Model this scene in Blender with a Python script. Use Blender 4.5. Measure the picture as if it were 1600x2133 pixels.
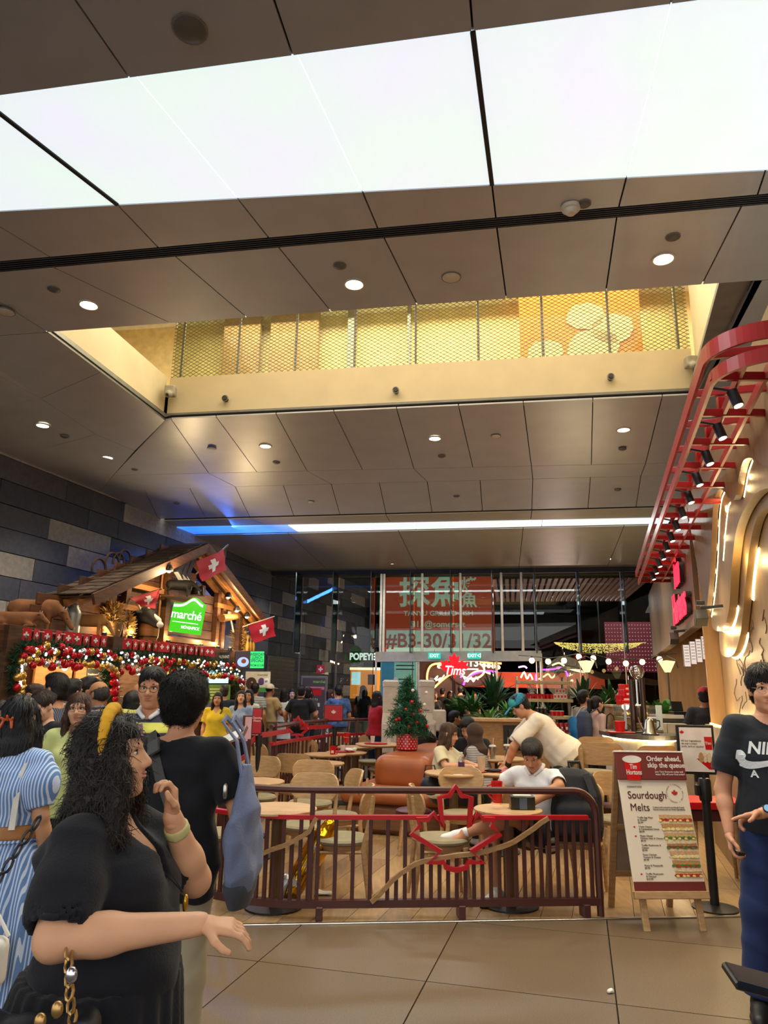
import bpy, bmesh, math, random
import numpy as np
from math import sin, cos, pi, radians, atan2, hypot, sqrt
from mathutils import Matrix, Vector
for _o in list(bpy.data.objects): bpy.data.objects.remove(_o)
SC = bpy.context.scene; COL = SC.collection
# ------------------------------------------------------------------ camera
FPX, CX, CY = 1500.0, 800.0, 1066.5
PITCH, ROLL = math.atan(370 / FPX), 0.016
CAM = np.array([0, 0, 1.60])
_F = np.array([0, cos(PITCH), sin(PITCH)]); _U = np.array([0, -sin(PITCH), cos(PITCH)]); _R = np.array([1., 0, 0])
_r = cos(ROLL) * _R + sin(ROLL) * _U; _u = cos(ROLL) * _U - sin(ROLL) * _R
cd = bpy.data.cameras.new('camera'); cam = bpy.data.objects.new('camera', cd); COL.objects.link(cam)
cd.sensor_fit = 'VERTICAL'; cd.sensor_height = 24; cd.lens = 24 * FPX / 2133; cd.clip_start = .05; cd.clip_end = 300
cam.matrix_world = Matrix([[_r[i], _u[i], -_F[i], CAM[i]] for i in range(3)] + [[0, 0, 0, 1]])
SC.camera = cam
# ------------------------------------------------------------------ world and exposure
vs = SC.view_settings; vs.view_transform = 'Standard'; vs.look = 'None'; vs.gamma = 1; vs.use_curve_mapping = False; vs.exposure = 0.6
W = bpy.data.worlds.new('world'); SC.world = W; W.use_nodes = True
W.node_tree.nodes['Background'].inputs[0].default_value = (1.0, .97, .96, 1); W.node_tree.nodes['Background'].inputs[1].default_value = 1.25
SC.cycles.use_denoising = True
SC.cycles.max_bounces = 5; SC.cycles.transparent_max_bounces = 12; SC.cycles.sample_clamp_indirect = 4; SC.cycles.caustics_reflective = False; SC.cycles.caustics_refractive = False
def lamp(kind, name, loc, energy, color=(1, 1, 1), rot=(0, 0, 0), size=.1, sizey=None, spot=None, parent=None):
 l = bpy.data.lights.new(name, kind); l.energy = energy; l.color = color
 if kind == 'AREA':
  l.size = size
  if sizey: l.shape = 'RECTANGLE'; l.size_y = sizey
 else: l.shadow_soft_size = size
 if spot: l.spot_size = radians(spot); l.spot_blend = .6
 o = bpy.data.objects.new(name, l); o.location = loc; o.rotation_euler = rot; COL.objects.link(o)
 if parent: o.parent = parent
 return o
HALL = radians(17)            # the hall runs 17 degrees to the right of the camera's heading
lamp('AREA', 'ceiling_panel_lamp', (-.2, 3.8, 4.93), 70, (.95, 1, .98), (0, 0, -radians(10)), 4.6, 1.0)
lamp('AREA', 'skylight_lamp', (.2, 7.0, 6.6), 90, (1, .87, .66), (0, 0, -radians(10)), 6.0, 1.6)
lamp('AREA', 'far_strip_lamp', (1.2, 13.5, 4.60), 110, (.95, 1, .98), (0, 0, -radians(9)), 6.5, .4)
lamp('AREA', 'blue_strip_lamp', (-3.4, 14.2, 4.60), 150, (.05, .2, 1), (0, radians(-25), -radians(9)), 1.6, .4)
lamp('AREA', 'arcade_lamp', (-.5, -2.5, 4.6), 60, (1, .93, .85), (radians(12), 0, 0), 7, 3)  # added unseen fill behind the camera, brightens the hall
# ------------------------------------------------------------------ helpers: pixels of the photo -> points on planes
def ray(x, y): return _F + _r * (x - CX) / FPX - _u * (y - CY) / FPX
def az(x, y, z): d = ray(x, y); return CAM + d * (z - CAM[2]) / d[2]
def ay(x, y, Y): d = ray(x, y); return CAM + d * Y / d[1]
def apl(x, y, p, n): d = ray(x, y); n = np.array(n); return CAM + d * ((np.array(p) - CAM) @ n) / (d @ n)
def lin(c): return c / 12.92 if c <= .04045 else ((c + .055) / 1.055) ** 2.4
def hexc(h):
 if not isinstance(h, str): return tuple(h)
 return tuple(lin(int(h[i:i + 2], 16) / 255) for i in (0, 2, 4))
# ------------------------------------------------------------------ materials
MATS = {}
def mat(name, col='808080', rough=.6, metal=0, emit=None, es=1, var=.12, vs=8, bump=0, bs=60, col2=None, stretch=(1, 1, 1), trans=0, alpha=1, spec=.5, sheen=0):
 if name in MATS: return MATS[name]
 m = bpy.data.materials.new(name); m.use_nodes = True; nt = m.node_tree; N = nt.nodes; b = N['Principled BSDF']
 c = hexc(col); b.inputs['Roughness'].default_value = rough; b.inputs['Metallic'].default_value = metal
 b.inputs['Specular IOR Level'].default_value = spec
 if sheen: b.inputs['Sheen Weight'].default_value = sheen
 tc = N.new('ShaderNodeTexCoord'); mp = N.new('ShaderNodeMapping'); mp.inputs['Scale'].default_value = stretch
 nt.links.new(tc.outputs['Object'], mp.inputs[0])
 no = N.new('ShaderNodeTexNoise'); no.inputs['Scale'].default_value = vs; no.inputs['Detail'].default_value = 4
 nt.links.new(mp.outputs[0], no.inputs['Vector'])
 rp = N.new('ShaderNodeValToRGB'); rp.color_ramp.elements[0].position = .3; rp.color_ramp.elements[1].position = .7
 c2 = hexc(col2) if col2 else tuple(min(1, x * (1 + var)) for x in c); c1 = c if col2 else tuple(x * (1 - var) for x in c)
 rp.color_ramp.elements[0].color = (*c1, 1); rp.color_ramp.elements[1].color = (*c2, 1)
 nt.links.new(no.outputs[0], rp.inputs[0]); nt.links.new(rp.outputs[0], b.inputs['Base Color'])
 if emit:
  b.inputs['Emission Color'].default_value = (*hexc(emit), 1); b.inputs['Emission Strength'].default_value = es
 if trans: b.inputs['Transmission Weight'].default_value = trans; b.inputs['IOR'].default_value = 1.3
 if alpha < 1: b.inputs['Alpha'].default_value = alpha
 if bump:
  n2 = N.new('ShaderNodeTexNoise'); n2.inputs['Scale'].default_value = bs; n2.inputs['Detail'].default_value = 3
  nt.links.new(mp.outputs[0], n2.inputs['Vector'])
  bm_ = N.new('ShaderNodeBump'); bm_.inputs['Strength'].default_value = bump; bm_.inputs['Distance'].default_value = .01
  nt.links.new(n2.outputs[0], bm_.inputs['Height']); nt.links.new(bm_.outputs[0], b.inputs['Normal'])
 MATS[name] = m; return m
def stripes(name, c1, c2, freq, axis='z', duty=.5, off=0, rough=.8, bump=.1):
 """woven stripes along one object axis ('a' = round the body)"""
 if name in MATS: return MATS[name]
 m = mat(name, c1, rough, bump=bump, bs=150); nt = m.node_tree; N = nt.nodes
 tc = N.new('ShaderNodeTexCoord'); sx = N.new('ShaderNodeSeparateXYZ'); nt.links.new(tc.outputs['Object'], sx.inputs[0])
 def mth(op, a, b_=None):
  n = N.new('ShaderNodeMath'); n.operation = op
  for i, v in enumerate((a, b_)):
   if v is None: continue
   if isinstance(v, (int, float)): n.inputs[i].default_value = v
   else: nt.links.new(v, n.inputs[i])
  return n.outputs[0]
 v = mth('ARCTAN2', sx.outputs[0], sx.outputs[1]) if axis == 'a' else sx.outputs['xyz'.index(axis)]
 fr = mth('FRACT', mth('ADD', mth('MULTIPLY', v, freq), off)); s = mth('GREATER_THAN', fr, 1 - duty)
 mx = N.new('ShaderNodeMix'); mx.data_type = 'RGBA'; mx.inputs[6].default_value = (*hexc(c1), 1); mx.inputs[7].default_value = (*hexc(c2), 1)
 nt.links.new(s, mx.inputs[0]); nt.links.new(mx.outputs[2], N['Principled BSDF'].inputs['Base Color']); return m
def glow(name, col, es=1.0): return mat(name, '000000', .5, emit=col, es=es)
def glassm(name, tint='dfeeea', rough=.02, alpha=.12):
 """thin architectural glass: mostly clear, mirror-like at grazing angles"""
 if name in MATS: return MATS[name]
 m = bpy.data.materials.new(name); m.use_nodes = True; nt = m.node_tree; N = nt.nodes; N.remove(N['Principled BSDF'])
 t = N.new('ShaderNodeBsdfTransparent'); t.inputs[0].default_value = (*hexc(tint), 1)
 g = N.new('ShaderNodeBsdfGlossy'); g.inputs['Roughness'].default_value = rough
 lwt = N.new('ShaderNodeLayerWeight'); lwt.inputs[0].default_value = .5; pw = N.new('ShaderNodeMath'); pw.operation = 'POWER'; pw.inputs[1].default_value = 4; nt.links.new(lwt.outputs['Facing'], pw.inputs[0])
 ma = N.new('ShaderNodeMath'); ma.operation = 'MULTIPLY_ADD'; ma.inputs[1].default_value = .8; ma.inputs[2].default_value = alpha; nt.links.new(pw.outputs[0], ma.inputs[0])
 mx = N.new('ShaderNodeMixShader'); nt.links.new(ma.outputs[0], mx.inputs[0]); nt.links.new(t.outputs[0], mx.inputs[1]); nt.links.new(g.outputs[0], mx.inputs[2])
 nt.links.new(mx.outputs[0], N['Material Output'].inputs[0]); MATS[name] = m; return m
def wood(name, c1, c2, rough=.45, scale=(1.5, 1.5, 14), spec=.4):
 return mat(name, c1, rough, col2=c2, vs=3, stretch=scale, bump=.08, bs=20, spec=spec)
# ------------------------------------------------------------------ objects
def link(o, parent=None):
 COL.objects.link(o)
 if parent is not None: o.parent = parent
 return o
def tag(o, label=None, cat=None, group=None, kind=None):
 for k, v in (('label', label), ('category', cat), ('group', group), ('kind', kind)):
  if v: o[k] = v
 return o
def thing(name, label, cat, loc=(0, 0, 0), rz=0, group=None, scale=1):
 o = bpy.data.objects.new(name, None); o.location = loc; o.rotation_euler = (0, 0, rz); o.scale = (scale,) * 3; o.empty_display_size = .1
 return tag(link(o), label, cat, group)
def mesh(name, V, F, m, smooth=False):
 me = bpy.data.meshes.new(name); V = np.asarray(V, np.float32)
 if isinstance(F, np.ndarray):
  n, k = F.shape; me.vertices.add(len(V)); me.vertices.foreach_set('co', V.ravel()); me.loops.add(n * k); me.loops.foreach_set('vertex_index', F.ravel().astype(np.int32))
  me.polygons.add(n); me.polygons.foreach_set('loop_start', np.arange(0, n * k, k, dtype=np.int32)); me.update(calc_edges=True)
 else: me.from_pydata([tuple(map(float, v)) for v in V], [], F); me.update()
 for x in (m if isinstance(m, (list, tuple)) else [m]): me.materials.append(x)
 if smooth: me.polygons.foreach_set('use_smooth', np.ones(len(me.polygons), bool))
 return me
def obj(name, V, F, m, parent=None, smooth=False, loc=None, rot=None):
 o = bpy.data.objects.new(name, mesh(name, V, F, m, smooth))
 if loc is not None: o.location = loc
 if rot is not None: o.rotation_euler = rot
 return link(o, parent)
def copy_tree(o, parent=None, loc=None, rz=None, label=None, group=None):
 c = o.copy(); COL.objects.link(c)
 if parent is not None: c.parent = parent
 if loc is not None: c.location = loc
 if rz is not None: c.rotation_euler = (0, 0, rz)
 if label: c['label'] = label
 if group: c['group'] = group
 for ch in list(o.children): copy_tree(ch, c)
 return c
def RX(a): c, s = cos(a), sin(a); return np.array([[1, 0, 0], [0, c, -s], [0, s, c]])
def RY(a): c, s = cos(a), sin(a); return np.array([[c, 0, s], [0, 1, 0], [-s, 0, c]])
def RZ(a): c, s = cos(a), sin(a); return np.array([[c, -s, 0], [s, c, 0], [0, 0, 1]])
I3 = np.eye(3)
def unit(v): v = np.asarray(v, float); return v / (np.linalg.norm(v) + 1e-9)
class MB:
 """collects hard-surface pieces; .o() links them as ONE mesh object"""
 def __init__(s): s.V = []; s.F = []; s.M = []; s.T = (I3, np.zeros(3)); s.mi = 0
 def add(s, V, F):
  n = len(s.V); R, t = s.T; s.V += [R @ np.asarray(v, float) + t for v in V]; s.F += [[i + n for i in f] for f in F]; s.M += [s.mi] * len(F); return s
 def box(s, c, d, R=I3, b=0.004):
  hx, hy, hz = [x / 2 for x in d]; b = min(b, hx * .45, hy * .45, hz * .45); V = []
  c = np.asarray(c, float)
  if b <= 0:
   for x in (-hx, hx):
    for y in (-hy, hy):
     for z in (-hz, hz): V.append(R @ np.array((x, y, z)) + c)
   return s.add(V, [[0, 1, 3, 2], [4, 6, 7, 5], [0, 4, 5, 1], [2, 3, 7, 6], [0, 2, 6, 4], [1, 5, 7, 3]])
  idx = {}
  for a in (-1, 1):
   for e in (-1, 1):
    for g in (-1, 1):
     for k in range(3):
      p = np.array([a * hx, e * hy, g * hz])
      for q in range(3):
       if q != k: p[q] -= (a, e, g)[q] * b
      idx[a, e, g, k] = len(V); V.append(R @ p + c)
  F = []
  for k in range(3):
   o1, o2 = [(1, 2), (2, 0), (0, 1)][k]
   for sg in (-1, 1):
    q = []
    for (p1, p2) in ((-1, -1), (1, -1), (1, 1), (-1, 1)):
     t = [0, 0, 0]; t[k] = sg; t[o1] = p1; t[o2] = p2; q.append(idx[(*t, k)])
    F.append(q if sg > 0 else q[::-1])
   for p1 in (-1, 1):
    for p2 in (-1, 1):
     def g_(sk, kk):
      t = [0, 0, 0]; t[k] = sk; t[o1] = p1; t[o2] = p2; return idx[(*t, kk)]
     q = [g_(-1, o1), g_(1, o1), g_(1, o2), g_(-1, o2)]; F.append(q if p1 * p2 < 0 else q[::-1])
  for a in (-1, 1):
   for e in (-1, 1):
    for g in (-1, 1):
     q = [idx[a, e, g, k] for k in range(3)]; F.append(q if a * e * g > 0 else q[::-1])
  return s.add(V, F)
 def bar(s, a, b, w, h, up=(0, 0, 1), bev=.003):
  a = np.asarray(a, float); b = np.asarray(b, float); z = unit(b - a); x = np.cross(up, z)
  x = unit(x) if np.linalg.norm(x) > 1e-4 else np.array([1., 0, 0]); y = np.cross(z, x)
  return s.box((a + b) / 2, (w, h, np.linalg.norm(b - a)), np.stack([x, y, z], 1), bev)
 def tube(s, P, r, n=8, closed=False, cap=True):
  P = [np.asarray(p, float) for p in P]; m = len(P); r = r if hasattr(r, '__len__') else [r] * m; V = []; F = []; nx = None
  for i in range(m):
   d = unit(P[(i + 1) % m] - P[i - 1]) if closed or 0 < i < m - 1 else unit(P[min(i + 1, m - 1)] - P[max(i - 1, 0)])
   if nx is None: nx = unit(np.cross(d, (0, 0, 1) if abs(d[2]) < .9 else (1, 0, 0)))
   nx = unit(nx - d * (nx @ d)); ny = np.cross(d, nx)
   for k in range(n): a = 2 * pi * k / n; V.append(P[i] + r[i] * (cos(a) * nx + sin(a) * ny))
  for i in range(m if closed else m - 1):
   j = (i + 1) % m
   for k in range(n): F.append([i * n + k, i * n + (k + 1) % n, j * n + (k + 1) % n, j * n + k])
  if cap and not closed: F += [list(range(n))[::-1], [(m - 1) * n + k for k in range(n)]]
  return s.add(V, F)
 def sweep(s, P, w, h, up=(0, 0, 1), closed=False):
  """rectangular section w (sideways) x h (along up) along P"""
  P = [np.asarray(p, float) for p in P]; m = len(P); V = []; F = []; up = np.asarray(up, float)
  for i in range(m):
   d = unit(P[(i + 1) % m] - P[i - 1]) if closed or 0 < i < m - 1 else unit(P[min(i + 1, m - 1)] - P[max(i - 1, 0)])
   x = unit(np.cross(d, up)); y = unit(np.cross(x, d))
   for a, b in ((-1, -1), (1, -1), (1, 1), (-1, 1)): V.append(P[i] + x * a * w / 2 + y * b * h / 2)
  for i in range(m if closed else m - 1):
   j = (i + 1) % m
   for k in range(4): F.append([i * 4 + k, i * 4 + (k + 1) % 4, j * 4 + (k + 1) % 4, j * 4 + k])
  if not closed: F += [[3, 2, 1, 0], [(m - 1) * 4 + k for k in range(4)]]
  return s.add(V, F)
 def lathe(s, prof, n=24, c=(0, 0, 0), R=I3, arc=2 * pi, cap=True):
  """prof: (radius, z) from bottom to top"""
  V = []; F = []; m = len(prof); c = np.asarray(c, float); full = arc > 6.28; nn = n if full else n + 1
  for r, z in prof:
   for k in range(nn): a = arc * k / n; V.append(R @ np.array((r * cos(a), r * sin(a), z)) + c)
  for i in range(m - 1):
   for k in range(n): F.append([i * nn + k, i * nn + (k + 1) % nn, (i + 1) * nn + (k + 1) % nn, (i + 1) * nn + k])
  if full and cap:
   if prof[0][0] > 1e-6: F.append(list(range(n))[::-1])
   if prof[-1][0] > 1e-6: F.append([(m - 1) * n + k for k in range(n)])
  return s.add(V, F)
 def prism(s, P, t, R=I3, c=(0, 0, 0)):
  """2-D outline P (counter-clockwise) thickened along local z from 0 to t"""
  n = len(P); c = np.asarray(c, float); V = [R @ np.array((x, y, 0.)) + c for x, y in P] + [R @ np.array((x, y, t)) + c for x, y in P]
  return s.add(V, [list(range(n))[::-1], [n + k for k in range(n)]] + [[k, (k + 1) % n, n + (k + 1) % n, n + k] for k in range(n)])
 def slab(s, Q, t, n=None):
  """polygon Q of 3-D points thickened by t along n"""
  Q = [np.asarray(q, float) for q in Q]; m = len(Q)
  nn = unit(np.cross(Q[1] - Q[0], Q[2] - Q[0])) if n is None else np.asarray(n, float)
  V = Q + [q + nn * t for q in Q]
  return s.add(V, [list(range(m))[::-1], [m + k for k in range(m)]] + [[k, (k + 1) % m, m + (k + 1) % m, m + k] for k in range(m)])
 def ball(s, c, r, n=10, m=6, R=I3):
  r = np.array(r if hasattr(r, '__len__') else (r, r, r), float); c = np.asarray(c, float)
  V = [R @ (r * (0, 0, -1)) + c]; F = []
  for i in range(1, m):
   a = -pi / 2 + pi * i / m
   for k in range(n): b = 2 * pi * k / n; V.append(R @ (r * (cos(a) * cos(b), cos(a) * sin(b), sin(a))) + c)
  V.append(R @ (r * (0, 0, 1)) + c); L = len(V) - 1
  for k in range(n): F.append([0, 1 + (k + 1) % n, 1 + k]); F.append([L, L - n + k, L - n + (k + 1) % n])
  for i in range(m - 2):
   for k in range(n): F.append([1 + i * n + k, 1 + i * n + (k + 1) % n, 1 + (i + 1) * n + (k + 1) % n, 1 + (i + 1) * n + k])
  return s.add(V, F)
 def grid(s, fn, nu, nv):
  V = [fn(i / nu, j / nv) for j in range(nv + 1) for i in range(nu + 1)]
  return s.add(V, [[j * (nu + 1) + i, j * (nu + 1) + i + 1, (j + 1) * (nu + 1) + i + 1, (j + 1) * (nu + 1) + i] for j in range(nv) for i in range(nu)])
 def o(s, name, m, parent=None, smooth=False, loc=None, rot=None):
  ob = obj(name, s.V, s.F, m, parent, False, loc, rot)
  if isinstance(m, (list, tuple)): ob.data.polygons.foreach_set('material_index', s.M)
  if smooth:
   ob.data.polygons.foreach_set('use_smooth', np.ones(len(s.F), bool))
   try: ob.data.set_sharp_from_angle(angle=radians(38))
   except Exception: pass
  return ob
def B(name, m, parent, c, d, R=I3, b=.004): return MB().box(c, d, R, b).o(name, m, parent)
def text(body, m, parent=None, size=.1, loc=(0, 0, 0), R=I3, ext=.002, bold=0, name='lettering', align='CENTER', sx=1, shear=0, sp=1, lsp=1):
 """flat lettering; R columns = reading direction, up, outward normal"""
 c = bpy.data.curves.new(name, 'FONT'); c.body = body; c.size = size; c.extrude = ext; c.offset = bold * size; c.align_x = align; c.align_y = 'CENTER'; c.shear = shear
 c.space_character = sp; c.space_line = lsp; c.resolution_u = 3
 c.materials.append(m); o = bpy.data.objects.new(name, c); link(o, parent)
 M = Matrix([[R[i][0] * sx, R[i][1], R[i][2], loc[i]] for i in range(3)] + [[0, 0, 0, 1]]); o.matrix_basis = M; return o
def frame_from(nrm, up=(0, 0, 1)):
 """columns: right (as read from the front), up, normal"""
 z = unit(nrm); x = unit(np.cross(up, z)); return np.stack([x, np.cross(z, x), z], 1)
LEAF = [(0, 1), (.13, .72), (.30, .80), (.24, .30), (.47, .55), (.53, .40), (.80, .46), (.70, .22), (.86, .10), (.40, -.28), (.46, -.42), (.06, -.36), (.05, -.58)]
LEAF = LEAF + [(-x, y) for x, y in LEAF[::-1] if x > 0]; LEAF = LEAF[::-1]
LEAF = [(x * 1.05, y) for x, y in LEAF]
# ------------------------------------------------------------------ sculpting kit: signed distances on a grid, surface nets
class S:
 def __init__(s): s.P = []; s.R = I3; s.t = np.zeros(3); s.s = 1.
 def fr(s, R, t, sc=1.): s.R = R; s.t = np.asarray(t, float); s.s = sc; return s
 def p(s, v): return s.R @ (np.asarray(v, float) * s.s) + s.t
 def cap(s, a, b, r1, r2=None, k=.02, sub=False, flat=False):
  r2 = r1 if r2 is None else r2; A, Bp = s.p(a), s.p(b); r1 *= s.s; r2 *= s.s; m = max(r1, r2)
  s.P.append(('c', np.minimum(A, Bp) - m, np.maximum(A, Bp) + m, k * s.s, sub, (A, Bp, r1, r2, flat))); return s
 def chain(s, pts, rs, k=.02, **kw):
  for i in range(len(pts) - 1): s.cap(pts[i], pts[i + 1], rs[i], rs[i + 1], k, **kw)
  return s
 def ell(s, c, r, R=I3, k=.02, sub=False):
  r = np.array(r if hasattr(r, '__len__') else (r, r, r), float) * s.s; C = s.p(c); Q = s.R @ R; e = np.sqrt((Q ** 2) @ (r ** 2))
  s.P.append(('e', C - e, C + e, k * s.s, sub, (C, r, Q))); return s
 def box(s, c, h, r=.01, R=I3, k=.01, sub=False):
  h = np.array(h, float) * s.s; C = s.p(c); Q = s.R @ R; e = np.abs(Q) @ h
  s.P.append(('b', C - e, C + e, k * s.s, sub, (C, h, Q, r * s.s))); return s
 def prof(s, rows, k=.02, sub=False, c=(0, 0, 0), R=I3):
  """stack of ellipses, rows = (z, rx, ry[, cy[, cx]])"""
  a = np.array([tuple(q) + (0,) * (5 - len(q)) for q in rows], float) * s.s; C = s.p(c); Q = s.R @ R
  lo = np.array([(-a[:, 1] + a[:, 4]).min(), (-a[:, 2] + a[:, 3]).min(), a[:, 0].min()]); hi = np.array([(a[:, 1] + a[:, 4]).max(), (a[:, 2] + a[:, 3]).max(), a[:, 0].max()])
  m = (lo + hi) / 2; e = np.abs(Q) @ ((hi - lo) / 2); Cc = Q @ m + C
  s.P.append(('p', Cc - e, Cc + e, k * s.s, sub, (C, Q, a))); return s
 def cut(s, pnt, n):
  s.P.append(('x', None, None, 0, True, (s.p(pnt), s.R @ unit(n)))); return s
 def mesh(s, h):
  lo = np.min([q[1] for q in s.P if q[1] is not None and not q[4]], 0) - 2.5 * h; hi = np.max([q[2] for q in s.P if q[2] is not None and not q[4]], 0) + 2.5 * h
  n = np.ceil((hi - lo) / h).astype(int) + 1; ax = [lo[i] + h * np.arange(n[i]) for i in range(3)]
  f = np.full(n, 1., np.float32)
  for ty, a, b, k, sub, g in s.P:
   if ty == 'x':
    d = (ax[0][:, None, None] - g[0][0]) * g[1][0] + (ax[1][None, :, None] - g[0][1]) * g[1][1] + (ax[2][None, None, :] - g[0][2]) * g[1][2]
    f = np.maximum(f, d.astype(np.float32)); continue
   pad = k + 2.5 * h; i0 = np.maximum(np.floor((a - pad - lo) / h).astype(int), 0); i1 = np.minimum(np.ceil((b + pad - lo) / h).astype(int) + 1, n)
   if (i1 <= i0).any(): continue
   sl = tuple(slice(i0[q], i1[q]) for q in range(3)); X, Y, Z = np.meshgrid(*[ax[q][sl[q]].astype(np.float32) for q in range(3)], indexing='ij', sparse=True)
   if ty == 'c':
    A, Bp, r1, r2, flat = g; v = Bp - A; L = v @ v + 1e-12; px, py, pz = X - A[0], Y - A[1], Z - A[2]
    tr = (px * v[0] + py * v[1] + pz * v[2]) / L; t = np.clip(tr, 0, 1)
    d = np.sqrt((px - t * v[0]) ** 2 + (py - t * v[1]) ** 2 + (pz - t * v[2]) ** 2) - (r1 + (r2 - r1) * t)
    if flat: d = np.maximum(d, (tr - 1) * sqrt(L))
   else:
    C, Q = g[0], (g[2] if ty in 'eb' else g[1]); px, py, pz = X - C[0], Y - C[1], Z - C[2]
    lx = px * Q[0, 0] + py * Q[1, 0] + pz * Q[2, 0]; ly = px * Q[0, 1] + py * Q[1, 1] + pz * Q[2, 1]; lz = px * Q[0, 2] + py * Q[1, 2] + pz * Q[2, 2]
    if ty == 'e':
     r = g[1]; m1 = np.sqrt((lx / r[0]) ** 2 + (ly / r[1]) ** 2 + (lz / r[2]) ** 2); m2 = np.sqrt((lx / r[0] ** 2) ** 2 + (ly / r[1] ** 2) ** 2 + (lz / r[2] ** 2) ** 2)
     d = m1 * (m1 - 1) / (m2 + 1e-6)
    elif ty == 'b':
     hh, r = g[1], g[3]; qx, qy, qz = np.abs(lx) - hh[0] + r, np.abs(ly) - hh[1] + r, np.abs(lz) - hh[2] + r
     d = np.sqrt(np.maximum(qx, 0) ** 2 + np.maximum(qy, 0) ** 2 + np.maximum(qz, 0) ** 2) + np.minimum(np.maximum(qx, np.maximum(qy, qz)), 0) - r
    else:
     t = g[2]; o_ = np.argsort(t[:, 0]); t = t[o_]; it = lambda c: np.interp(lz, t[:, 0], t[:, c]).astype(np.float32)
     rx, ry = it(1), it(2); d = (np.sqrt(((lx - it(4)) / rx) ** 2 + ((ly - it(3)) / ry) ** 2) - 1) * np.minimum(rx, ry)
     d = np.maximum(d, np.maximum(lz - t[-1, 0], t[0, 0] - lz))
   cur = f[sl]; d = d.astype(np.float32)
   if sub:
    e = np.maximum(k - np.abs(cur + d), 0) / max(k, 1e-6); f[sl] = np.maximum(cur, -d) + e * e * k * .25
   else:
    e = np.maximum(k - np.abs(cur - d), 0) / max(k, 1e-6); f[sl] = np.minimum(cur, d) - e * e * k * .25
  return nets(f, lo, h)
 def o(s, name, m, h, parent=None, disp=None, post=None):
  V, F = s.mesh(h)
  if disp is not None: V = V + vnormals(V, F) * disp(V)[:, None]
  if post is not None: V = post(V)
  return obj(name, V, F, m, parent, True)
def nets(f, lo, h):
 sg = f < 0; c = [sg[i:f.shape[0] - 1 + i, j:f.shape[1] - 1 + j, k:f.shape[2] - 1 + k] for i in (0, 1) for j in (0, 1) for k in (0, 1)]
 su = np.zeros(c[0].shape, np.int8)
 for q in c: su += q
 I, J, K = np.nonzero((su > 0) & (su < 8)); idx = np.full(su.shape, -1, np.int32); idx[I, J, K] = np.arange(len(I))
 cv = {};
 for i in (0, 1):
  for j in (0, 1):
   for k in (0, 1): cv[i, j, k] = f[I + i, J + j, K + k]
 P = np.zeros((len(I), 3), np.float32); cnt = np.zeros(len(I), np.float32)
 for a in cv:
  for ax_ in range(3):
   if a[ax_] == 1: continue
   b = list(a); b[ax_] = 1; b = tuple(b); va, vb = cv[a], cv[b]; m = (va < 0) != (vb < 0)
   t = np.where(m, va / np.where(m, va - vb, 1), 0); e = np.tile(np.array(a, np.float32), (len(I), 1)); e[:, ax_] += t; P += e * m[:, None]; cnt += m
 V = (P / cnt[:, None] + np.stack([I, J, K], 1)) * h + lo
 F = []
 for ax_ in range(3):
  n = list(f.shape); s0 = [slice(1, -1)] * 3; s0[ax_] = slice(0, n[ax_] - 1); s1 = list(s0); s1[ax_] = slice(1, n[ax_])
  a, b = sg[tuple(s0)], sg[tuple(s1)]; g = np.nonzero(a != b); fl = a[g]
  q = [g[0] + (0 if ax_ == 0 else 1), g[1] + (0 if ax_ == 1 else 1), g[2] + (0 if ax_ == 2 else 1)]
  u_, v_ = [(1, 2), (2, 0), (0, 1)][ax_]; R = []
  for du, dv in ((-1, -1), (0, -1), (0, 0), (-1, 0)):
   w = [x.copy() for x in q]; w[u_] += du; w[v_] += dv; R.append(idx[tuple(w)])
  R = np.stack(R, 1); R[~fl] = R[~fl][:, ::-1]; F.append(R)
 F = np.concatenate(F); F = F[(F >= 0).all(1)]; return V, F
def vnormals(V, F):
 N = np.zeros_like(V); n = np.cross(V[F[:, 2]] - V[F[:, 0]], V[F[:, 3]] - V[F[:, 1]])
 for k in range(4): np.add.at(N, F[:, k], n)
 return N / (np.linalg.norm(N, axis=1, keepdims=True) + 1e-12)
def wob(a, sx, sy, sz, seed=0):
 """cheap layered ripples for cloth folds and hair locks"""
 rg = np.random.RandomState(seed); ph = rg.rand(12) * 6.28
 def fn(V):
  x, y, z = V[:, 0] * sx, V[:, 1] * sy, V[:, 2] * sz
  d = np.sin(x + 1.7 * np.sin(z * .6 + ph[0]) + ph[1]) + np.sin(y * 1.3 + 1.4 * np.sin(x * .7 + ph[2]) + ph[3]) + np.sin(z + 1.9 * np.sin(y * .8 + x * .5 + ph[4]) + ph[5]) + .5 * np.sin(2.3 * x + 1.9 * y - 2.1 * z + ph[6])
  e = 1 - 1.6 * np.abs(np.sin(.45 * x + .8 * np.sin(z * .25 + ph[7]) - .5 * z + ph[8])) + .7 - 1.2 * np.abs(np.sin(.6 * y + .4 * z + np.sin(x * .3) + ph[9]))
  return (a * np.maximum(d / 3.5 + .45 * e, -.35)).astype(np.float32)
 return fn
ORD = ('first', 'second', 'third', 'fourth', 'fifth', 'sixth', 'seventh', 'eighth', 'ninth')
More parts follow.
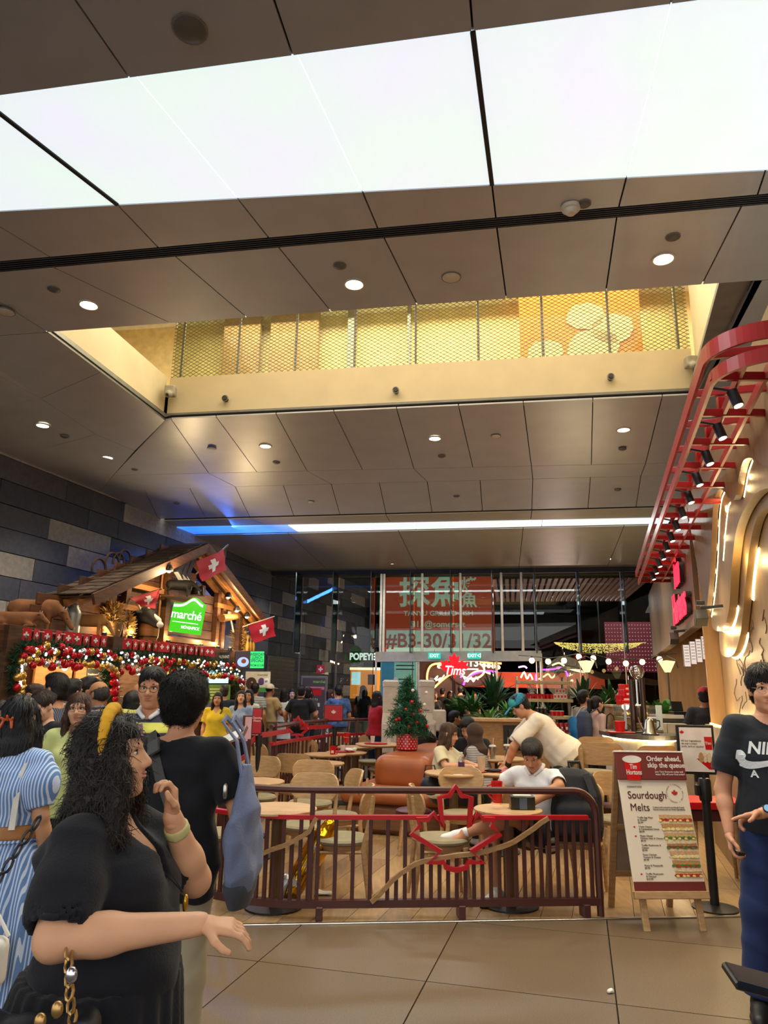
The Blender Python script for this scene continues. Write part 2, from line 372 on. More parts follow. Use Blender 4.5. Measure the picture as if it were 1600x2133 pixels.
# ================================================================== THE SHELL
TW = math.tan(HALL); D_ = np.array([sin(HALL), cos(HALL), 0]); C_ = np.array([cos(HALL), -sin(HALL), 0]); Z_ = np.array([0, 0, 1.])
RH = np.stack([D_, -C_, Z_], 1)                 # hall frame: along, left, up
PL = az(208, 1025, 4.85); PR = az(1400, 1198, 3.5)
def lw(x, y, off=0): return apl(x, y, PL + C_ * off, C_)
def rw(x, y, off=0): return apl(x, y, PR - C_ * off, C_)
def wl(Y, z=0, off=0): return np.array([PL[0] + TW * (Y - PL[1]), Y, z]) + C_ * off
def wr(Y, z=0, off=0): return np.array([PR[0] + TW * (Y - PR[1]), Y, z]) - C_ * off
GL = az(560, 1203, 4.4); GR = az(1378, 1194, 4.4); GD = unit((GR - GL) * (1, 1, 0)); GN = np.array([-GD[1], GD[0], 0]) * (1 if GD[0] > 0 else -1)
RG = np.stack([GD, GN, Z_], 1)
def gp(x, y, off=0): return apl(x, y, GL + GN * off, GN)     # on the glass front; off > 0 lies beyond it
def struct(name, loc=(0, 0, 0)):
 o = bpy.data.objects.new(name, None); o.location = loc; return tag(link(o), kind='structure')
def skind(o): o['kind'] = 'structure'; return o
RND = random.Random(7)
# ---- floors
mJ = mat('joint', '2a241d', .9); mCeilBack = mat('ceiling_void', '0a0a0b', .9)
mT = [mat('granite_%d' % i, c, .42, col2=c2, vs=140, bump=.06, bs=240) for i, (c, c2) in enumerate((('554737', '75624b'), ('584a39', '77644d'), ('524434', '715e48')))]
fl = struct('floor')
base = MB().box((2, 12, -.045), (60, 60, .05), b=0).o('floor_bed', mJ, fl)
A0, A1 = az(400, 1930, 0), az(1255, 1915, 0); SD = unit(A1 - A0); SN = np.array([-SD[1], SD[0], 0])     # edge strip of the cafe
CAFE_L = -1.35
def in_cafe(x, y): return (np.array([x, y, 0]) - A0) @ SN > 0 and x > CAFE_L - .02 * (y - 5.5)
def clip_half(P, p, n):
 """part of polygon P on the side n of the line through p"""
 out = []
 for i in range(len(P)):
  a, b = P[i], P[(i + 1) % len(P)]; da, db = (a - p) @ n, (b - p) @ n
  if da >= 0: out.append(a)
  if (da >= 0) != (db >= 0): out.append(a + (b - a) * da / (da - db))
 return out
CORNER = A0 + SD * ((CAFE_L - A0[0]) / SD[0]); LD = unit(np.array([-.02, 1, 0])); LN = np.array([1, .02, 0])
def tiles(parent, frame, org, du, dv, ru, rv, mats, name, gap, clips, zt=.0, th=.02, jog=.5):
 n = 0
 for j in range(*rv):
  for i in range(*ru):
   o_ = (j % 2) * jog * du
   q = [org + frame @ np.array([(i * du + o_ + a), j * dv + b, 0]) for a, b in ((gap, gap), (du - gap, gap), (du - gap, dv - gap), (gap, dv - gap))]
   for p, nn in clips:
    q = clip_half(q, p, nn)
    if len(q) < 3: break
   if len(q) < 3: continue
   a = sum(np.cross(q[k] - q[0], q[k + 1] - q[0])[2] for k in range(1, len(q) - 1))
   if abs(a) < .004: continue
   MB().slab([x + Z_ * (zt - th) for x in q], th, Z_).o(name, mats[RND.randrange(len(mats))], parent); n += 1
 return n
T15 = radians(15); FT = np.stack([np.array([cos(T15), -sin(T15), 0]), np.array([sin(T15), cos(T15), 0]), Z_], 1)
O_T = az(1264, 1917, 0)
tiles(fl, FT, O_T - FT[:, 1] * .35, 1.03, 1.15, (-6, 5), (-4, 2), mT, 'tile', .004, [(A0, -SN)], jog=0)
tiles(fl, FT, O_T - FT[:, 1] * .35, 1.03, 1.15, (-9, 2), (-3, 15), mT, 'tile', .004, [(A0, SN), (CORNER, -LN)], jog=0)
mPl = [wood('floor_oak_%d' % i, a, b, .32, (9, 1.2, 5)) for i, (a, b) in enumerate((('8f7450', 'a98a62'), ('997c56', 'b3946a'), ('866b49', 'a08159')))]
FP = np.stack([D_, -C_, Z_], 1)
tiles(fl, FP, A0 + C_ * 6, 2.4, .22, (-3, 6), (-8, 50), mPl, 'plank', .002, [(A0 + SN * .02, SN), (CORNER, LN), (gp(900, 1300) * (1, 1, 0), -GN)], jog=.37)
mAl = mat('brushed_steel', 'b8b4ac', .3, 1)
MB().bar(A0 - SD * 1.2 + Z_ * .004, A1 + SD * 3.5 + Z_ * .004, .03, .012).o('edge_strip', mAl, fl)
mOut = mat('outside_paving', '4a443d', .5, vs=20)
skind(MB().slab([np.array([-18, 14, .0]), np.array([26, 14, .0]), np.array([26, 44, .0]), np.array([-18, 44, .0])], -.02, Z_).o('outside_ground', mOut))
# ---- left stone wall
wL = struct('wall_left')
mSt = [mat('slate_%d' % i, c, .75, var=.18, vs=14, bump=.25, bs=45) for i, c in enumerate(('454954', '3b404c', '50525c', '40444e', 'a09b95', '8b8782'))]
MB().slab([wl(4, 0, -.06), wl(27, 0, -.06), wl(27, 5.6, -.06), wl(4, 5.6, -.06)], .2, -C_).o('wall_backing', mat('wall_core', '1c1d20', .9), wL)
for j in range(15):
 s = 3.5 + RND.random()
 while s < 26:
  w = RND.choice((.8, 1.1, 1.5, 1.9)); Yc = s
  c = wl(s, 0) + D_ * w / 2 + Z_ * (j * .345 + .172) - C_ * (.03 - RND.random() * .012)
  MB().box(c, (w - .012, .05, .335), RH, .004).o('stone_tile', mSt[RND.choice((0, 1, 1, 2, 3, 2, 0, 4, 5, 4))], wL); s += w * cos(HALL)
# ---- ceiling: rows of aluminium panels between lines of the photograph, each on its own plane
ce = struct('ceiling')
mP = mat('ceiling_panel_grey', 'bcc0c8', .36, .25, var=.05, vs=3, bump=.02, bs=8); mPd = mat('ceiling_panel_dark', 'a9aebd', .45, .2, var=.05, vs=3)
def row(pairs, zn, zf, m=mP, gap=.006, name='panel', gapn=.0):
 """pairs: ((near pixel), (far pixel)) from left to right"""
 f = lambda p, z: az(p[0], p[1], (p[2] if len(p) > 2 else z))
 P = [(f(a, zn), f(b, zf)) for a, b in pairs]
 for (a, b), (c, d) in zip(P, P[1:]):
  u1, u2 = unit(c - a) * gap, unit(d - b) * gap; v1, v2 = unit(b - a) * gap, unit(d - c) * gap
  MB().slab([a + u1 + v1, b + u2 - v1, d - u2 - v2, c - u1 + v2], .02, Z_).o(name, m, ce)
 q = [p[0] for p in P] + [p[1] for p in P[::-1]]
 MB().slab([x + Z_ * .03 for x in q], .02, Z_).o('backing_sheet', mCeilBack, ce)
E0 = lambda x: 200 - .136 * x; E1 = lambda x: 440 - .0533 * x; E2 = lambda x: 545 - .088 * x; E3 = lambda x: 566 - .0885 * x; E4 = lambda x: 699.3 - .0727 * x
zc = 5.0
ZW = 3.92                                       # top of the timber wall
row([((-900, -170), (-500, E0(-500))), ((-420, -200), (-90, E0(-90))), ((-17, -250), (270, E0(270))), ((487, -250), (610, E0(610))), ((960, -250), (985, E0(985))), ((1455, -250), (1397, E0(1397))), ((2050, -250), (1850, E0(1850)))], zc, zc, mPd)
row([((-60 - 430, E1(-490)), (-360, E2(-360))), ((-50, E1(-50)), (105, E2(105))), ((245, E1(245)), (330, E2(330))), ((495, E1(495)), (560, E2(560))), ((755, E1(755)), (787, E2(787))), ((1025, E1(1025)), (1033, E2(1033))), ((1305, E1(1305)), (1289, E2(1289))), ((1595, E1(1595)), (1578, E2(1578))), ((2000, E1(2000)), (1950, E2(1950)))], zc, zc)
row([((-300, E3(-300)), (-200, E4(-200))), ((-90, E3(-90)), (100, E4(100))), ((110, E3(110)), (356, E4(356))), ((365, E3(365)), (515, E4(515))), ((580, E3(580)), (690, E4(690))), ((800, E3(800)), (870, E4(870))), ((1035, E3(1035)), (1055, E4(1055))), ((1285, E3(1285)), (1262, E4(1262))), ((1545, E3(1545)), (1462, E4(1462))), ((1800, E3(1800)), (1700, E4(1700)))], zc, zc)
a, b, c, d = az(-500, E2(-500), zc), az(2000, E2(2000), zc), az(2000, E3(2000), zc), az(-500, E3(-500), zc)
sl = struct('trim_1'); MB().slab([a + Z_ * .03, b + Z_ * .03, c + Z_ * .03, d + Z_ * .03], .02, Z_).o('slot_back', mCeilBack, sl)
mSlot = mat('slot_blade', '4c5058', .5, .4)
for k in range(5):
 t = (k + .5) / 5; MB().bar(a + (d - a) * t + Z_ * .012, b + (c - b) * t + Z_ * .012, .008, .03).o('slot_blade', mSlot, sl)
# left ceiling facets, falling from the skylight to the stone wall
def facets(L, m=mP):
 for q in L:
  P = [az(x, y, z) for x, y, z in q]; cc = sum(P) / len(P); P = [p + (cc - p) * .004 for p in P]
  MB().slab(P, .02, Z_).o('panel', m, ce)
  MB().slab([p + Z_ * .03 + (p - cc) * .02 for p in P], .01, Z_).o('backing_sheet', mCeilBack, ce)
W1 = lambda x: 945 + .385 * x
facets([[(-250, 720, 4.95), (-90, 706, 5), (-40, 762, 4.97), (-250, 790, 4.93)], [(-90, 706, 5), (100, 692, 5), (210, 775, 5), (85, 830, 4.97), (-40, 762, 4.97)],
  [(-250, 790, 4.93), (-40, 762, 4.97), (85, 830, 4.97), (0, 845, 4.93), (-250, 900, 4.87)], [(210, 775, 5), (344, 876, 5), (281, 939, 4.94), (200, 905, 4.95), (85, 830, 4.97)],
  [(-250, 900, 4.87), (0, 845, 4.93), (85, 830, 4.97), (200, 905, 4.95), (90, 935, 4.9), (-30, 934, 4.86), (-250, 850, 4.86)],
  [(90, 935, 4.9), (200, 905, 4.95), (281, 939, 4.94), (236, 990, 4.88), (208, 1025, 4.85), (-30, 934, 4.86)]])
E5 = lambda x: 873 - .0464 * (x - 338); E6 = lambda x: 990 - .0222 * (x - 236); E7 = lambda x: 1021 - .026 * (x - 208); E8 = lambda x: 1083 - .0255 * (x - 250)
row([((344, 876), (236, 990)), ((356, E5(352)), (435, E6(435))), ((450, E5(450)), (535, E6(535))), ((575, E5(575)), (640, E6(640))), ((695, E5(695)), (755, E6(755))), ((826, E5(826)), (862, E6(862))), ((955, E5(955)), (985, E6(985))), ((1090, E5(1090)), (1107, E6(1107))), ((1235, E5(1235)), (1232, E6(1232))), ((1380, E5(1380)), (1345, E6(1345))), ((1600, E5(1600)), (1560, E6(1560)))], 5.0, 4.88)
row([((236, 990), (208, 1025)), ((435, E6(435)), (490, E7(490))), ((640, E6(640)), (690, E7(690))), ((862, E6(862)), (890, E7(890))), ((1107, E6(1107)), (1110, E7(1110))), ((1345, E6(1345)), (1335, E7(1335))), ((1560, E6(1560)), (1530, E7(1530)))], 4.88, 4.86)
row([((208, 1025), (250, E8(250))), ((300, E7(300)), (330, E8(330))), ((395, E7(395)), (428, E8(428))), ((490, E7(490)), (520, E8(520))), ((590, E7(590)), (612, E8(612))), ((690, E7(690)), (708, E8(708))), ((790, E7(790)), (804, E8(804))), ((890, E7(890)), (900, E8(900))), ((1000, E7(1000)), (1005, E8(1005))), ((1110, E7(1110)), (1108, E8(1108))), ((1230, E7(1230)), (1225, E8(1225))), ((1335, E7(1335)), (1325, E8(1325))), ((1530, E7(1530)), (1500, E8(1500)))], 4.86, 4.8)
E9 = lambda x: 1099 - .0192 * (x - 350); E10 = lambda x: 1116 - .0222 * (x - 390); E11 = lambda x: 1199 - .008 * (x - 560)
mPb = mat('ceiling_panel_beige', 'b8b3a4', .40, .25, var=.05, vs=3)
row([((250, E8(250) + 4), (330, E9(330))), ((520, E8(520) + 4), (560, E9(560))), ((804, E8(804) + 4), (815, E9(815))), ((1108, E8(1108) + 4), (1105, E9(1105))), ((1500, E8(1500) + 4), (1460, E9(1460)))], 4.79, 4.76, mPb)
row([((395, E10(395)), (548, E11(548) - 4)), ((600, E10(600)), (690, E11(690) - 4)), ((830, E10(830)), (872, E11(872) - 4)), ((1090, E10(1090)), (1080, E11(1080) - 4)), ((1300, E10(1300)), (1262, E11(1262) - 4)), ((1600, E10(1600)), (1500, E11(1500) - 4))], 4.72, 4.55, mPb)
row([((540, E11(540) - 4), (545, E11(545) + 6)), ((1500, E11(1500) - 4), (1480, E11(1480) + 6))], 4.54, 4.42, mat('soffit_cream', '9a8c6c', .6), name='soffit')
# plain ceiling behind and beside the view
mR = mat('ceiling_plain', '7a756e', .6)
MB().slab([wl(8, 5.12, -.3), wl(8, 5.12, -.3) + C_ * 14, wl(-1, 5.12, 0) + C_ * 16, wl(-1, 5.12, -3)], .05, Z_)
q = [az(-900, -170, zc), az(2050, -250, zc)]; MB().slab([np.array([-9, -4, 5]), np.array([9, -4, 5]), q[1] + C_ * 4 + Z_ * .02, q[0] - C_ * 4 + Z_ * .02], .05, Z_).o('panel', mR, ce)
MB().slab([wr(-4, 5.06, .0), wr(21, 5.06, .0), wr(21, 5.06, -3.2), wr(-4, 5.06, -3.2)], .05, Z_).o('panel', mR, ce)
MB().slab([wl(-4, 5.13, -.3), wl(13, 5.13, -.3), wl(13, 5.13, 1.6), wl(-4, 5.13, 1.6)], .05, Z_).o('backing_sheet', mCeilBack, ce)
bk = struct('wall_right_upper'); MB().slab([wr(-2, ZW - .6, -3), wr(21, ZW - .6, -3), wr(21, 5.1, -3), wr(-2, 5.1, -3)], .05, -C_).o('upper_panel', mat('upper_white', 'b9b6ae', .7), bk)
MB().slab([wr(-2, ZW - .02, -.06), wr(21, ZW - .02, -.06), wr(21, ZW - .02, -3), wr(-2, ZW - .02, -3)], .02, -Z_).o('wall_cap', mat('upper_white', 'b9b6ae', .7), bk)
# luminous panels
def glowmix(name, c1, c2, es, sc=1.2):
 m = mat(name, 'ffffff', .4); nt = m.node_tree; b = nt.nodes['Principled BSDF']; rp = nt.nodes['Color Ramp']; b.inputs['Base Color'].default_value = (.8, .8, .8, 1)
 for l in list(nt.links):
  if l.to_socket == b.inputs['Base Color']: nt.links.remove(l)
 rp.color_ramp.elements[0].color = (*hexc(c1), 1); rp.color_ramp.elements[1].color = (*hexc(c2), 1); nt.nodes['Noise Texture'].inputs['Scale'].default_value = sc
 nt.links.new(rp.outputs[0], b.inputs['Emission Color']); b.inputs['Emission Strength'].default_value = es; return m
mLum = glowmix('luminous_sheet', 'dff8ee', 'e8ebfc', .62); mBlue = glowmix('luminous_blue', '1060ff', '20a0ff', .75)
lum = thing('luminous_ceiling', 'wide band of glowing white ceiling sheets across the top of the hall', 'light', tuple(az(800, 250, zc)))
L0 = np.array(lum.location)
def lumrow(parent, org, pairs, z, mats, gap=.005):
 for (a, b), (c, d), m in zip(pairs, pairs[1:], mats):
  P = [az(*a, z), az(*b, z), az(*d, z), az(*c, z)]; cc = sum(P) / 4
  MB().slab([p - org + unit(cc - p) * gap for p in P], .02, Z_).o('panel', m, parent)
 Q = [az(*p[0], z) for p in pairs] + [az(*p[1], z) for p in pairs[::-1]]
 MB().slab([p - org + Z_ * .03 for p in Q], .02, Z_).o('backing_sheet', mat('panel_frame', '23242a', .5), parent)
lumrow(lum, L0, [((-560, E0(-560)), (-180, E1(-180))), ((-40, E0(-40)), (245, E1(245))), ((285, E0(285)), (495, E1(495))), ((620, E0(620)), (755, E1(755))), ((985, E0(985)), (1025, E1(1025))), ((1397, E0(1397)), (1305, E1(1305))), ((1800, E0(1800)), (1590, E1(1590))), ((2200, E0(2200)), (1900, E1(1900)))], zc + .01, [mLum] * 7)
lum2 = thing('luminous_strip', 'thin glowing ceiling strip in the distance, blue at one end and white beyond', 'light', tuple(az(860, 1096, 4.75)))
lumrow(lum2, np.array(lum2.location), [((350, E9(350)), (395, E10(395))), ((600, E9(600)), (625, E10(625))), ((860, E9(860)), (868, E10(868))), ((1130, E9(1130)), (1128, E10(1128))), ((1400, E9(1400)), (1390, E10(1390)))], 4.75, [mBlue, mLum, mLum, mLum])
mBJ = mat('joint_black', '0b0c0e', .6)
for (xa, ya), (xb, yb) in (((-40, E0(-40)), (245, E1(245))), ((985, E0(985)), (1025, E1(1025)))): MB().bar(az(xa, ya, zc + .005) - L0, az(xb, yb, zc + .005) - L0, .03, .02).o('joint_strip', mBJ, lum)
# ---- skylight well
mCr = mat('plaster_cream', 'cfc2a0', .7, var=.05, vs=3, bump=.05, bs=20); mTr = mat('trim_grey', '80807c', .45, .5)
sk = struct('wall_skylight')
NL, NR = az(100, 692, 5), az(1572, 585, 5); FL_, FR_ = az(344, 876, 5), az(1450, 824, 5)
def band(a, b, z0, z1, m, name, parent, n, t=.06):
 MB().slab([np.array([a[0], a[1], z0]), np.array([b[0], b[1], z0]), np.array([b[0], b[1], z1]), np.array([a[0], a[1], z1])], t, n).o(name, m, parent)
nf = unit(np.cross(FR_ - FL_, Z_)); nf = nf if nf[1] > 0 else -nf
zt = 5.62
band(FL_, FR_, 5.0, 5.10, mTr, 'trim_strip', sk, nf); band(FL_ + nf * .03, FR_ + nf * .03, 5.10, zt, mCr, 'far_fascia', sk, nf)
nl = unit(np.cross(Z_, FL_ - NL)); nl = nl if nl[0] < 0 else -nl
band(NL, FL_, 5.0, 5.10, mTr, 'trim_strip', sk, nl); band(NL + nl * .03, FL_ + nl * .03, 5.10, zt, mCr, 'left_fascia', sk, nl)
nr = unit(np.cross(Z_, FR_ - NR)); nr = nr if nr[0] > 0 else -nr
band(NR, FR_, 5.0, 5.10, mTr, 'trim_strip', sk, nr); band(NR + nr * .03, FR_ + nr * .03, 5.10, 7.6, mCr, 'right_fascia', sk, nr)
nn_ = unit(np.cross(NR - NL, Z_)); nn_ = nn_ if nn_[1] < 0 else -nn_
band(NL + nn_ * .05, NR + nn_ * .05, 5.03, zt, mCr, 'near_fascia', sk, nn_)
# ceiling to the right of the well
facets([[(1572, 585, 5), (1700, 575, 5), (1600, 700, 5), (1458, 822, 5)], [(1700, 575, 5), (2000, 550, 5), (1900, 700, 5), (1600, 700, 5)], [(1458, 822, 5), (1600, 700, 5), (1900, 700, 5), (1600, 826, 5)]])
# upper gallery seen through the well: railing glass with netting, back wall, ceiling, poster
up_ = struct('wall_gallery'); FD = unit(FR_ - FL_); RF = np.stack([FD, nf, Z_], 1)
gl_w = mat('gallery_wall', 'dcc68e', .7); gl_b = mat('gallery_brown', '9a7a50', .7); gl_c = mat('gallery_ceiling', 'e6dcbc', .7, )
c0 = (FL_ + FR_) / 2 * (1, 1, 0)
MB().slab([c0 + RF @ np.array(v) for v in ((-7, 3.4, 5.5), (7, 3.4, 5.5), (7, 3.4, 9), (-7, 3.4, 9))], .1, nf).o('gallery_back', gl_w, up_)
MB().slab([c0 + RF @ np.array(v) for v in ((-7, -4, 8.3), (7, -4, 8.3), (7, 3.4, 8.3), (-7, 3.4, 8.3))], .1, Z_).o('gallery_ceiling', gl_c, up_)
MB().slab([c0 + RF @ np.array(v) for v in ((-7, .1, 5.5), (7, .1, 5.5), (7, 3.4, 5.5), (-7, 3.4, 5.5))], .05, Z_).o('gallery_floor', mP, up_)
for u in (-6.8, 6.8): MB().slab([c0 + RF @ np.array(v) for v in ((u, -4, 5.6), (u, 3.4, 5.6), (u, 3.4, 9), (u, -4, 9))], .1, FD).o('gallery_side', gl_w, up_)
MB().slab([c0 + RF @ np.array(v) for v in ((-7, -4, 5.3), (7, -4, 5.3), (7, -4, 9), (-7, -4, 9))], .1, nf).o('gallery_front', gl_w, up_)
for u, w, m in ((-2.6, .9, gl_b), (-1.55, .12, mTr), (-3.6, .7, gl_b), (2.0, .1, mTr), (-.5, .06, mTr)):
 MB().box(c0 + RF @ np.array((u, 3.2, 7.2)), (w, .12, 3.4), RF).o('gallery_pier', m, up_)
po = thing('poster', 'large orange poster behind the netting on the floor above', 'poster', tuple(c0 + RF @ np.array((2.35, 2.6, 6.35))), atan2(FD[1], FD[0]))
B('board', mat('poster_orange', 'd07a20', .6, ), po, (0, 0, .7), (1.9, .05, 2.4))
for x, z, s in ((-.55, .55, .28), (.2, .6, .4), (.5, .9, .33), (.1, 1.15, .3), (-.75, .2, .25)): MB().prism([(s * cos(t * .7) * (1 + .12 * (t % 2)), s * .8 * sin(t * .7)) for t in range(9)], .02, np.stack([np.array([1., 0, 0]), Z_, np.array([0, -1., 0])], 1), (x, -.03, z)).o('print', mat('poster_print', 'c9b58a', .6), po)
bal = struct('trim_2'); mNet = mat('netting_wire', '6b644c', .6); gg = glassm('gallery_glass', 'e9efe2', .05, .03)
MB().slab([FL_ + nf * .10 + Z_ * (zt - 5), FR_ + nf * .10 + Z_ * (zt - 5), FR_ + nf * .10 + Z_ * (zt - 3.7), FL_ + nf * .10 + Z_ * (zt - 3.7)], .012, nf).o('glass_pane', gg, bal)
for u in np.linspace(.02, .98, 9): MB().bar(FL_ + (FR_ - FL_) * u + nf * .06 + Z_ * (zt - 5.05), FL_ + (FR_ - FL_) * u + nf * .06 + Z_ * (zt - 3.7), .03, .03).o('post', mTr, bal)
net = MB(); wlen = np.linalg.norm(FR_ - FL_); st = .085
def netq(a, b, w=.008):
 d = unit(b - a); s_ = np.cross(d, nf) * w / 2; net.add([a - s_, a + s_, b + s_, b - s_], [[0, 1, 2, 3]])
H_ = 1.25
for k in range(-int(H_ / .6 / st) - 2, int(wlen / st) + 2):
 for sg in (1, -1):
  x0, x1 = k * st, k * st + sg * H_ / .6; t0, t1 = 0., 1.
  if sg < 0: x0, x1 = x0 + H_ / .6, x1 + H_ / .6
  lo_, hi_ = sorted((x0, x1))
  if hi_ < 0 or lo_ > wlen: continue
  ts = sorted(((0 - x0) / (x1 - x0), (wlen - x0) / (x1 - x0))); t0, t1 = max(0, ts[0]), min(1, ts[1])
  if t1 <= t0: continue
  pt = lambda t: FL_ + FD * (x0 + (x1 - x0) * t) + nf * .04 + Z_ * (zt - 5 + H_ * t)
  netq(pt(t0), pt(t1))
tag(net.o('netting', mNet, bal), kind='stuff')
# gallery down-lights
for k, (u, v) in enumerate(((-2.2, 1.2), (-.9, 2), (.1, 1), (1.2, 2.2), (1.9, .8), (3.0, 1.4), (-3.2, 2.3))):
 MB().lathe([(.07, -.02), (.07, 0)], 12, c0 + RF @ np.array((u, v, 8.28))).o('gallery_light', glow('warm_glow', 'fff0d0', 4), up_)
lamp('AREA', 'gallery_lamp', tuple(c0 + RF @ np.array((0, 1.6, 8.1))), 560, (1, .86, .62), (0, 0, atan2(FD[1], FD[0])), 8, 3)
# ---- right wall: vertical timber panels, stepped curved relief, service opening
mW = [wood('wall_timber_%d' % i, a, b, .42, (3, 3, .35)) for i, (a, b) in enumerate((('664a31', '76583b'), ('6c5036', '7c5e40'), ('61462e', '715338')))]
mWl = wood('relief_timber', '8c6e48', '9c7d54', .45, (3, 3, .4))
wR = struct('wall_right')
HEAD = rw(1469, 1289); zH = HEAD[2]; YE = rw(1475, 1450)[1]; YF = GR[1] + .35
def rwl(Y0, Y1, z0, z1, m, off=0, t=.05, name='panel'): return MB().slab([wr(Y0, z0, off), wr(Y1, z0, off), wr(Y1, z1, off), wr(Y0, z1, off)], t, -C_).o(name, m, wR)
s = YE
while s < YF: rwl(s + .003, min(s + 1.2, YF) - .003, zH, ZW, mW[RND.randrange(3)]); s += 1.2
rwl(1.5, YE, 0, ZW, mWl, -.20, .04, 'relief_ground')
def to2(P): v = P - PR; return np.array([v @ D_, v[2]])
def zz(L): return [(1300 + x / 4.267, 900 + y / 4.267) for x, y in L]
# outlines of the stepped relief, as seen on the wall
O1 = zz([(765, 1640), (790, 1480), (808, 1300), (822, 1100), (830, 900), (840, 700), (862, 570), (900, 505), (945, 525), (985, 575), (1020, 605), (1050, 575), (1068, 480), (1090, 360), (1125, 255), (1175, 225), (1235, 240), (1320, 300), (1420, 330)])
O2 = zz([(765, 1640), (778, 1740), (830, 1770), (885, 1725), (925, 1560), (940, 1300), (958, 1080), (985, 880), (1040, 720), (1120, 590), (1200, 520), (1300, 500), (1420, 540)])
O3 = zz([(765, 1640), (775, 1940), (835, 1998), (895, 1960), (940, 1800), (965, 1560), (985, 1300), (1010, 1050), (1050, 830), (1100, 710), (1160, 678), (1220, 700), (1300, 780), (1420, 880)])
def smooth(P, n=4):
 P = np.array(P); out = []
 for i in range(len(P) - 1):
  p0, p1, p2, p3 = P[max(i - 1, 0)], P[i], P[i + 1], P[min(i + 2, len(P) - 1)]
  for k in range(n):
   t = k / n; out.append(.5 * (2 * p1 + (p2 - p0) * t + (2 * p0 - 5 * p1 + 4 * p2 - p3) * t * t + (3 * p1 - p0 - 3 * p2 + p3) * t ** 3))
 return out + [P[-1]]
RWALL = np.stack([D_, Z_, -C_], 1)              # 2-D wall coordinates (along, up) -> world, thickness towards the hall
# along decreases towards the camera: mirror so the outline winds counter-clockwise
def wallpoly(outline, close, off, t, m, name):
 P = [to2(rw(*p)) for p in smooth(outline)] + [np.array(c) for c in close]
 A_ = sum(P[i][0] * P[(i + 1) % len(P)][1] - P[(i + 1) % len(P)][0] * P[i][1] for i in range(len(P)))
 if A_ < 0: P = P[::-1]
 return tag(MB().prism([tuple(p) for p in P], t, np.stack([D_, Z_, np.cross(D_, Z_)], 1), PR + np.cross(D_, Z_) * (-off if np.cross(D_, Z_) @ C_ > 0 else off) - (np.cross(D_, Z_) * t if np.cross(D_, Z_) @ C_ > 0 else 0)).o(name, m, wR), None)
sE = to2(wr(YE, 0))[0]; sN = to2(wr(1.5, 0))[0]
wallpoly(O1, [(sN, to2(rw(*O1[-1]))[1]), (sN, ZW - PR[2]), (sE, ZW - PR[2])], .0, .05, mW[0], 'relief_layer')
wallpoly(O2, [(sN, to2(rw(*O2[-1]))[1]), (sN, ZW - PR[2]), (sE, ZW - PR[2])], -.08, .07, mWl, 'relief_layer')
wallpoly(O3, [(sN, to2(rw(*O3[-1]))[1]), (sN, ZW - PR[2]), (sE, ZW - PR[2])], -.15, .06, mWl, 'relief_layer')
mLed = glow('led_warm', 'ffe0a0', 6)
def led(P, off): MB().tube([rw(*p) - C_ * off for p in smooth(P, 3)], .026, 6).o('led_line', mLed, wR)
led([(x + 1.5, y) for x, y in O1[:8]], -.03); led([(x + 1.5, y) for x, y in O1[11:15]], -.03); led([(x + 1.5, y) for x, y in zz([(868, 1140), (880, 980), (895, 800), (915, 660), (930, 630)])], -.03)
led(O2[1:5], -.10); led(O3[1:5], -.17); led(zz([(975, 1490), (985, 1300), (1005, 1120), (1018, 1050)]), -.17)
for a_, b_ in (((1499, 1040), 2), ((1497, 1090), 2), ((1496, 1140), 2), ((1494, 1190), 2), ((1490, 1240), 2), ((1487, 1275), 2), ((1515, 1060), 2), ((1512, 1120), 2), ((1564, 990), 2), ((1560, 1015), 2), ((1498, 1312), 2), ((1510, 1310), 1.5), ((1500, 1362), 2), ((1541, 1170), 1.5)): lamp('POINT', 'led_wash', tuple(rw(*a_, -.03)), 2.2 * b_, (1, .75, .35), size=.05)
zD = rw(1479, 1508)[2]
MB().slab([wr(1.5, 0, 0), wr(YE, 0, 0), wr(YE, zD, 0), wr(1.5, zD, 0)], .06, -C_).o('dado_panel', wood('dado_timber', '7d6347', '8c7152', .5, (3, 3, .35)), wR)
MB().bar(wr(1.5, zD + .01, .0), wr(YE, zD + .01, .0), .02, .012).o('led_line', mLed, wR)
for Yl in (YE - .6, YE - 1.8): lamp('POINT', 'led_wash', tuple(wr(Yl, zD + .08, .08)), 5, (1, .75, .35), size=.03)
# engraved botanical lines on the innermost sheet
eng = MB(); mEng = mat('engraving', '5d4427', .7)
for k in range(26):
 x0 = 1530 + RND.random() * 90; y0 = 1200 + RND.random() * 250; p = [rw(x0 + 7 * sin(t * 1.1 + k) * t * .25, y0 + t * (6 + RND.random() * 6) * (-1 if k % 2 else 1), -.158) for t in range(6)]
 eng.tube(p, .004, 4)
eng.o('engraving', mEng, wR)
# service room behind the opening
rm = struct('wall_service'); mBk = wood('back_timber', '9a7247', 'ad8455', .5, (3, 3, .4))
MB().slab([wr(YE - .5, 0, -2.2), wr(YF + 1, 0, -2.2), wr(YF + 1, 3.2, -2.2), wr(YE - .5, 3.2, -2.2)], .05, C_).o('back_panel', mBk, rm)
MB().slab([wr(YE - .5, 3.0, 0), wr(YF, 3.0, 0), wr(YF, 3.0, -2.3), wr(YE - .5, 3.0, -2.3)], .05, Z_).o('service_ceiling', mat('service_ceiling', '54402c', .8), rm)
MB().slab([wr(YE - .03, 0, 0), wr(YE - .03, 3.0, 0), wr(YE - .03, 3.0, -2.3), wr(YE - .03, 0, -2.3)], .05, -D_).o('jamb_panel', mBk, rm)
MB().slab([wr(YF - .5, 0, .0), wr(YF - .5, 3.2, .0), wr(YF - .5, 3.2, -2.3), wr(YF - .5, 0, -2.3)], .05, D_).o('end_panel', mBk, rm)
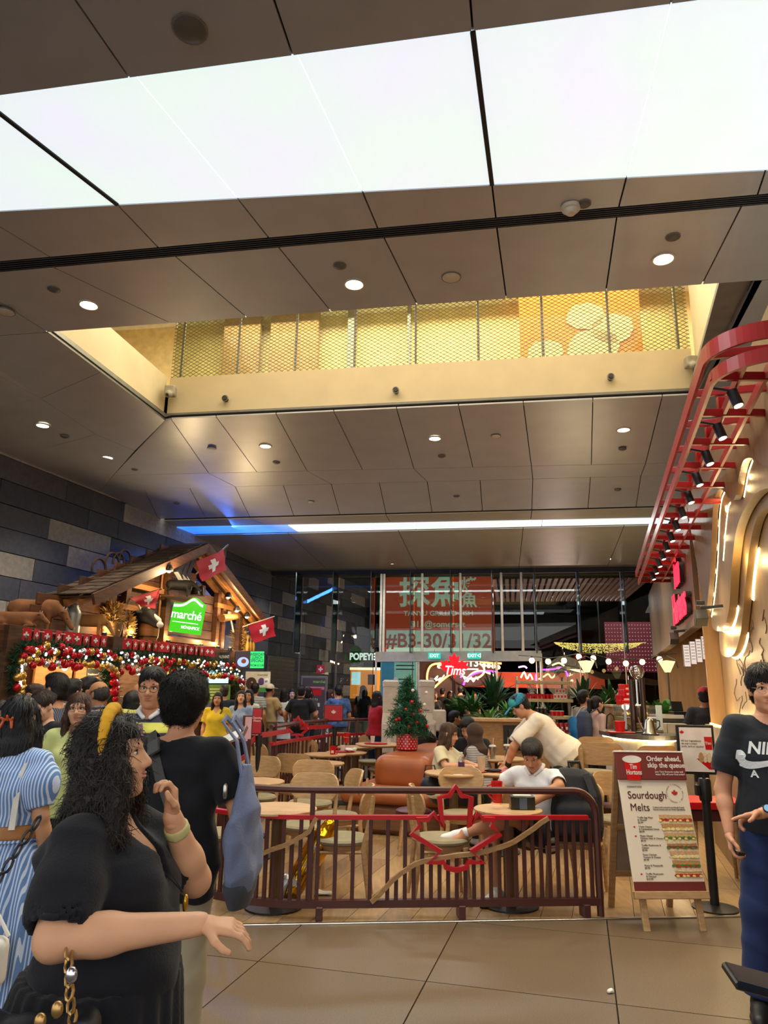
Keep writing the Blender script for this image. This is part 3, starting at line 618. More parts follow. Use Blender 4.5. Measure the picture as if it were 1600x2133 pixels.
MB().bar(wr(YE, zH, .02), wr(YF, zH, .02), .12, .08).o('header_beam', mW[2], rm)
lamp('AREA', 'service_lamp', tuple(wr((YE + YF) / 2, 2.9, -1.1)), 60, (1, .82, .55), (0, 0, -HALL), 1.2, 4)
# ---- glass front
gw = struct('window_1'); gm = glassm('front_glass', 'd3dad8', .01, .025); gf = glassm('fin_glass', 'a9c4b8', .01, .05); mMul = mat('mullion_steel', 'b9b4a8', .35, .9); mFe = mat('fin_edge', '1b2422', .3)
fins = [625, 701, 779, 860, 942, 1027, 1115, 1205, 1298, 1385]
top = lambda x: GL[2]
xs = [552] + fins
for a_, b_ in zip(xs, xs[1:]):
 z0 = 2.62 if 779 <= a_ < 1110 else 0
 pa, pb = gp(a_ + 3, 1300) * (1, 1, 0), gp(b_ - 0, 1300) * (1, 1, 0)
 MB().slab([pa + Z_ * z0 + GD * .01, pb + Z_ * z0 - GD * .01, pb + Z_ * 4.42 - GD * .01, pa + Z_ * 4.42 + GD * .01], .02, GN).o('pane', gm, gw)
for x in fins[:9]:
 p = gp(x, 1300) * (1, 1, 0); zb = gp(x, 1362)[2]
 MB().slab([p + Z_ * zb, p + Z_ * 4.45, p + Z_ * 4.45 - GN * .5, p + Z_ * (zb + .05) - GN * .5, p + Z_ * zb - GN * .45], .02, GD).o('glass_fin', gf, gw)
 MB().bar(p + Z_ * zb - GN * .5, p + Z_ * 4.45 - GN * .5, .024, .012).o('fin_edge', mFe, gw)
 MB().bar(p + Z_ * 0, p + Z_ * 4.45, .02, .03).o('glazing_joint', mMul if x > 1100 else mFe, gw)
for x in (794, 800, 880, 960, 1046, 1088): p = gp(x, 1300) * (1, 1, 0); MB().bar(p + Z_ * 2.5 - GN * .06, p + Z_ * 4.45 - GN * .06, .06, .06).o('mullion', mMul, gw)
a_, b_ = gp(783, 1368, -.15), gp(1128, 1366, -.15); MB().slab([a_ - Z_ * .12, b_ - Z_ * .12, b_ + Z_ * .12, a_ + Z_ * .12], .3, GN).o('header_beam', mat('header_grey', '9a978f', .4, .4), gw)
MB().bar(gp(1380, 1300) * (1, 1, 0) + GD * .1, gp(1380, 1300) * (1, 1, 0) + GD * .1 + Z_ * 4.45, .25, .25).o('end_post', mat('post_beige', '8c7c60', .6), gw)
for x in (783, 872, 1035, 1128): p = gp(x, 1400) * (1, 1, 0); MB().bar(p, p + Z_ * 2.5, .05, .05).o('door_post', mMul, gw)
# dark passage beyond
out = struct('wall_outside'); mDk = mat('outside_dark', '24262a', .8, var=.3, vs=1); mD2 = mat('outside_brown', '33271f', .8, var=.3, vs=1)
MB().slab([np.array(v, float) for v in ((-18, 43, 0), (26, 43, 0), (26, 43, 12), (-18, 43, 12))], .2, np.array([0, 1., 0])).o('rear_wall', mDk, out)
MB().slab([np.array(v, float) for v in ((-18, 19, 0), (-18, 43, 0), (-18, 43, 12), (-18, 19, 12))], .2, np.array([-1., 0, 0])).o('side_wall', mDk, out)
MB().slab([np.array(v, float) for v in ((26, 12, 0), (26, 43, 0), (26, 43, 12), (26, 12, 12))], .2, np.array([1., 0, 0])).o('side_wall', mDk, out)
p0, p1 = gp(540, 1300) * (1, 1, 0) - GD * 14, gp(1400, 1300) * (1, 1, 0) + GD * 20
MB().slab([p0 + Z_ * 6, p1 + Z_ * 6, np.array([26, 43, 6.]), np.array([-18, 43, 6.])], .2, Z_).o('canopy', mD2, out)
MB().slab([p0 + Z_ * 4.45, p1 + Z_ * 4.45, p1 + Z_ * 6.2, p0 + Z_ * 6.2], .1, GN).o('front_upstand', mDk, out)
MB().slab([p1 * 1, gp(1400, 1300) * (1, 1, 0) + GD * .2, gp(1400, 1300) * (1, 1, 0) + GD * .2 + Z_ * 6, p1 + Z_ * 6], .1, GN).o('front_upstand', mDk, out)
MB().slab([p0 * 1, gp(545, 1300) * (1, 1, 0), gp(545, 1300) * (1, 1, 0) + Z_ * 6, p0 + Z_ * 6], .1, GN).o('front_upstand', mDk, out)
mCor = mat('corrugated_soffit', '8c6f66', .5, .3)
for k in range(26): p = gp(1030 + k * 13, 1215, 1.2); MB().bar(p * (1, 1, 0) + Z_ * 4.5, p * (1, 1, 0) + Z_ * 4.5 + GN * 5, .1, .05).o('soffit_rib', mCor, out)
# ================================================================== THE ALPINE FOOD STALL ON THE LEFT
OFF = 1.2
def sp(x, y, off=OFF): return lw(x, y, off)
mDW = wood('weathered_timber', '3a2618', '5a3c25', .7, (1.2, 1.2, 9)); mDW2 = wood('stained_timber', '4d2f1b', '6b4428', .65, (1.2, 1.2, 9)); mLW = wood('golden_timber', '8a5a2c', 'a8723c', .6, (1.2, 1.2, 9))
mRed = mat('flag_red', 'b80f22', .75, bump=.1, bs=80); mWh = mat('cloth_white', 'e8e6e2', .75); mBlk = mat('black_metal', '151516', .45); mShg = [mat('shingle_%d' % i, c, .85, var=.25, vs=10) for i, c in enumerate(('4a3a2e', '574638', '3e3128'))]
mGold = mat('bauble_gold', 'c9a256', .25, .9); mBR = mat('bauble_red', 'b0101c', .2, .3); mSil = mat('bauble_silver', 'd0d0d6', .2, .9)
S0 = sp(-60, 1300); S1 = sp(489, 1352); zS = (sp(0, 1305)[2] + S1[2]) / 2; yA, yB = S0[1], S1[1]
def sw(Y, z, off=OFF): return wl(Y, z, off)
st = thing('food_stall', 'rustic dark timber alpine food stall with shingled gable roof by the stone wall', 'stall', tuple(sw((yA + yB) / 2, 0, .6)))
O_ = np.array(st.location)
def sm(fn, name, m, smooth=False, parent=None): b = MB(); b.T = (I3, -O_); fn(b); return b.o(name, m, parent or st, smooth)
sm(lambda b: b.box((sw((yA + yB) / 2, zS - .03, .62)), ((yB - yA) / cos(HALL) + .1, 1.2, .06), RH), 'shelf', mDW2)
sm(lambda b: b.box((sw((yA + yB) / 2, zS - .19, OFF)), ((yB - yA) / cos(HALL) + .1, .07, .26), RH), 'fascia_board', mDW)
for x in (8, 228, 492):
 p = sp(x, 1400); sm(lambda b: b.box((p[0], p[1], zS / 2), (.22, .2, zS), RH), 'post', mDW)
sm(lambda b: b.box(sw((yA + yB) / 2, zS / 2, .08), ((yB - yA) / cos(HALL), .05, zS), RH), 'back_wall', mat('stall_back', '5a341c', .7, col2='70442a', vs=2))
mid = sp(228, 1400)[1]
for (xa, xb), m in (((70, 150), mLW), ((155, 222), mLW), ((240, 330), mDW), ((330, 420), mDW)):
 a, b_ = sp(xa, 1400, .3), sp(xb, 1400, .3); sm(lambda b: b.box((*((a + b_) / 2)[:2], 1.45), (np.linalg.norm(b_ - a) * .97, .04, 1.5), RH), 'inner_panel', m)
for k, (xa, xb) in enumerate(((-40, 222), (236, 486))):
 a, b_ = sp(xa, 1400, OFF - .1), sp(xb, 1400, OFF - .1)
 sm(lambda b: b.box((*((a + b_) / 2)[:2], .5), (np.linalg.norm(b_ - a), .6, 1.0), RH), 'counter', mDW2); sm(lambda b: b.box((*((a + b_) / 2)[:2], 1.03), (np.linalg.norm(b_ - a), .72, .05), RH), 'counter_top', mLW)
a, b_ = sp(245, 1450, OFF - .1), sp(330, 1450, OFF - .1); sm(lambda b: b.box((*((a + b_) / 2)[:2], 1.25), (np.linalg.norm(b_ - a), .5, .38), RH), 'display_case', glassm('case_glass', 'e8f0ee', .02, .08))
# gable above the shelf
AP = sp(432, 1134, 1.45); EL = sp(190, 1240, 1.45); ER = sp(556, 1296, 1.45)
def roofz(Y): return np.interp(Y, (EL[1], AP[1], ER[1]), (EL[2], AP[2], ER[2]))
gy0, gy1 = sp(135, 1300)[1], sp(505, 1340)[1]
z = zS; k = 0
while z < AP[2] - .1:
 h_ = .17; lo_ = max(gy0, np.interp(z + h_, (EL[2], AP[2]), (EL[1], AP[1])) if z + h_ > EL[2] else gy0); hi_ = min(gy1, np.interp(z + h_, (ER[2], AP[2]), (ER[1], AP[1])) if z + h_ > ER[2] else gy1)
 if hi_ - lo_ > .15:
  cutp = lo_ + (hi_ - lo_) * RND.uniform(.3, .7)
  for ya, yb in ((lo_, cutp), (cutp, hi_)): sm(lambda b: b.box(sw((ya + yb) / 2, z + h_ / 2, .92 + RND.uniform(0, .02)), ((yb - ya) / cos(HALL) - .01, .04, h_ - .012), RH), 'plank', RND.choice((mDW, mDW2, mDW2)))
 z += h_; k += 1
for x in (257, 342, 450, 462, 498):
 p = sp(x, 1300, 1.0); sm(lambda b: b.box((p[0], p[1], (zS + roofz(p[1])) / 2), (.12, .1, roofz(p[1]) - zS - .05), RH), 'timber_post', RND.choice((mDW, mDW2)))
for x0, x1, y in ((245, 340, 1212), (225, 300, 1258), (450, 505, 1260), (342, 450, 1330)):
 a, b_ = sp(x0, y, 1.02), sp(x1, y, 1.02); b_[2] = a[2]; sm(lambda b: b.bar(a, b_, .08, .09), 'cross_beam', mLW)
# roof: shingles one by one, barge boards, rafters
for (e, nrow) in ((EL, 16), (ER, 15)):
 d = AP - e; L = np.linalg.norm(d); d = d / L; nrm = unit(np.cross(d, C_)); nrm = nrm if nrm[2] > 0 else -nrm; step = L / nrow
 Rr = np.stack([d, np.cross(nrm, d), nrm], 1)
 sm(lambda b: b.slab([e, AP, AP - C_ * .75, e - C_ * .75], .03, -nrm), 'roof_deck', mDW)
 for i in range(nrow):
  n_ = 4
  for j in range(n_):
   c = e + d * (i + .45) * step - C_ * (.76 * (j + .5) / n_ + RND.uniform(-.02, .02)) + nrm * (.03 + .004 * RND.random())
   sm(lambda b: b.box(c, (step * 1.25, .74 / n_, .02), Rr @ RY(.06), .003), 'shingle', mShg[RND.randrange(3)])
 sm(lambda b: b.bar(e - nrm * .06 + C_ * .02, AP - nrm * .06 + C_ * .02, .05, .16), 'barge_board', mDW2)
 for o_ in (.2, .45): sm(lambda b: b.bar(e - nrm * .10 - C_ * o_, AP - nrm * .10 - C_ * o_, .08, .10), 'rafter', mLW)
# signs, screens
def face(x, y, off=OFF + .02): return sp(x, y, off)
RS = frame_from(C_)              # lettering that faces the hall
def quadframe(P):
 """frame of a flat board from its four corners: top-left, top-right, bottom-right, bottom-left"""
 c = sum(P) / 4; x = unit((P[1] - P[0]) + (P[2] - P[3])); n = unit(np.cross(x, (P[0] - P[3]) + (P[1] - P[2]))); y = np.cross(n, x)
 w = (np.linalg.norm(P[1] - P[0]) + np.linalg.norm(P[2] - P[3])) / 2; h = (np.linalg.norm(P[0] - P[3]) + np.linalg.norm(P[1] - P[2])) / 2
 return c, np.stack([x, y, n], 1), w, h
def screenboard(name, label, cat, P, m, t=.05, frame=None):
 c, R, w, h = quadframe(P); o = thing(name, label, cat, tuple(c)); MB().box((0, 0, 0), (w, h, t), R, .004).o('panel', m, o)
 o['_'] = 0; del o['_']; return o, R, w, h, t / 2 + .002
def facing(px0, px1, py0, py1, Y, yaw):
 """upright board at distance Y whose face is turned by yaw from facing the camera"""
 c = ay((px0 + px1) / 2, (py0 + py1) / 2, Y); x = np.array([cos(yaw), sin(yaw), 0]); n = np.cross(x, Z_)
 a = [apl(px, py, c, n) for px, py in ((px0, py0), (px1, py0), (px1, py1), (px0, py1))]; return a
# green sign: turned towards the approaching crowd
sg = [sp(360, 1240, 1.5), sp(426, 1240, 1.5)]
yv = radians(6); Ysg = sp(393, 1280, 1.6)[1]
c0_ = ay(393, 1280, Ysg); xv = np.array([cos(yv), -sin(yv), 0]); nv = np.cross(xv, Z_)
q4 = [apl(px, py, c0_, nv) for px, py in ((361, 1250), (425, 1248), (420, 1323), (359, 1315))]; c, R, w, h = quadframe(q4)
R = np.stack([unit(q4[2] - q4[3]), unit(q4[0] - q4[3]), nv], 1); R[:, 2] = unit(np.cross(R[:, 0], R[:, 1])); R[:, 1] = np.cross(R[:, 2], R[:, 0])
gs = thing('illuminated_sign', 'glowing green sign with white lettering on the stall gable', 'sign', tuple(c))
out_ = [(-w / 2, -h / 2), (w / 2, -h / 2), (w / 2, h * .40)] + [(w / 2 - w * t, h * (.40 + .20 * math.exp(-((t - .35) / .22) ** 2) - .06 * t)) for t in (.1, .2, .3, .4, .5, .6, .7, .8, .9)] + [(-w / 2, h * .36)]
MB().prism(out_, .12, R, R[:, 2] * -.06).o('sign_body', glow('sign_green', '38c410', .85), gs)
wave = [(w * (.5 - t) * .97, h * (.335 + .20 * math.exp(-((t - .35) / .22) ** 2) - .06 * t)) for t in np.linspace(0, 1, 13)]
MB().prism([(x, y + .03 * h) for x, y in wave] + [(x, y - .045 * h) for x, y in wave[::-1]], .004, R, R[:, 2] * .061).o('white_wave', glow('sign_white', 'f4fff0', 1.0), gs)
text('marché', glow('sign_white', 'f4fff0', 1), gs, h * .36, R @ np.array((0, h * .02, .064)), R, bold=.012, sx=.92, sp=.95)
MB().box(R @ np.array((0, -h * .2, .063)), (w * .86, h * .022, .004), R, 0).o('white_line', glow('sign_white', 'f4fff0', 1), gs)
text('MÖVENPICK', glow('sign_white', 'f4fff0', 1), gs, h * .12, R @ np.array((w * .2, -h * .34, .064)), R, bold=.02, sx=.85)
# lunch screen
P = facing(489, 552, 1356, 1393, sp(500, 1370, 1.5)[1], radians(8)); o, R, w, h, t = screenboard('menu_screen', 'bright screen with a plated dish beside green lunch lettering', 'screen', P, mat('screen_body', '0b0b0d', .4), .06)
B('dish_picture', glow('screen_brown', '35242c', 1), o, R @ np.array((-w * .22, 0, t)), (w * .5, h * .92, .004), R)
MB().ball(R @ np.array((-w * .22, -h * .12, t)), (w * .21, h * .30, .006), 16, 6, R).o('plate_print', glow('screen_plate', '9fb6ea', 1), o); MB().ball(R @ np.array((-w * .2, -h * .08, t + .004)), (w * .09, h * .14, .006), 10, 6, R).o('food_print', glow('screen_food', '7a3418', 1), o)
B('text_panel', glow('screen_green', '30d860', 1), o, R @ np.array((w * .24, 0, t)), (w * .46, h * .94, .004), R)
text('WEEKDAY\nLUNCH\nSPECIALS', glow('screen_ink', '0a3a60', .6), o, h * .22, R @ np.array((w * .24, h * .12, t + .004)), R, bold=.02, sx=.8, lsp=.8); text('FROM $12.80', glow('screen_ink', '0a3a60', .6), o, h * .17, R @ np.array((w * .24, -h * .32, t + .004)), R, bold=.02, sx=.8)
# cyan screen and green board inside the stall
P = facing(419, 478, 1385, 1424, sp(448, 1400, .9)[1], radians(4)); o, R, w, h, t = screenboard('order_screen', 'pale cyan screen hanging under the right end of the garland', 'screen', P, mat('screen_body', '0b0b0d', .4), .05)
B('picture', glow('screen_cyan', 'bfeef0', 1), o, R @ np.array((0, 0, t)), (w * .96, h * .94, .004), R); text('marché', glow('screen_green2', '5fb890', 1), o, h * .2, R @ np.array((0, h * .1, t + .004)), R)
P = facing(428, 480, 1426, 1464, sp(448, 1440, .95)[1], radians(4)); o, R, w, h, t = screenboard('menu_board', 'green printed board below the pale cyan screen', 'board', P, mat('board_green', '4a7a22', .6), .04)
[MB().box(R @ np.array((-w * .1 + .01 * q, h * (.25 - .16 * q), t)), (w * (.5 + .1 * (q % 2)), h * .06, .003), R, 0).o('text_line', mat('print_light', 'b8c890', .7), o) for q in range(4)]
P = [sp(447, 1358), sp(475, 1360), sp(475, 1378), sp(447, 1377)]; P = facing(446, 476, 1358, 1379, sp(460, 1368, 1.25)[1], radians(10)); o, R, w, h, t = screenboard('name_board', 'small black board lettered in white above the pale cyan screen', 'sign', P, mat('board_black', '141414', .6), .03)
text('RESTAURANT', mat('print_white', 'e8e8e4', .6), o, h * .42, R @ np.array((0, 0, t)), R, bold=.02, sx=.62)
P = facing(181, 213, 1372, 1410, sp(196, 1390, 1.0)[1], radians(10)); o, R, w, h, t = screenboard('bread_board', 'black hanging board with green bread lettering inside the stall', 'sign', P, mat('board_black', '141414', .6), .03)
text('Artisan\nBREAD', mat('print_green', '5fae3a', .6, emit='5fae3a', es=.2), o, h * .30, R @ np.array((0, h * .16, t)), R, bold=.015, sx=.75, lsp=.85); text('Traditionally', mat('print_white', 'e8e8e4', .6), o, h * .16, R @ np.array((0, -h * .36, t)), R, sx=.8)
P = facing(511, 563, 1399, 1442, 15.4, radians(10)); o, R, w, h, t = screenboard('promotion_poster', 'cream poster with a smiling portrait and green foot beside the roller shutter', 'poster', P, mat('poster_cream', 'd6cfbb', .6), .03)
B('green_foot', mat('board_green2', '3f9a48', .6), o, R @ np.array((w * .1, -h * .38, t)), (w * .78, h * .22, .003), R); text('marché', mat('print_green2', '4f8a3a', .6), o, h * .17, R @ np.array((w * .18, h * .34, t)), R)
for c_, r_, m in (((-.26, -.08), .22, mat('portrait_hair', '4a3020', .8)), ((-.24, -.03), .12, mat('portrait_skin', 'c99a7a', .7)), ((.14, .02), .13, mat('stamp_purple', '5a3a70', .7)), ((.34, .02), .12, mat('print_white', 'e8e8e4', .6))): MB().ball(R @ np.array((c_[0] * w, c_[1] * h, t)), (r_ * w, r_ * w * 1.15, .004), 14, 6, R).o('print', m, o)
text('GET', mat('print_dark', '2a2a2c', .7), o, h * .12, R @ np.array((w * .34, h * .02, t + .006)), R, bold=.02, sx=.7, lsp=.8)
# flags
def flag(P, pole, label, off):
 Q = [sp(*p, off) for p in P]; o = thing('swiss_flag', label, 'flag', tuple(sp(*pole[0], off - .5)), group='flags on the stall'); lo = np.array(o.location)
 MB().tube([sp(*pole[0], off - .5) - lo, sp(*pole[1], off + .02) - lo], .014, 8).o('pole', mat('pole_wood', '8b7a62', .5), o, True)
 n = unit(np.cross(Q[1] - Q[0], Q[3] - Q[0]))
 def pt(u, v): return (Q[0] * (1 - u) + Q[1] * u) * (1 - v) + (Q[3] * (1 - u) + Q[2] * u) * v + n * (.02 * sin(u * 7 + v * 3) + .012 * sin(v * 9 + 1)) - lo
 def sheet(u0, u1, v0, v1, t, name, m, sub):
  b = MB(); nu, nv = sub; f = lambda s_: (lambda u, v: pt(u0 + (u1 - u0) * u, v0 + (v1 - v0) * v) + n * s_)
  b.grid(f(t), nu, nv); b.grid(lambda u, v: f(-t)(1 - u, v), nu, nv); return b.o(name, m, o, True)
 sheet(0, 1, 0, 1, .003, 'cloth', mRed, (12, 8))
 b = MB()
 for u0, u1, v0, v1 in ((.42, .58, .2, .8), (.3, .42, .4, .6), (.58, .7, .4, .6)):
  for s_ in (.006, -.006): b.grid((lambda u, v, s_=s_: pt(u0 + (u1 - u0) * (u if s_ > 0 else 1 - u), v0 + (v1 - v0) * v) + n * s_), 4, 4)
 b.o('white_cross', mWh, o, True)
flag([(410, 1170), (468, 1144), (471, 1187), (421, 1211)], ((408, 1196), (476, 1134)), 'red flag with white cross hanging from a pole at the roof peak', 1.7)
flag([(272, 1246), (337, 1226), (322, 1268), (296, 1262)], ((262, 1250), (338, 1226)), 'crumpled red flag with white cross at the middle of the stall gable', 1.5)
flag([(518, 1302), (571, 1286), (573, 1325), (529, 1339)], ((505, 1306), (572, 1284)), 'red flag with white cross under the right eave of the stall', 1.7)
# bunting
def bunting(xs, ys, label):
 a, b_ = sp(xs[0] - 8, ys[0] - 6, OFF + .06), sp(xs[-1] + 8, ys[1] - 6, OFF + .06); o = thing('flag_bunting', label, 'bunting', tuple(a), group=None); lo = np.array(o.location)
 MB().tube([a - lo + (b_ - a) * t - Z_ * .02 * sin(pi * t) for t in np.linspace(0, 1, 9)], .004, 5).o('string', mWh, o)
 for i, x in enumerate(xs):
  y = ys[0] + (ys[1] - ys[0]) * i / (len(xs) - 1); c = sp(x, y + 5, OFF + .07) - lo; w = .15
  R = RH @ RZ(RND.uniform(-.3, .3)); R = np.stack([R[:, 0], R[:, 2], R[:, 1]], 1); f = MB(); f.box(c, (w, w * 1.1, .006), R, 0).o('pennant', mRed, o)
  cr = MB(); n_ = -RH[:, 1]
  for s_ in (1, -1): cr.box(c + n_ * .005 * s_, (w * .5, w * .16, .004), R, 0).box(c + n_ * .005 * s_, (w * .16, w * .5, .004), R, 0)
  cr.o('white_cross', mWh, o)
bunting([54, 76, 98, 122, 142, 160, 180, 199, 216], (1317, 1331), 'row of small red cross pennants over the left half of the stall')
bunting([250, 266, 282, 297, 311, 324, 337, 349, 361, 374, 386, 398, 409, 420, 432, 441], (1335, 1353), 'row of small red cross pennants over the right half of the stall')
# garlands: needles as one mass, every bauble a part
mNeed = mat('fir_needles', '17331f', .8, col2='2c5233', vs=30)
def needles(path, n, ln, rad, seed):
 rg = np.random.RandomState(seed); path = np.array(path); sg_ = np.linalg.norm(np.diff(path, axis=0), axis=1); cs = np.concatenate([[0], np.cumsum(sg_)]); t = rg.rand(n) * cs[-1]
 P = np.stack([np.interp(t, cs, path[:, i]) for i in range(3)], 1); d = rg.randn(n, 3); d /= np.linalg.norm(d, axis=1)[:, None]; P = P + d * rad * rg.rand(n)[:, None]
 e = d + .5 * rg.randn(n, 3); e /= np.linalg.norm(e, axis=1)[:, None]; w = np.cross(e, rg.randn(n, 3)); w /= np.linalg.norm(w, axis=1)[:, None]; w *= ln * .09
 V = np.stack([P - w, P + w, P + e * ln + w * .3, P + e * ln - w * .3], 1).reshape(-1, 3); return V, np.arange(4 * n).reshape(-1, 4)
def garland(px, label, nb, seed, off=OFF + .12):
 path = [sp(*p, off) for p in px]; o = thing('christmas_garland', label, 'garland', tuple(path[0])); lo = np.array(o.location); path = [p - lo for p in path]
 V, F = needles(path, 2600, .11, .10, seed); tag(obj('foliage', V, F, mNeed, o), kind='stuff')
 path = np.array(path); cs = np.concatenate([[0], np.cumsum(np.linalg.norm(np.diff(path, axis=0), axis=1))]); rg = random.Random(seed)
 meshes = [MB().ball((0, 0, 0), r, 10, 7).o('bauble', m, o, True) for m in (mBR, mGold, mSil) for r in (.05, .06)]
 for i in range(nb):
  t = cs[-1] * (i + .5 + rg.uniform(-.3, .3)) / nb; p = np.array([np.interp(t, cs, path[:, k]) for k in range(3)]) + C_ * .1 + Z_ * ((-.17 if i % 2 else .0) + rg.uniform(-.05, .05)) + D_ * rg.uniform(-.03, .03)
  s = rg.choice((0, 1, 2, 3, 0, 1, 2, 3, 4)); b = meshes[s] if i < 0 else meshes[s].copy(); b.location = tuple(p); link(b, o)
 for b in meshes: bpy.data.objects.remove(b)
 L_ = MB()
 for i in range(nb):
  t = cs[-1] * rg.random(); p = np.array([np.interp(t, cs, path[:, k]) for k in range(3)]) + C_ * .12 + Z_ * rg.uniform(-.12, .08); L_.ball(p, .016, 6, 4)
 tag(L_.o('fairy_lights', glow('fairy_white', 'eef2ff', 4), o), kind='stuff')
garland([(32, 1446), (28, 1410), (30, 1375), (42, 1352), (90, 1352), (140, 1358), (190, 1363), (222, 1368), (228, 1400), (232, 1448)], 'christmas garland of red and gold baubles framing the bread counter', 64, 3)
garland([(236, 1368), (290, 1372), (340, 1377), (400, 1382), (450, 1388), (487, 1393), (496, 1420), (497, 1470)], 'christmas garland of baubles over the restaurant counter', 70, 4)
# figures on the shelf
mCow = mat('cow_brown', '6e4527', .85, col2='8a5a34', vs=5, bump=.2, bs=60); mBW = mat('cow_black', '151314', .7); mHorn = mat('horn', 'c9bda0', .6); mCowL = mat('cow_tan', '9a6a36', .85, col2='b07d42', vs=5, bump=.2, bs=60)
def cow(label, loc, L, m, lying=False, head=-.18, flip=1, muz='b89a80'):
 o = thing('cow_figure', label, 'cow figure', tuple(loc), flip * radians(12)); s = L / 2.1; k = S(); k.s = s; z = .78 if not lying else .36
 k.prof([(-.85, .20, .22), (-.6, .29, .33), (-.1, .30, .34, -.02), (.45, .28, .35), (.75, .2, .28)], .1, False, (0, 0, z), np.array([[0, 0, 1.], [1, 0, 0], [0, 1, 0]]))
 hp = (1.12, 0, z + head); k.cap((.62, 0, z + .1), (.98, 0, z + head * .6 + .12), .22, .15, .1).cap((.98, 0, z + head * .6 + .12), (1.3, 0, z + head - .18), .14, .085, .06).ell((1.33, 0, z + head - .21), (.09, .09, .075), k=.04)
 for sy in (-1, 1):
  k.ell((.98, .2 * sy, z + head * .6 + .17), (.05, .13, .04), k=.03)
  if lying:
   k.cap((.5, .2 * sy, z - .15), (.75, .28 * sy, .12), .11, .08, .06).cap((.75, .28 * sy, .1), (.45, .33 * sy, .06), .07, .05, .03); k.ell((-.6, .25 * sy, .22), (.32, .16, .2), k=.08).cap((-.4, .3 * sy, .1), (-.1, .36 * sy, .06), .07, .05, .03)
  else:
   k.cap((.5, .17 * sy, z - .05), (.53, .17 * sy, .42), .13, .075, .06).cap((.53, .17 * sy, .42), (.52, .17 * sy, .05), .065, .055, .02)
   k.ell((-.62, .18 * sy, z - .02), (.22, .13, .26), k=.08).cap((-.58, .19 * sy, z - .2), (-.72, .18 * sy, .38), .13, .07, .05).cap((-.72, .18 * sy, .38), (-.66, .18 * sy, .05), .062, .055, .02)
 k.o('body', m, .022 * max(s, .6), o)
 t = S(); t.s = s; t.chain([(-.84, 0, z + .22), (-.93, 0, z), (-.9, 0, z - .38)], [.035, .025, .05], .02); t.o('tail', m, .014, o)
 h_ = S(); h_.s = s
 for sy in (-1, 1): h_.chain([(.98, .09 * sy, z + head * .6 + .22), (1.0, .2 * sy, z + head * .6 + .3), (1.04, .22 * sy, z + head * .6 + .40)], [.035, .028, .012], .01)
 h_.o('horn', mHorn, .012, o); e = MB()
 for sy in (-1, 1): e.ball(np.array((1.14, .115 * sy, z + head * .8 + .03)) * s, .022 * s, 8, 6)
 e.o('eye', mBW, o, True); n_ = S(); n_.s = s; n_.ell((1.36, 0, z + head - .22), (.07, .075, .06)); n_.o('muzzle', mat('muzzle_' + muz, muz, .7), .014, o); return o
p = sp(68, 1306, .80); cow('large brown cow figure standing with lowered head beside the milk cans', (p[0], p[1], zS), .80, mCow, False, -.45)
p = sp(30, 1306, .95); cow('brown calf figure lying at the left end of the shelf', (p[0], p[1], zS), .62, mCow, True, .12)
p = sp(183, 1318, 1.08); cow('small lit tan cow figure grazing between milk can and hay basket', (p[0], p[1], zS), .56, mCowL, False, -.5)
p = sp(374, 1226, 1.2); bw = cow('black and white cow figure on the ledge above the green sign', (p[0], p[1], p[2] - .14), .55, mBW, False, -.1, 1, 'd8d4cc');
MB().box(p - Z_ * .17, (.7, .25, .04), RH).o('ledge', mDW, None)
bpy.data.objects['ledge'].parent = st; bpy.data.objects['ledge'].location = tuple(-O_)
p = sp(302, 1290, 1.1); o = thing('cow_mask', 'black and white cow head looking out of the gable window', 'cow figure', tuple(p)); k = S(); k.fr(np.stack([C_, D_, Z_], 1), (0, 0, 0))
k.cap((-.2, 0, .1), (.05, 0, .05), .14, .12, .05).cap((.05, 0, .05), (.24, 0, -.08), .10, .07, .05); [k.ell((-.02, .16 * s_, .1), (.03, .09, .035), k=.02) for s_ in (-1, 1)]; k.o('head', mBW, .012, o)
k = S(); k.fr(np.stack([C_, D_, Z_], 1), (0, 0, 0)); k.cap((.08, 0, .115), (.26, 0, -.02), .03, .045, .02).ell((.29, 0, -.09), (.05, .07, .05)); k.o('blaze', mWh, .01, o); k = S(); k.fr(np.stack([C_, D_, Z_], 1), (0, 0, 0)); [k.chain([(-.05, .1 * s_, .16), (-.04, .19 * s_, .24), (-.03, .17 * s_, .33)], [.025, .02, .008]) for s_ in (-1, 1)]; k.o('horn', mHorn, .008, o)
mCan = mat('milk_can_metal', '9a9c94', .45, .6, var=.15)
for x, y, h_, lab in ((120, 1314, .37, 'dull metal milk can half hidden behind the taller one'), (147, 1319, .45, 'taller pale metal milk can beside the brown cow figure')):
 p = sp(x, y, .95 if h_ > .4 else .75); o = thing('milk_can', lab, 'milk can', (p[0], p[1], zS)); r = .115
 MB().lathe([(r * .98, 0), (r, .02), (r, h_ * .62), (r * .95, h_ * .70), (r * .62, h_ * .82), (r * .6, h_ * .90), (r * .74, h_ * .93)], 24).o('body', mCan, o, True); MB().lathe([(r * .74, h_ * .93), (r * .76, h_ * .96), (r * .72, h_), (0, h_ * 1.01)], 24).o('lid', mCan, o, True)
 for s_ in (-1, 1): MB().tube([D_ * s_ * r * .62 + Z_ * h_ * .86, D_ * s_ * r * 1.1 + Z_ * h_ * .84, D_ * s_ * r * 1.0 + Z_ * h_ * .7], .012, 6).o('handle', mCan, o)
mHay = mat('straw', 'b08d4e', .85, col2='cdaa66', vs=20)
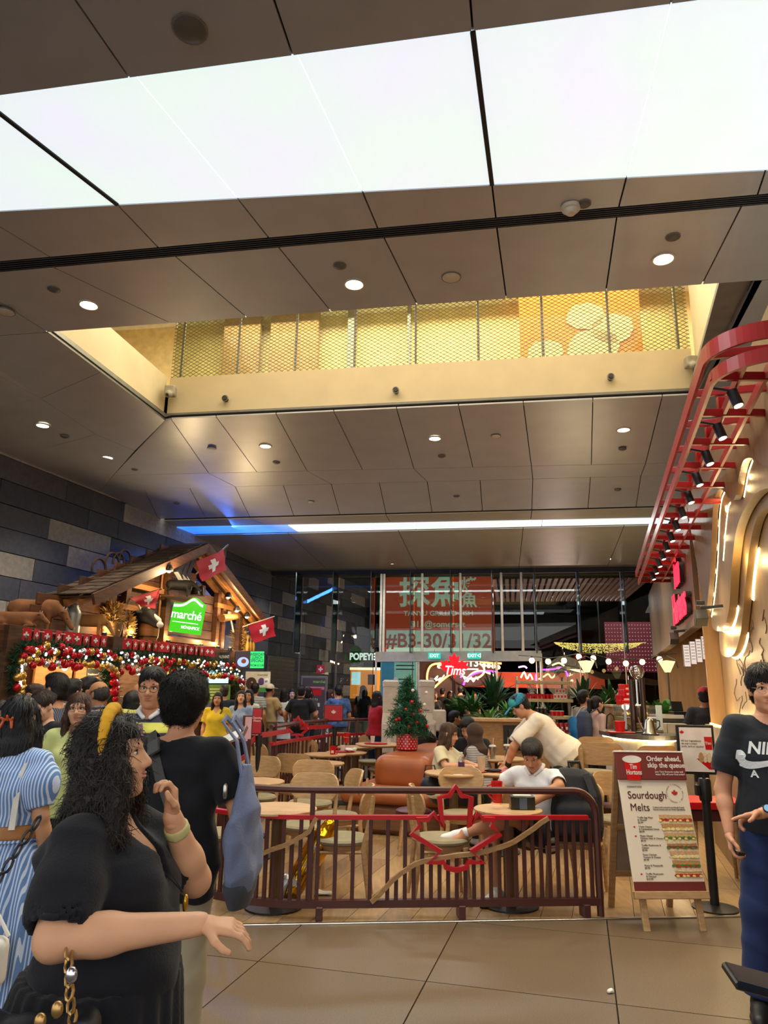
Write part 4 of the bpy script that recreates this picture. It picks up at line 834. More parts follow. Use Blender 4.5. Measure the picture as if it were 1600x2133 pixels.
def hay(name, label, x, y, off, h_, r, seed, basket=True):
 p = sp(x, y, off); o = thing(name, label, 'straw', (p[0], p[1], zS));
 if basket: MB().lathe([(r * .8, 0), (r, h_ * .3), (r * 1.05, h_ * .55), (r * .98, h_ * .55), (r * .9, .04)], 18).o('basket', mat('wicker', '7a5c36', .8, bump=.5, bs=40), o, True)
 V, F = needles([(0, 0, h_ * (.5 if basket else .2)), (0, 0, h_)], 900, .12, r * .8, seed); tag(obj('straw_stalks', V, F, mHay, o), kind='stuff')
hay('straw_basket', 'wicker basket heaped with straw beside the lit cow figure', 232, 1322, 1.08, .42, .15, 5); hay('straw_sheaf', 'golden straw sheaf at the right end of the shelf', 497, 1352, .95, .42, .16, 6, False); hay('straw_tuft', 'tuft of straw in the stall window', 262, 1326, 1.0, .36, .07, 8, False)
p = sp(308, 1336, 1.08); o = thing('wooden_keg', 'lit wooden keg below the cow head', 'keg', (p[0], p[1], zS)); MB().lathe([(.13, 0), (.16, .1), (.165, .2), (.16, .3), (.13, .4)], 18).o('staves', mLW, o, True)
for z_ in (.06, .33): MB().lathe([(.152, z_), (.156, z_ + .03)], 18).o('hoop', mBlk, o)
p = sp(335, 1240, 1.02); o = thing('pitchfork', 'wooden hay fork leaning on the gable under the lamp', 'fork', tuple(p)); MB().tube([(0, 0, -.5), (0, 0, .35)], .018, 8).o('shaft', mLW, o); f = MB()
for k_ in (-1, -.33, .33, 1): f.tube([(0, 0, .35), D_ * .12 * k_ + Z_ * .45, D_ * .13 * k_ + Z_ * .68], .011, 6)
f.o('tines', mLW, o)
for x, y, lab in ((408, 1228, 'bronze cow bell above the green sign, the left one of two'), (419, 1230, 'bronze cow bell above the green sign, the right one of two')):
 p = sp(x, y, 1.1); o = thing('cow_bell', lab, 'bell', tuple(p)); MB().lathe([(.09, -.1), (.085, -.06), (.06, .06), (.02, .08)], 14).o('bell', mat('bronze', '4a4238', .4, .8), o, True); MB().tube([(0, 0, .07), D_ * .03 + Z_ * .1, (0, 0, .13)], .012, 6).o('strap', mat('leather_dark', '3a2416', .6), o)
for i, (x, y, rot) in enumerate(((378, 1180, .1), (386, 1182, -.1), (394, 1185, .0))):
 p = sp(x, y, 1.2); o = thing('felt_boot', 'dark felt boot hung under the roof peak, number %s from the lamp' % ('one', 'two', 'three')[i], 'boot', tuple(p)); k = S(); k.fr(RH @ RY(rot + .5), (0, 0, 0)); k.cap((0, 0, .2), (0, 0, -.12), .055, .05, .02).cap((0, 0, -.13), (.12, 0, -.15), .05, .04, .03); k.o('upper', mat('felt_blue', '3a3c50', .9), .012, o)
 k = S(); k.fr(RH @ RY(rot + .5), (0, 0, 0)); k.box((.05, 0, -.19), (.11, .045, .012)); k.o('sole', mWh, .01, o)
for x, y, r_ in ((205, 1196, .16), (245, 1190, .14), (232, 1192, .17), (258, 1186, .15)):
 p = sp(x, y, .9); p[2] = roofz(p[1]) + .02;
 MB().tube([D_ * r_ * cos(a) + Z_ * r_ * (.35 + 1.1 * sin(a)) for a in np.linspace(-.3, pi + .3, 12)], .02, 6).o('horse_collar', mat('leather_dark', '3a2416', .6), None)
 tag(bpy.context.scene.objects[-1], None); o = COL.objects[-1]; o.location = tuple(p); tag(o, 'curved wooden yoke on the roof shingles, %s' % {205: 'lowest of the four', 245: 'second from the peak', 232: 'second from the eave', 258: 'nearest the peak'}[x], 'yoke', 'yokes on the roof')
for x, y, lab in ((475, 1290, 'rough timber log with chopping axe at the lit right window'),):
 p = sp(x, y, 1.15); o = thing('log_and_axe', lab, 'log', tuple(p)); MB().tube([-D_ * .25, D_ * .3 + Z_ * .08], [.08, .06], 10).o('log', mLW, o, True); MB().tube([D_ * .05 + Z_ * .1, D_ * .25 - Z_ * .22], .018, 6).o('axe_handle', mHorn, o); B('axe_head', mat('axe_steel', '77787a', .4, .9), o, D_ * .03 + Z_ * .12, (.14, .03, .08), RH)
for i, (x, y) in enumerate(((515, 1350), (521, 1351), (527, 1352))):
 p = sp(x, y, 1.15); o = thing('corn_cob', 'bundle of dried corn under the right flag, %s' % ('left cob', 'middle cob', 'right cob')[i], 'corn', (p[0], p[1], zS + .12), group='dried corn'); MB().lathe([(.012, -.12), (.035, -.08), (.04, 0), (.03, .08), (.01, .12)], 10).o('cob', mat('corn', 'd8a848', .6, bump=.6, bs=60), o, True); MB().lathe([(.012, .11), (.025, .16), (.045, .22)], 8).o('husk', mHay, o, True)
# small lamps on the stall
mBulb = glow('bulb_warm', 'ffd58a', 12)
for i, (x, y, off, e) in enumerate(((353, 1177, 1.5, 30), (476, 1234, 1.3, 14), (494, 1262, 1.3, 14), (515, 1275, 1.3, 6), (241, 1375, .8, 16), (136, 1378, .8, 12), (290, 1390, .7, 8), (372, 1388, .7, 10))):
 p = sp(x, y, off); o = thing('stall_lamp', ('bare glowing lamp under the roof peak of the stall', 'small spot lamp under the right rafters, upper one', 'small spot lamp under the right rafters, middle one', 'small spot lamp near the right eave', 'glowing pendant where the two garlands meet', 'small pendant lamp in front of the bread counter wall', 'glowing pendant inside the stall left of the polo shirt', 'glowing pendant inside the stall beside the cyan screen')[i], 'lamp', tuple(p), group='lamps on the stall')
 MB().lathe([(.035, 0), (.07, -.06), (.075, -.1)], 12).o('shade', mBlk, o, True); MB().ball((0, 0, -.09), .04, 10, 6).o('bulb', mBulb, o, True); lamp('POINT', 'bulb_light', tuple(p + C_ * .1 - Z_ * .14), e, (1, .72, .38), size=.05)
for x in (215, 270, 320, 350, 420, 455, 480):
 p = sp(x, 1340, 1.12); o = thing('uplight', 'small floor lamp washing the gable, %s' % {215: 'beside the straw basket', 270: 'under the crumpled flag', 320: 'beside the keg', 350: 'left of the green sign', 420: 'right of the green sign', 455: 'by the right window post', 480: 'by the straw sheaf'}[x], 'lamp', (p[0], p[1], zS), group='uplights on the shelf')
 MB().lathe([(.04, 0), (.04, .05), (.03, .06)], 10).o('housing', mBlk, o, True); MB().lathe([(.028, .06), (0, .065)], 10).o('lens', mBulb, o); lamp('POINT', 'bulb_light', (p[0], p[1], zS + .12), 5, (1, .7, .35), size=.03)
lamp('AREA', 'kitchen_lamp', tuple(sw((yA + yB) / 2, zS - .2, .7)), 60, (1, .72, .4), (0, 0, -HALL), .5, 5)
# ================================================================== CAFE FURNITURE
mOak = wood('oak', 'a8855a', 'c09d70', .45, (4, 4, 18)); mOakD = wood('oak_shade', '8f6c44', 'a8845a', .5, (4, 4, 18)); mSeat = mat('seat_cloth', '8d8468', .9, bump=.2, bs=200); mMah = mat('railing_brown', '4a2520', .4, var=.08); mRail = mat('railing_red', 'b5121b', .35); mLth = mat('leather_tan', 'a0582c', .38, var=.1, vs=6, bump=.06, bs=90); mBurg = mat('leather_burgundy', '4a1a20', .45); mWhite = mat('white_plastic', 'd9d4ca', .4); mCup = mat('cup_red', 'c40f16', .3, var=.03); mGran = mat('granite_dark', '55504a', .2, var=.3, vs=120); mStl = mat('steel', 'b0aea8', .25, 1)  # the second oak tone is a darker colour
# ---- front railing
RRT, RM = az(1252, 1908, 0), az(640, 1915, 0); RM[1] = max(RM[1], RRT[1] - .22); rd = unit(RRT - RM)
path = [RRT + (RM - RRT) * t for t in np.linspace(0, 1, 24)]; a = atan2(-rd[1], -rd[0]); p = RM.copy()
for k in range(16): a -= radians(5.4); p = p + .11 * np.array([cos(a), sin(a), 0]); path.append(p.copy())
path = np.array(path); rl = np.concatenate([[0], np.cumsum(np.linalg.norm(np.diff(path, axis=0), axis=1))])
def rp(s): return np.array([np.interp(s, rl, path[:, i]) for i in range(3)])
def rs_of(px_):
 ss = np.linspace(0, rl[-1], 400); xs_ = [(lambda P: CX + FPX * (P @ _r) / (P @ _F))(rp(q) + Z_ * .4 - CAM) for q in ss]; return float(ss[np.argmin(np.abs(np.array(xs_) - px_))])
zB, zR, zTp = .10, .68, .87
ra = thing('cafe_railing', 'dark brown slatted railing with red maple leaf outline in front of the cafe tables', 'railing', tuple(RRT)); lo = RRT
ra2 = lambda b, n, m, sm_=False: b.o(n, m, ra, sm_)
L_ = [rp(q) - lo for q in np.linspace(0, rl[-1], 60)]
ra2(MB().sweep([x + Z_ * zB for x in L_], .05, .05), 'bottom_rail', mMah); ra2(MB().sweep([x + Z_ * zR for x in L_[1:]], .05, .03), 'red_rail', mRail)
arc = [Z_ * z_ for z_ in (0.0, .2, .45, .64)] + [Z_ * (.70 + .17 * sin(t)) - rd * .17 * (1 - cos(t)) for t in np.linspace(0.1, pi / 2, 7)]
ra2(MB().sweep(arc + [x + Z_ * zTp for x in L_ if np.linalg.norm(x) > .24], .05, .035, up=rd if False else np.array([-rd[1], rd[0], 0])), 'top_rail', mMah) if False else ra2(MB().tube(arc + [x + Z_ * zTp for x in L_ if np.linalg.norm(x) > .24], .027, 8), 'top_rail', mMah, True)
wz = lambda x: float(np.interp(x, (480, 560, 600, 640, 655, 770, 800, 830, 870, 940, 1000, 1060, 1100, 1140), (.30, .45, .50, .58, .68, .10, .20, .30, .38, .42, .44, .50, .58, .68)))
for x0, x1 in ((775, 1142), (482, 655)):
 pts = [rp(rs_of(x)) - lo + Z_ * wz(x) - np.array([-rd[1], rd[0], 0]) * .035 for x in np.linspace(x0, x1, 26)]; ra2(MB().sweep(pts, .03, .03), 'wave_strip', mOakD)
pxs = [(lambda P: CX + FPX * (P @ _r) / (P @ _F))(rp(q) + Z_ * .4 - CAM) for q in np.linspace(0, rl[-1], 400)]
s = .055; i = 0
while s < rl[-1] - .02:
 x = float(np.interp(s, np.linspace(0, rl[-1], 400), pxs)); zt_ = zR - .01; dense = x > 1100 or i % 2 == 0
 if not dense: zt_ = wz(x) - .01 if (770 < x < 1100 or x < 655) else 0
 if 868 < x < 1032 and zt_ > .4: zt_ = .42 if abs(x - 950) < 70 else .5
 if zt_ > .16: b = MB(); dd = rp(min(s + .01, rl[-1])) - rp(s - .01); b.T = (RZ(atan2(dd[1], dd[0])), rp(s) - lo); ra2(b.box((0, 0, (zB + zt_) / 2), (.028, .024, zt_ - zB), I3, .003), 'slat', mMah)
 s += .064; i += 1
for q in (.12, 1.05, 2.08, rl[-1] - .1): ra2(MB().box(rp(q) - lo + Z_ * .045, (.05, .12, .09), RZ(atan2(rd[1], rd[0]))), 'foot', mMah)
for q in (rs_of(648), rs_of(500)): ra2(MB().bar(rp(q) - lo + Z_ * .1, rp(q) - lo + Z_ * zTp, .035, .035), 'post', mMah)
RLF = [(0, 1), (.14, .77), (.36, .73), (.30, .02), (.50, .35), (.62, .20), (.86, .20), (.80, .04), (1.0, -.14), (.35, -.56), (.62, -.83), (.28, -.80), (.23, -.93), (0, -1)]; RLF = RLF + [(-x, y) for x, y in RLF[::-1] if 0 < x]
lc = rp(rs_of(949)) - lo + Z_ * .615 - np.array([-rd[1], rd[0], 0]) * .04; k = .335
ra2(MB().sweep([lc + rd * x * k + Z_ * y * k * .86 for x, y in RLF], .034, .045, up=(rd[1], -rd[0], 0), closed=True), 'leaf_outline', mRail)
# ---- second railing at the back left of the tables
def pz(x, y, z): return az(x, y, z)
b2 = thing('queue_railing', 'dark railing with red rail behind the round tables', 'railing', tuple(pz(700, 1602, 0)), group=None); lo2 = np.array(b2.location); Yq = 12.6
q_ = lambda x, y, Y: ay(x, y, Y) - lo2
top_ = [q_(565, 1514, 9.5), q_(620, 1506, 10.8), q_(690, 1500, 12.4), q_(760, 1499, 13), q_(850, 1500, 13.2), q_(878, 1508, 13.3), q_(888, 1530, 13.3), q_(890, 1570, 13.3)]
MB().tube(top_, .028, 8).o('top_rail', mMah, b2, True)
red_ = [q_(565, 1550, 9.5), q_(620, 1541, 10.8), q_(690, 1531, 12.4), q_(760, 1529, 13), q_(850, 1530, 13.2), q_(888, 1532, 13.3)]; MB().sweep(red_, .05, .04).o('red_rail', mRail, b2)
rq = np.array(red_); cq = np.linspace(0, 1, len(rq));
for t in np.linspace(.01, .99, 46): p = np.array([np.interp(t, cq, rq[:, k_]) for k_ in range(3)]); MB().bar(p, np.array([p[0], p[1], .1]), .03, .025).o('slat', mMah, b2)
for t in (.02, .35, .55): p = np.array([np.interp(t, cq, rq[:, k_]) for k_ in range(3)]); MB().bar(p * (1, 1, 0), p + Z_ * .27, .05, .05).o('post', mMah, b2)
MB().sweep([np.array([*np.array([np.interp(t, cq, rq[:, k_]) for k_ in range(3)])[:2], .1]) for t in np.linspace(0, 1, 20)], .05, .05).o('bottom_rail', mMah, b2)
lc2 = q_(620, 1520, 10.75); MB().sweep([lc2 + C_ * x * .18 + Z_ * y * .18 for x, y in LEAF], .03, .035, up=D_, closed=True).o('leaf_outline', mRail, b2)
# ---- chairs
def chair(name, label, loc, head, bar=False):
 o = thing(name, label, 'chair', (loc[0], loc[1], 0), -radians(head), 'oak cafe chairs' if not bar else 'oak bar chairs'); dz = .26 if bar else 0; zs = .43 + dz
 MB().lathe([(.0, -.012), (.2, -.012), (.228, .0), (.232, .018), (.215, .034), (.0, .042)], 20, (0, 0, zs)).o('seat', mSeat, o, True)
 MB().lathe([(.19, -.05), (.2, -.012)], 20, (0, 0, zs)).o('seat_frame', mOak, o, True)
 R_ = .36; zb0, zb1 = zs + .20, zs + .42
 def bk(u, v, t):
  a = (u - .5) * 1.3; w = 1 - .10 * abs(2 * v - 1) ** 3; r = R_ + t; e = (abs(2 * u - 1)) ** 8 * .04
  return np.array([r * sin(a * w), -.215 + R_ - r * cos(a * w) - .03 * v, zb0 + e + (zb1 - zb0 - 2 * e) * v])
 b = MB(); b.grid(lambda u, v: bk(u, v, 0), 14, 5); b.grid(lambda u, v: bk(1 - u, v, .018), 14, 5)
 for u0, u1, f in ((0, 1, 0), (0, 1, 1)): b.grid(lambda u, v, f=f: bk(u if f else 1 - u, f, .018 * v), 14, 1)
 for f in (0, 1): b.grid(lambda u, v, f=f: bk(f, u if f == 0 else 1 - u, .018 * v), 5, 1)
 b.o('backrest', mOak, o, True)
 for sx in (-1, 1):
  MB().tube([(sx * .205, .2, 0), (sx * .175, .165, zs - .02)], [.014, .021], 8).o('leg', mOak, o, True)
  MB().tube([(sx * .2, -.24, 0), (sx * .185, -.19, zs - .03), (sx * .19, -.235, zs + .2), (sx * .19, -.255, zs + .36)], [.014, .022, .017, .012], 8).o('leg', mOak, o, True)
  MB().tube([(sx * .178, .165, zs - .06), (sx * .186, -.19, zs - .05)], .013, 6).o('side_rail', mOak, o, True)
  if bar: MB().tube([(sx * .19, .18, .28), (sx * .19, -.22, .28)], .011, 6).o('stretcher', mOak, o, True)
 if bar: MB().tube([(-.19, .185, .3), (.19, .185, .3)], .011, 6).o('stretcher', mOak, o, True)
 return o
CH = [((-.30, 6.2), 272, 'oak chair facing left at the front left table, just behind the railing'), ((-.62, 6.75), 190, 'pale oak chair facing the camera behind the front left table'),
      ((.50, 6.25), 86, 'oak chair facing right just behind the maple leaf outline'), ((.82, 7.45), 178, 'oak chair facing the camera, seen through the top of the leaf outline'), ((1.33, 6.45), 222, 'oak chair under the seated man in the white polo'),
      ((1.62, 6.42), 205, 'oak chair holding the black backpack'), ((2.3, 7.3), 180, 'oak chair behind the curved end of the railing'), ((-1.32, 6.3), 88, 'oak chair at the left side of the front left table'),
      ((-1.35, 8.35), 185, 'pale oak chair behind the table partly hidden by the tote bag'), ((-.72, 8.0), 182, 'oak chair facing the camera in the second row of tables'), ((-.42, 7.25), 250, 'oak chair with curved back turned sideways beside the sofa corner'),
      ((-1.0, 9.2), 10, 'oak chair with its broad back to the camera at the third table'), ((-1.75, 9.6), 95, 'oak chair in side view by the queue posts'), ((-1.5, 10.6), 60, 'oak chair half hidden behind the broad backed one'), ((-1.15, 11.6), 5, 'oak chair with its back to the camera before the farthest left table'),
      ((-.72, 13.2), 182, 'small distant oak chair beside the red mug'), ((-.15, 12.6), 182, 'distant oak chair half hidden by the red mug with handle'), ((.05, 11.4), 270, 'oak chair tucked under the table at the sofa back')]
for l, h_, lab in CH: chair('cafe_chair', lab, l, h_)
for px_, y_, Y, h_, lab in ((1232, 1500, 8.9, 5, 'tall oak bar chair behind the backpacked woman, the farther of two'), (1252, 1520, 7.9, 20, 'tall oak bar chair left of the folding sign, the nearer of two'), (1345, 1540, 7.6, 350, 'tall oak bar chair behind the folding sign at the bar counter')):
 p = ay(px_, y_, Y); chair('bar_chair', lab, p, h_, True)
def stool(lab, loc, h_=.42, m=mBurg):
 o = thing('stool', lab, 'stool', (loc[0], loc[1], 0)); MB().lathe([(0, h_ - .08), (.17, h_ - .08), (.185, h_ - .05), (.185, h_ - .015), (.16, h_), (0, h_ + .006)], 20).o('seat', m, o, True)
 for sx in (-1, 1):
  for sy in (-1, 1): MB().tube([(sx * .15, sy * .15, 0), (sx * .1, sy * .1, h_ - .07)], [.014, .02], 8).o('leg', mOak, o, True)
stool('burgundy round stool in front of the sofa', ay(862, 1690, 7.9)); stool('burgundy stool beside the bar chairs', ay(1262, 1640, 8.2), .45)
# ---- round tables
mTop = wood('table_top', 'b8956a', 'cda97c', .35, (3, 9, 3))
TB = {}
def table(key, lab, x, y, Y=None, r=.3, h_=.70):
 p = az(x, y, h_) if Y is None else ay(x, y, Y); h_ = h_ if Y is None else p[2]; o = thing('round_table', lab, 'table', (p[0], p[1], 0), group='round oak cafe tables'); TB[key] = (p[0], p[1], h_ + .0)
 MB().lathe([(0, h_ - .04), (r * .85, h_ - .04), (r, h_ - .018), (r, h_ - .005), (r - .006, h_), (0, h_)], 32).o('table_top', mTop, o, True); MB().lathe([(.045, .03), (.045, h_ - .04)], 14).o('column', mat('column_brown', '6b5234', .4), o, True); MB().lathe([(.22, 0), (.22, .012), (.06, .03), (0, .03)], 24).o('base', mBlk, o, True)
table('T1', 'round oak table at the front left, just behind the railing', 580, 1682); table('T2', 'round oak table partly hidden by the man with the tote bag', 530, 1626); table('T3', 'round oak table in front of the one with the red mug and teabag', 668, 1588)
table('T4', 'round oak table holding a red mug with a teabag tag', 677, 1570); table('T5', 'round oak table holding the red tray with napkins', 722, 1566, 11.1); table('T6', 'round oak table at the far left by the red rail', 636, 1543, 12.4); table('T7', 'farthest round oak table beside the woman in red', 749, 1533, 13.2); table('T8', 'small round oak table behind the red tray', 742, 1555, 11.9)
table('T9', 'round oak table against the sofa back with a tray of cups', 790, 1549, 11.4, .36); table('T10', 'round oak table with red mug and napkin holder at the front right', 1058, 1684, None, .27); table('T11', 'round oak table of the woman in the cream top', 945, 1608, 7.9, .3); table('T12', 'round oak table under the leaning man in the white shirt', 1035, 1607, 8.0, .3); table('T13', 'round oak table of the woman in the brown headscarf', 1038, 1578, 9.2, .32)
rt = thing('side_table', 'red topped side table behind the sign post', 'table', tuple(ay(1484, 1700, 6.9) * (1, 1, 0))); B('table_top', mCup, rt, (0, 0, .66), (.6, .45, .06)); B('apron', mBurg, rt, (0, 0, .58), (.56, .42, .09))
for sx in (-1, 1):
 for sy in (-1, 1): MB().tube([(sx * .25, sy * .18, 0), (sx * .22, sy * .15, .55)], [.016, .022], 8).o('leg', mOak, rt, True)
# ---- leather banquette with rounded spine
so = thing('banquette', 'tan leather banquette with a rounded spine in the middle of the cafe', 'sofa', tuple(np.array([.27, 8.7, 0])), -HALL)
k = S(); k.box((0, 1.45, .40), (.76, 1.5, .075), .07); k.o('seat_cushion', mLth, .024, so)
MB().box((0, 1.45, .165), (1.42, 2.9, .33), I3, .06).o('plinth', wood('plinth_wood', '6d4830', '80583c', .5), so)
k = S(); k.box((-.17, 1.85, .61), (.37, 1.35, .215), .15); k.cut((0, .5, .80), (0, -.12, 1)); k.o('spine', mLth, .024, so)
tb_ = ay(848, 1562, 10.0);
# ---- little christmas tree in a polka-dot pot on the spine
ct = thing('christmas_tree', 'small decorated fir tree on the leather spine', 'christmas tree', tuple(tb_ + Z_ * .22)); MB().tube([(0, 0, -.02), (0, 0, .62)], [.022, .008], 8).o('trunk', mat('bark', '4a3524', .9), ct, True)
rg = np.random.RandomState(5); Vs = []; n0 = 0; Fs = []
for t in np.linspace(.04, .97, 34):
 nb = int(5 + 6 * (1 - t)); L = .30 * (1 - t) ** .8 + .03
 for j in range(nb):
  a = rg.rand() * 6.28; tip = np.array([cos(a) * L, sin(a) * L, t * .74 - .05 - .10 * L + .03 * rg.randn()]); V, F = needles([(0, 0, t * .70), tip], int(26 + 70 * L), .05, .018, rg.randint(9999)); Vs.append(V); Fs.append(F + n0); n0 += len(V)
tag(obj('branches', np.concatenate(Vs), np.concatenate(Fs), mat('tree_needles', '17402a', .8, col2='2f6a44', vs=40), ct), kind='stuff')
for (x, y) in ((860, 1438), (888, 1443), (858, 1462), (884, 1468), (846, 1478), (862, 1488), (832, 1497), (869, 1505), (852, 1514), (890, 1512), (826, 1500), (876, 1480)):
 q = ay(x, y, 10.0 - .16) - np.array(ct.location); MB().ball(q, .022, 10, 6).o('bauble', mCup if (x + y) % 3 else mWhite, ct, True)
pt_ = thing('tree_pot', 'red pot with white dots under the small fir tree', 'pot', tuple(tb_)); MB().lathe([(.125, 0), (.14, .01), (.145, .2), (.138, .21), (.12, .2), (0, .19)], 28).o('pot', mCup, pt_, True); d = MB()
for j in range(6):
 for i in range(18): a = 2 * pi * (i + .5 * (j % 2)) / 18; z_ = .025 + j * .03; r = .1405 + .004 * z_ / .2; d.lathe([(.0095, 0), (0, .001)], 7, (r * cos(a), r * sin(a), z_), np.stack([np.array([-sin(a), cos(a), 0]), Z_, np.array([cos(a), sin(a), 0])], 1))
tag(d.o('white_dots', mWhite, pt_), kind='stuff')
# ---- things on the tables
def mug(lab, x, y, Y, h_=.125, tagg=False, ha=pi):
 p = ay(x, y, Y); o = thing('mug', lab, 'mug', tuple(p), ha); MB().lathe([(.034, 0), (.036, .004), (.046, h_), (.042, h_), (.034, .012), (0, .01)], 20).o('cup', mCup, o, True); MB().tube([(.04, 0, h_ * .85), (.075, 0, h_ * .78), (.078, 0, h_ * .5), (.06, 0, h_ * .3), (.036, 0, h_ * .2)], .007, 8).o('handle', mCup, o, True)
 if tagg: B('tea_tag', mWhite, o, (-.012, -.046, h_ * .5), (.035, .003, .035))
 else:
  a = radians(-90) - ha; text('Tim Hortons', mWhite, o, .016, (.0435 * cos(a), .0435 * sin(a), h_ * .55), np.stack([np.array([-sin(a), cos(a), 0]), Z_, np.array([cos(a), sin(a), 0])], 1), bold=.01)
 return o
t = TB['T10']; mug('red mug beside the napkin holder on the front right table', 1036, 1672, t[1] - .03, .16, ha=pi * .95)
nh = thing('napkin_holder', 'dark metal napkin holder beside the red mug', 'napkin holder', (t[0] + .11, t[1] - .02, t[2])); B('box', mat('holder_olive', '3a3a2a', .3, .6), nh, (0, 0, .05), (.19, .1, .1)); B('front_plate', mBlk, nh, (0, -.052, .05), (.13, .006, .085)); B('label_plate', mat('slate_blue', '4b5563', .4), nh, (.0, -.056, .045), (.06, .006, .08)); B('tissues', mWhite, nh, (0, 0, .102), (.14, .06, .008))
t = TB['T4']; mug('red mug with a white teabag tag on the third row table', 693, 1577, t[1] - .1, .15, True, .2); t = TB['T8']; mug('red mug with handle on the small table behind the red tray', 722, 1547, t[1], .15, False, 2.4)
mTray = mat('tray_red', 'a81018', .4)
def tray(lab, c, w, d_, items):
 o = thing('serving_tray', lab, 'tray', tuple(c)); MB().lathe([(w * .46, .0), (w * .5, .012), (w * .49, .012), (w * .45, .004), (0, .004)], 24).o('tray', mTray, o, True)
 return o
def cup(lab, c, h_=.1, r=.035, m=mWhite, lidm=None, straw=False, cat='cup'):
 o = thing('cup', lab, cat, tuple(c)); MB().lathe([(r * .75, 0), (r, h_), (r * .94, h_), (r * .7, .006), (0, .006)], 18).o('cup', m, o, True)
 if lidm: MB().lathe([(r * 1.05, h_), (r * 1.05, h_ + .008), (r * .8, h_ + .02), (0, h_ + .022)], 18).o('lid', lidm, o, True)
 if straw: MB().tube([(0, 0, h_ * .5), (.012, 0, h_ + .1)], .004, 6).o('straw', mWhite, o)
 return o
def on(key, dx, dy, dz=.0): t = TB[key]; return np.array([t[0] + dx, t[1] + dy, t[2] + dz])
tray('red tray with crumpled napkins on the table behind the red mug', on('T5', -.05, -.05), .36, .3, 0); cup('white paper cup on the red tray with napkins', on('T5', -.06, 0, .012), .08)
k = S(); k.ell((0, 0, .02), (.07, .05, .02)).ell((.05, .02, .03), (.04, .05, .02)).ell((-.04, .03, .02), (.05, .03, .02)); o = thing('napkins', 'crumpled white napkins on the red tray', 'napkin', tuple(on('T5', .06, -.08, .012))); k.o('paper', mWhite, .01, o, wob(.012, 60, 60, 60))
tray('red tray at the sofa back holding a white cup', on('T9', -.05, -.08), .36, .3, 0); cup('white cup on the red tray at the sofa back', on('T9', -.1, -.05, .012), .1); cup('white cup standing right of the red tray at the sofa back', on('T9', .14, -.12), .1)
tray('red tray beside the water bottle', on('T11', .2, .06), .34, .3, 0); tray('red tray under the hand of the leaning man', on('T12', .1, -.02), .34, .3, 0)
cup('iced milk coffee in a clear cup on the table of the cream top', on('T12', -.17, -.08), .15, .045, mat('iced_coffee', 'cbb48f', .2), None, False); cup('clear cup with straw before the headscarf', on('T13', .08, -.2), .15, .045, glassm('clear_cup', 'eeeeea', .05, .3), mWhite, True); cup('clear cup with white straw, left of the leaning man', on('T13', -.1, -.22), .14, .042, glassm('clear_cup', 'eeeeea', .05, .3), mWhite, True)
bt = thing('water_bottle', 'clear water bottle with purple label before the woman in cream', 'bottle', tuple(on('T11', .07, -.1))); MB().lathe([(.03, 0), (.033, .01), (.033, .13), (.014, .17), (.014, .19)], 16).o('bottle', glassm('bottle_clear', 'f0f4f6', .03, .25), bt, True); MB().lathe([(.0338, .05), (.0338, .11)], 16).o('label', mat('label_purple', '4a2a50', .5), bt, True); MB().lathe([(.016, .185), (.016, .205), (0, .206)], 12).o('cap', mWhite, bt, True)
o = thing('paper_slip', 'white receipt on the table edge before the water bottle', 'receipt', tuple(on('T11', .02, -.24, .002))); B('paper', mWhite, o, (0, 0, 0), (.09, .05, .003), b=0)
o = thing('paper_scrap', 'crumpled white paper on the wooden floor behind the railing', 'paper', tuple(az(667, 1863, .0))); k = S(); k.box((0, 0, .012), (.09, .05, .008), .005); k.o('paper', mWhite, .01, o, wob(.012, 40, 40, 40, 3))
o = thing('litter', 'small crumpled wrapper on the stone floor', 'litter', tuple(az(1271, 2069, 0))); k = S(); k.ell((0, 0, .008), (.018, .012, .008)).ell((.01, .01, .012), (.012, .006, .008)); k.o('wrapper', mWhite, .004, o, wob(.004, 200, 200, 200, 3))
# golden foil balloon lying behind the railing
o = thing('foil_balloon', 'shiny gold foil balloon with white stars leaning behind the railing', 'balloon', tuple(az(585, 1893, 0) + np.array([0, .12, .0]))); k = S(); ax = unit((.26, .1, .42)); k.cap(ax * .12, ax * .52, .075, .10, .05).cap(ax * .02, ax * .14, .05, .07, .05).ell(ax * .64, .06, k=.06); k.o('foil', mat('foil_gold', 'd09a18', .18, .95), .010, o, wob(.003, 40, 40, 30, 2)); k = S(); k.cap(ax * -.02 + (-.05, -.02, .05), ax * .16 + (-.07, -.02, .02), .055, .06, .03); k.o('white_end', mat('foil_white', 'cfd4dc', .3, .5), .012, o)
st_ = MB()
for (t, u) in ((.2, -.02), (.33, .02), (.46, -.01)):
 c_ = ax * t + np.array((u, -.095, 0)); st_.prism([((.05 if i_ % 2 == 0 else .02) * cos(i_ * pi / 5 + .3), (.05 if i_ % 2 == 0 else .02) * sin(i_ * pi / 5 + .3)) for i_ in range(10)], .004, np.stack([np.array([1., 0, 0]), Z_, np.array([0, -1., 0])], 1), c_)
st_.o('star_print', mWhite, o)
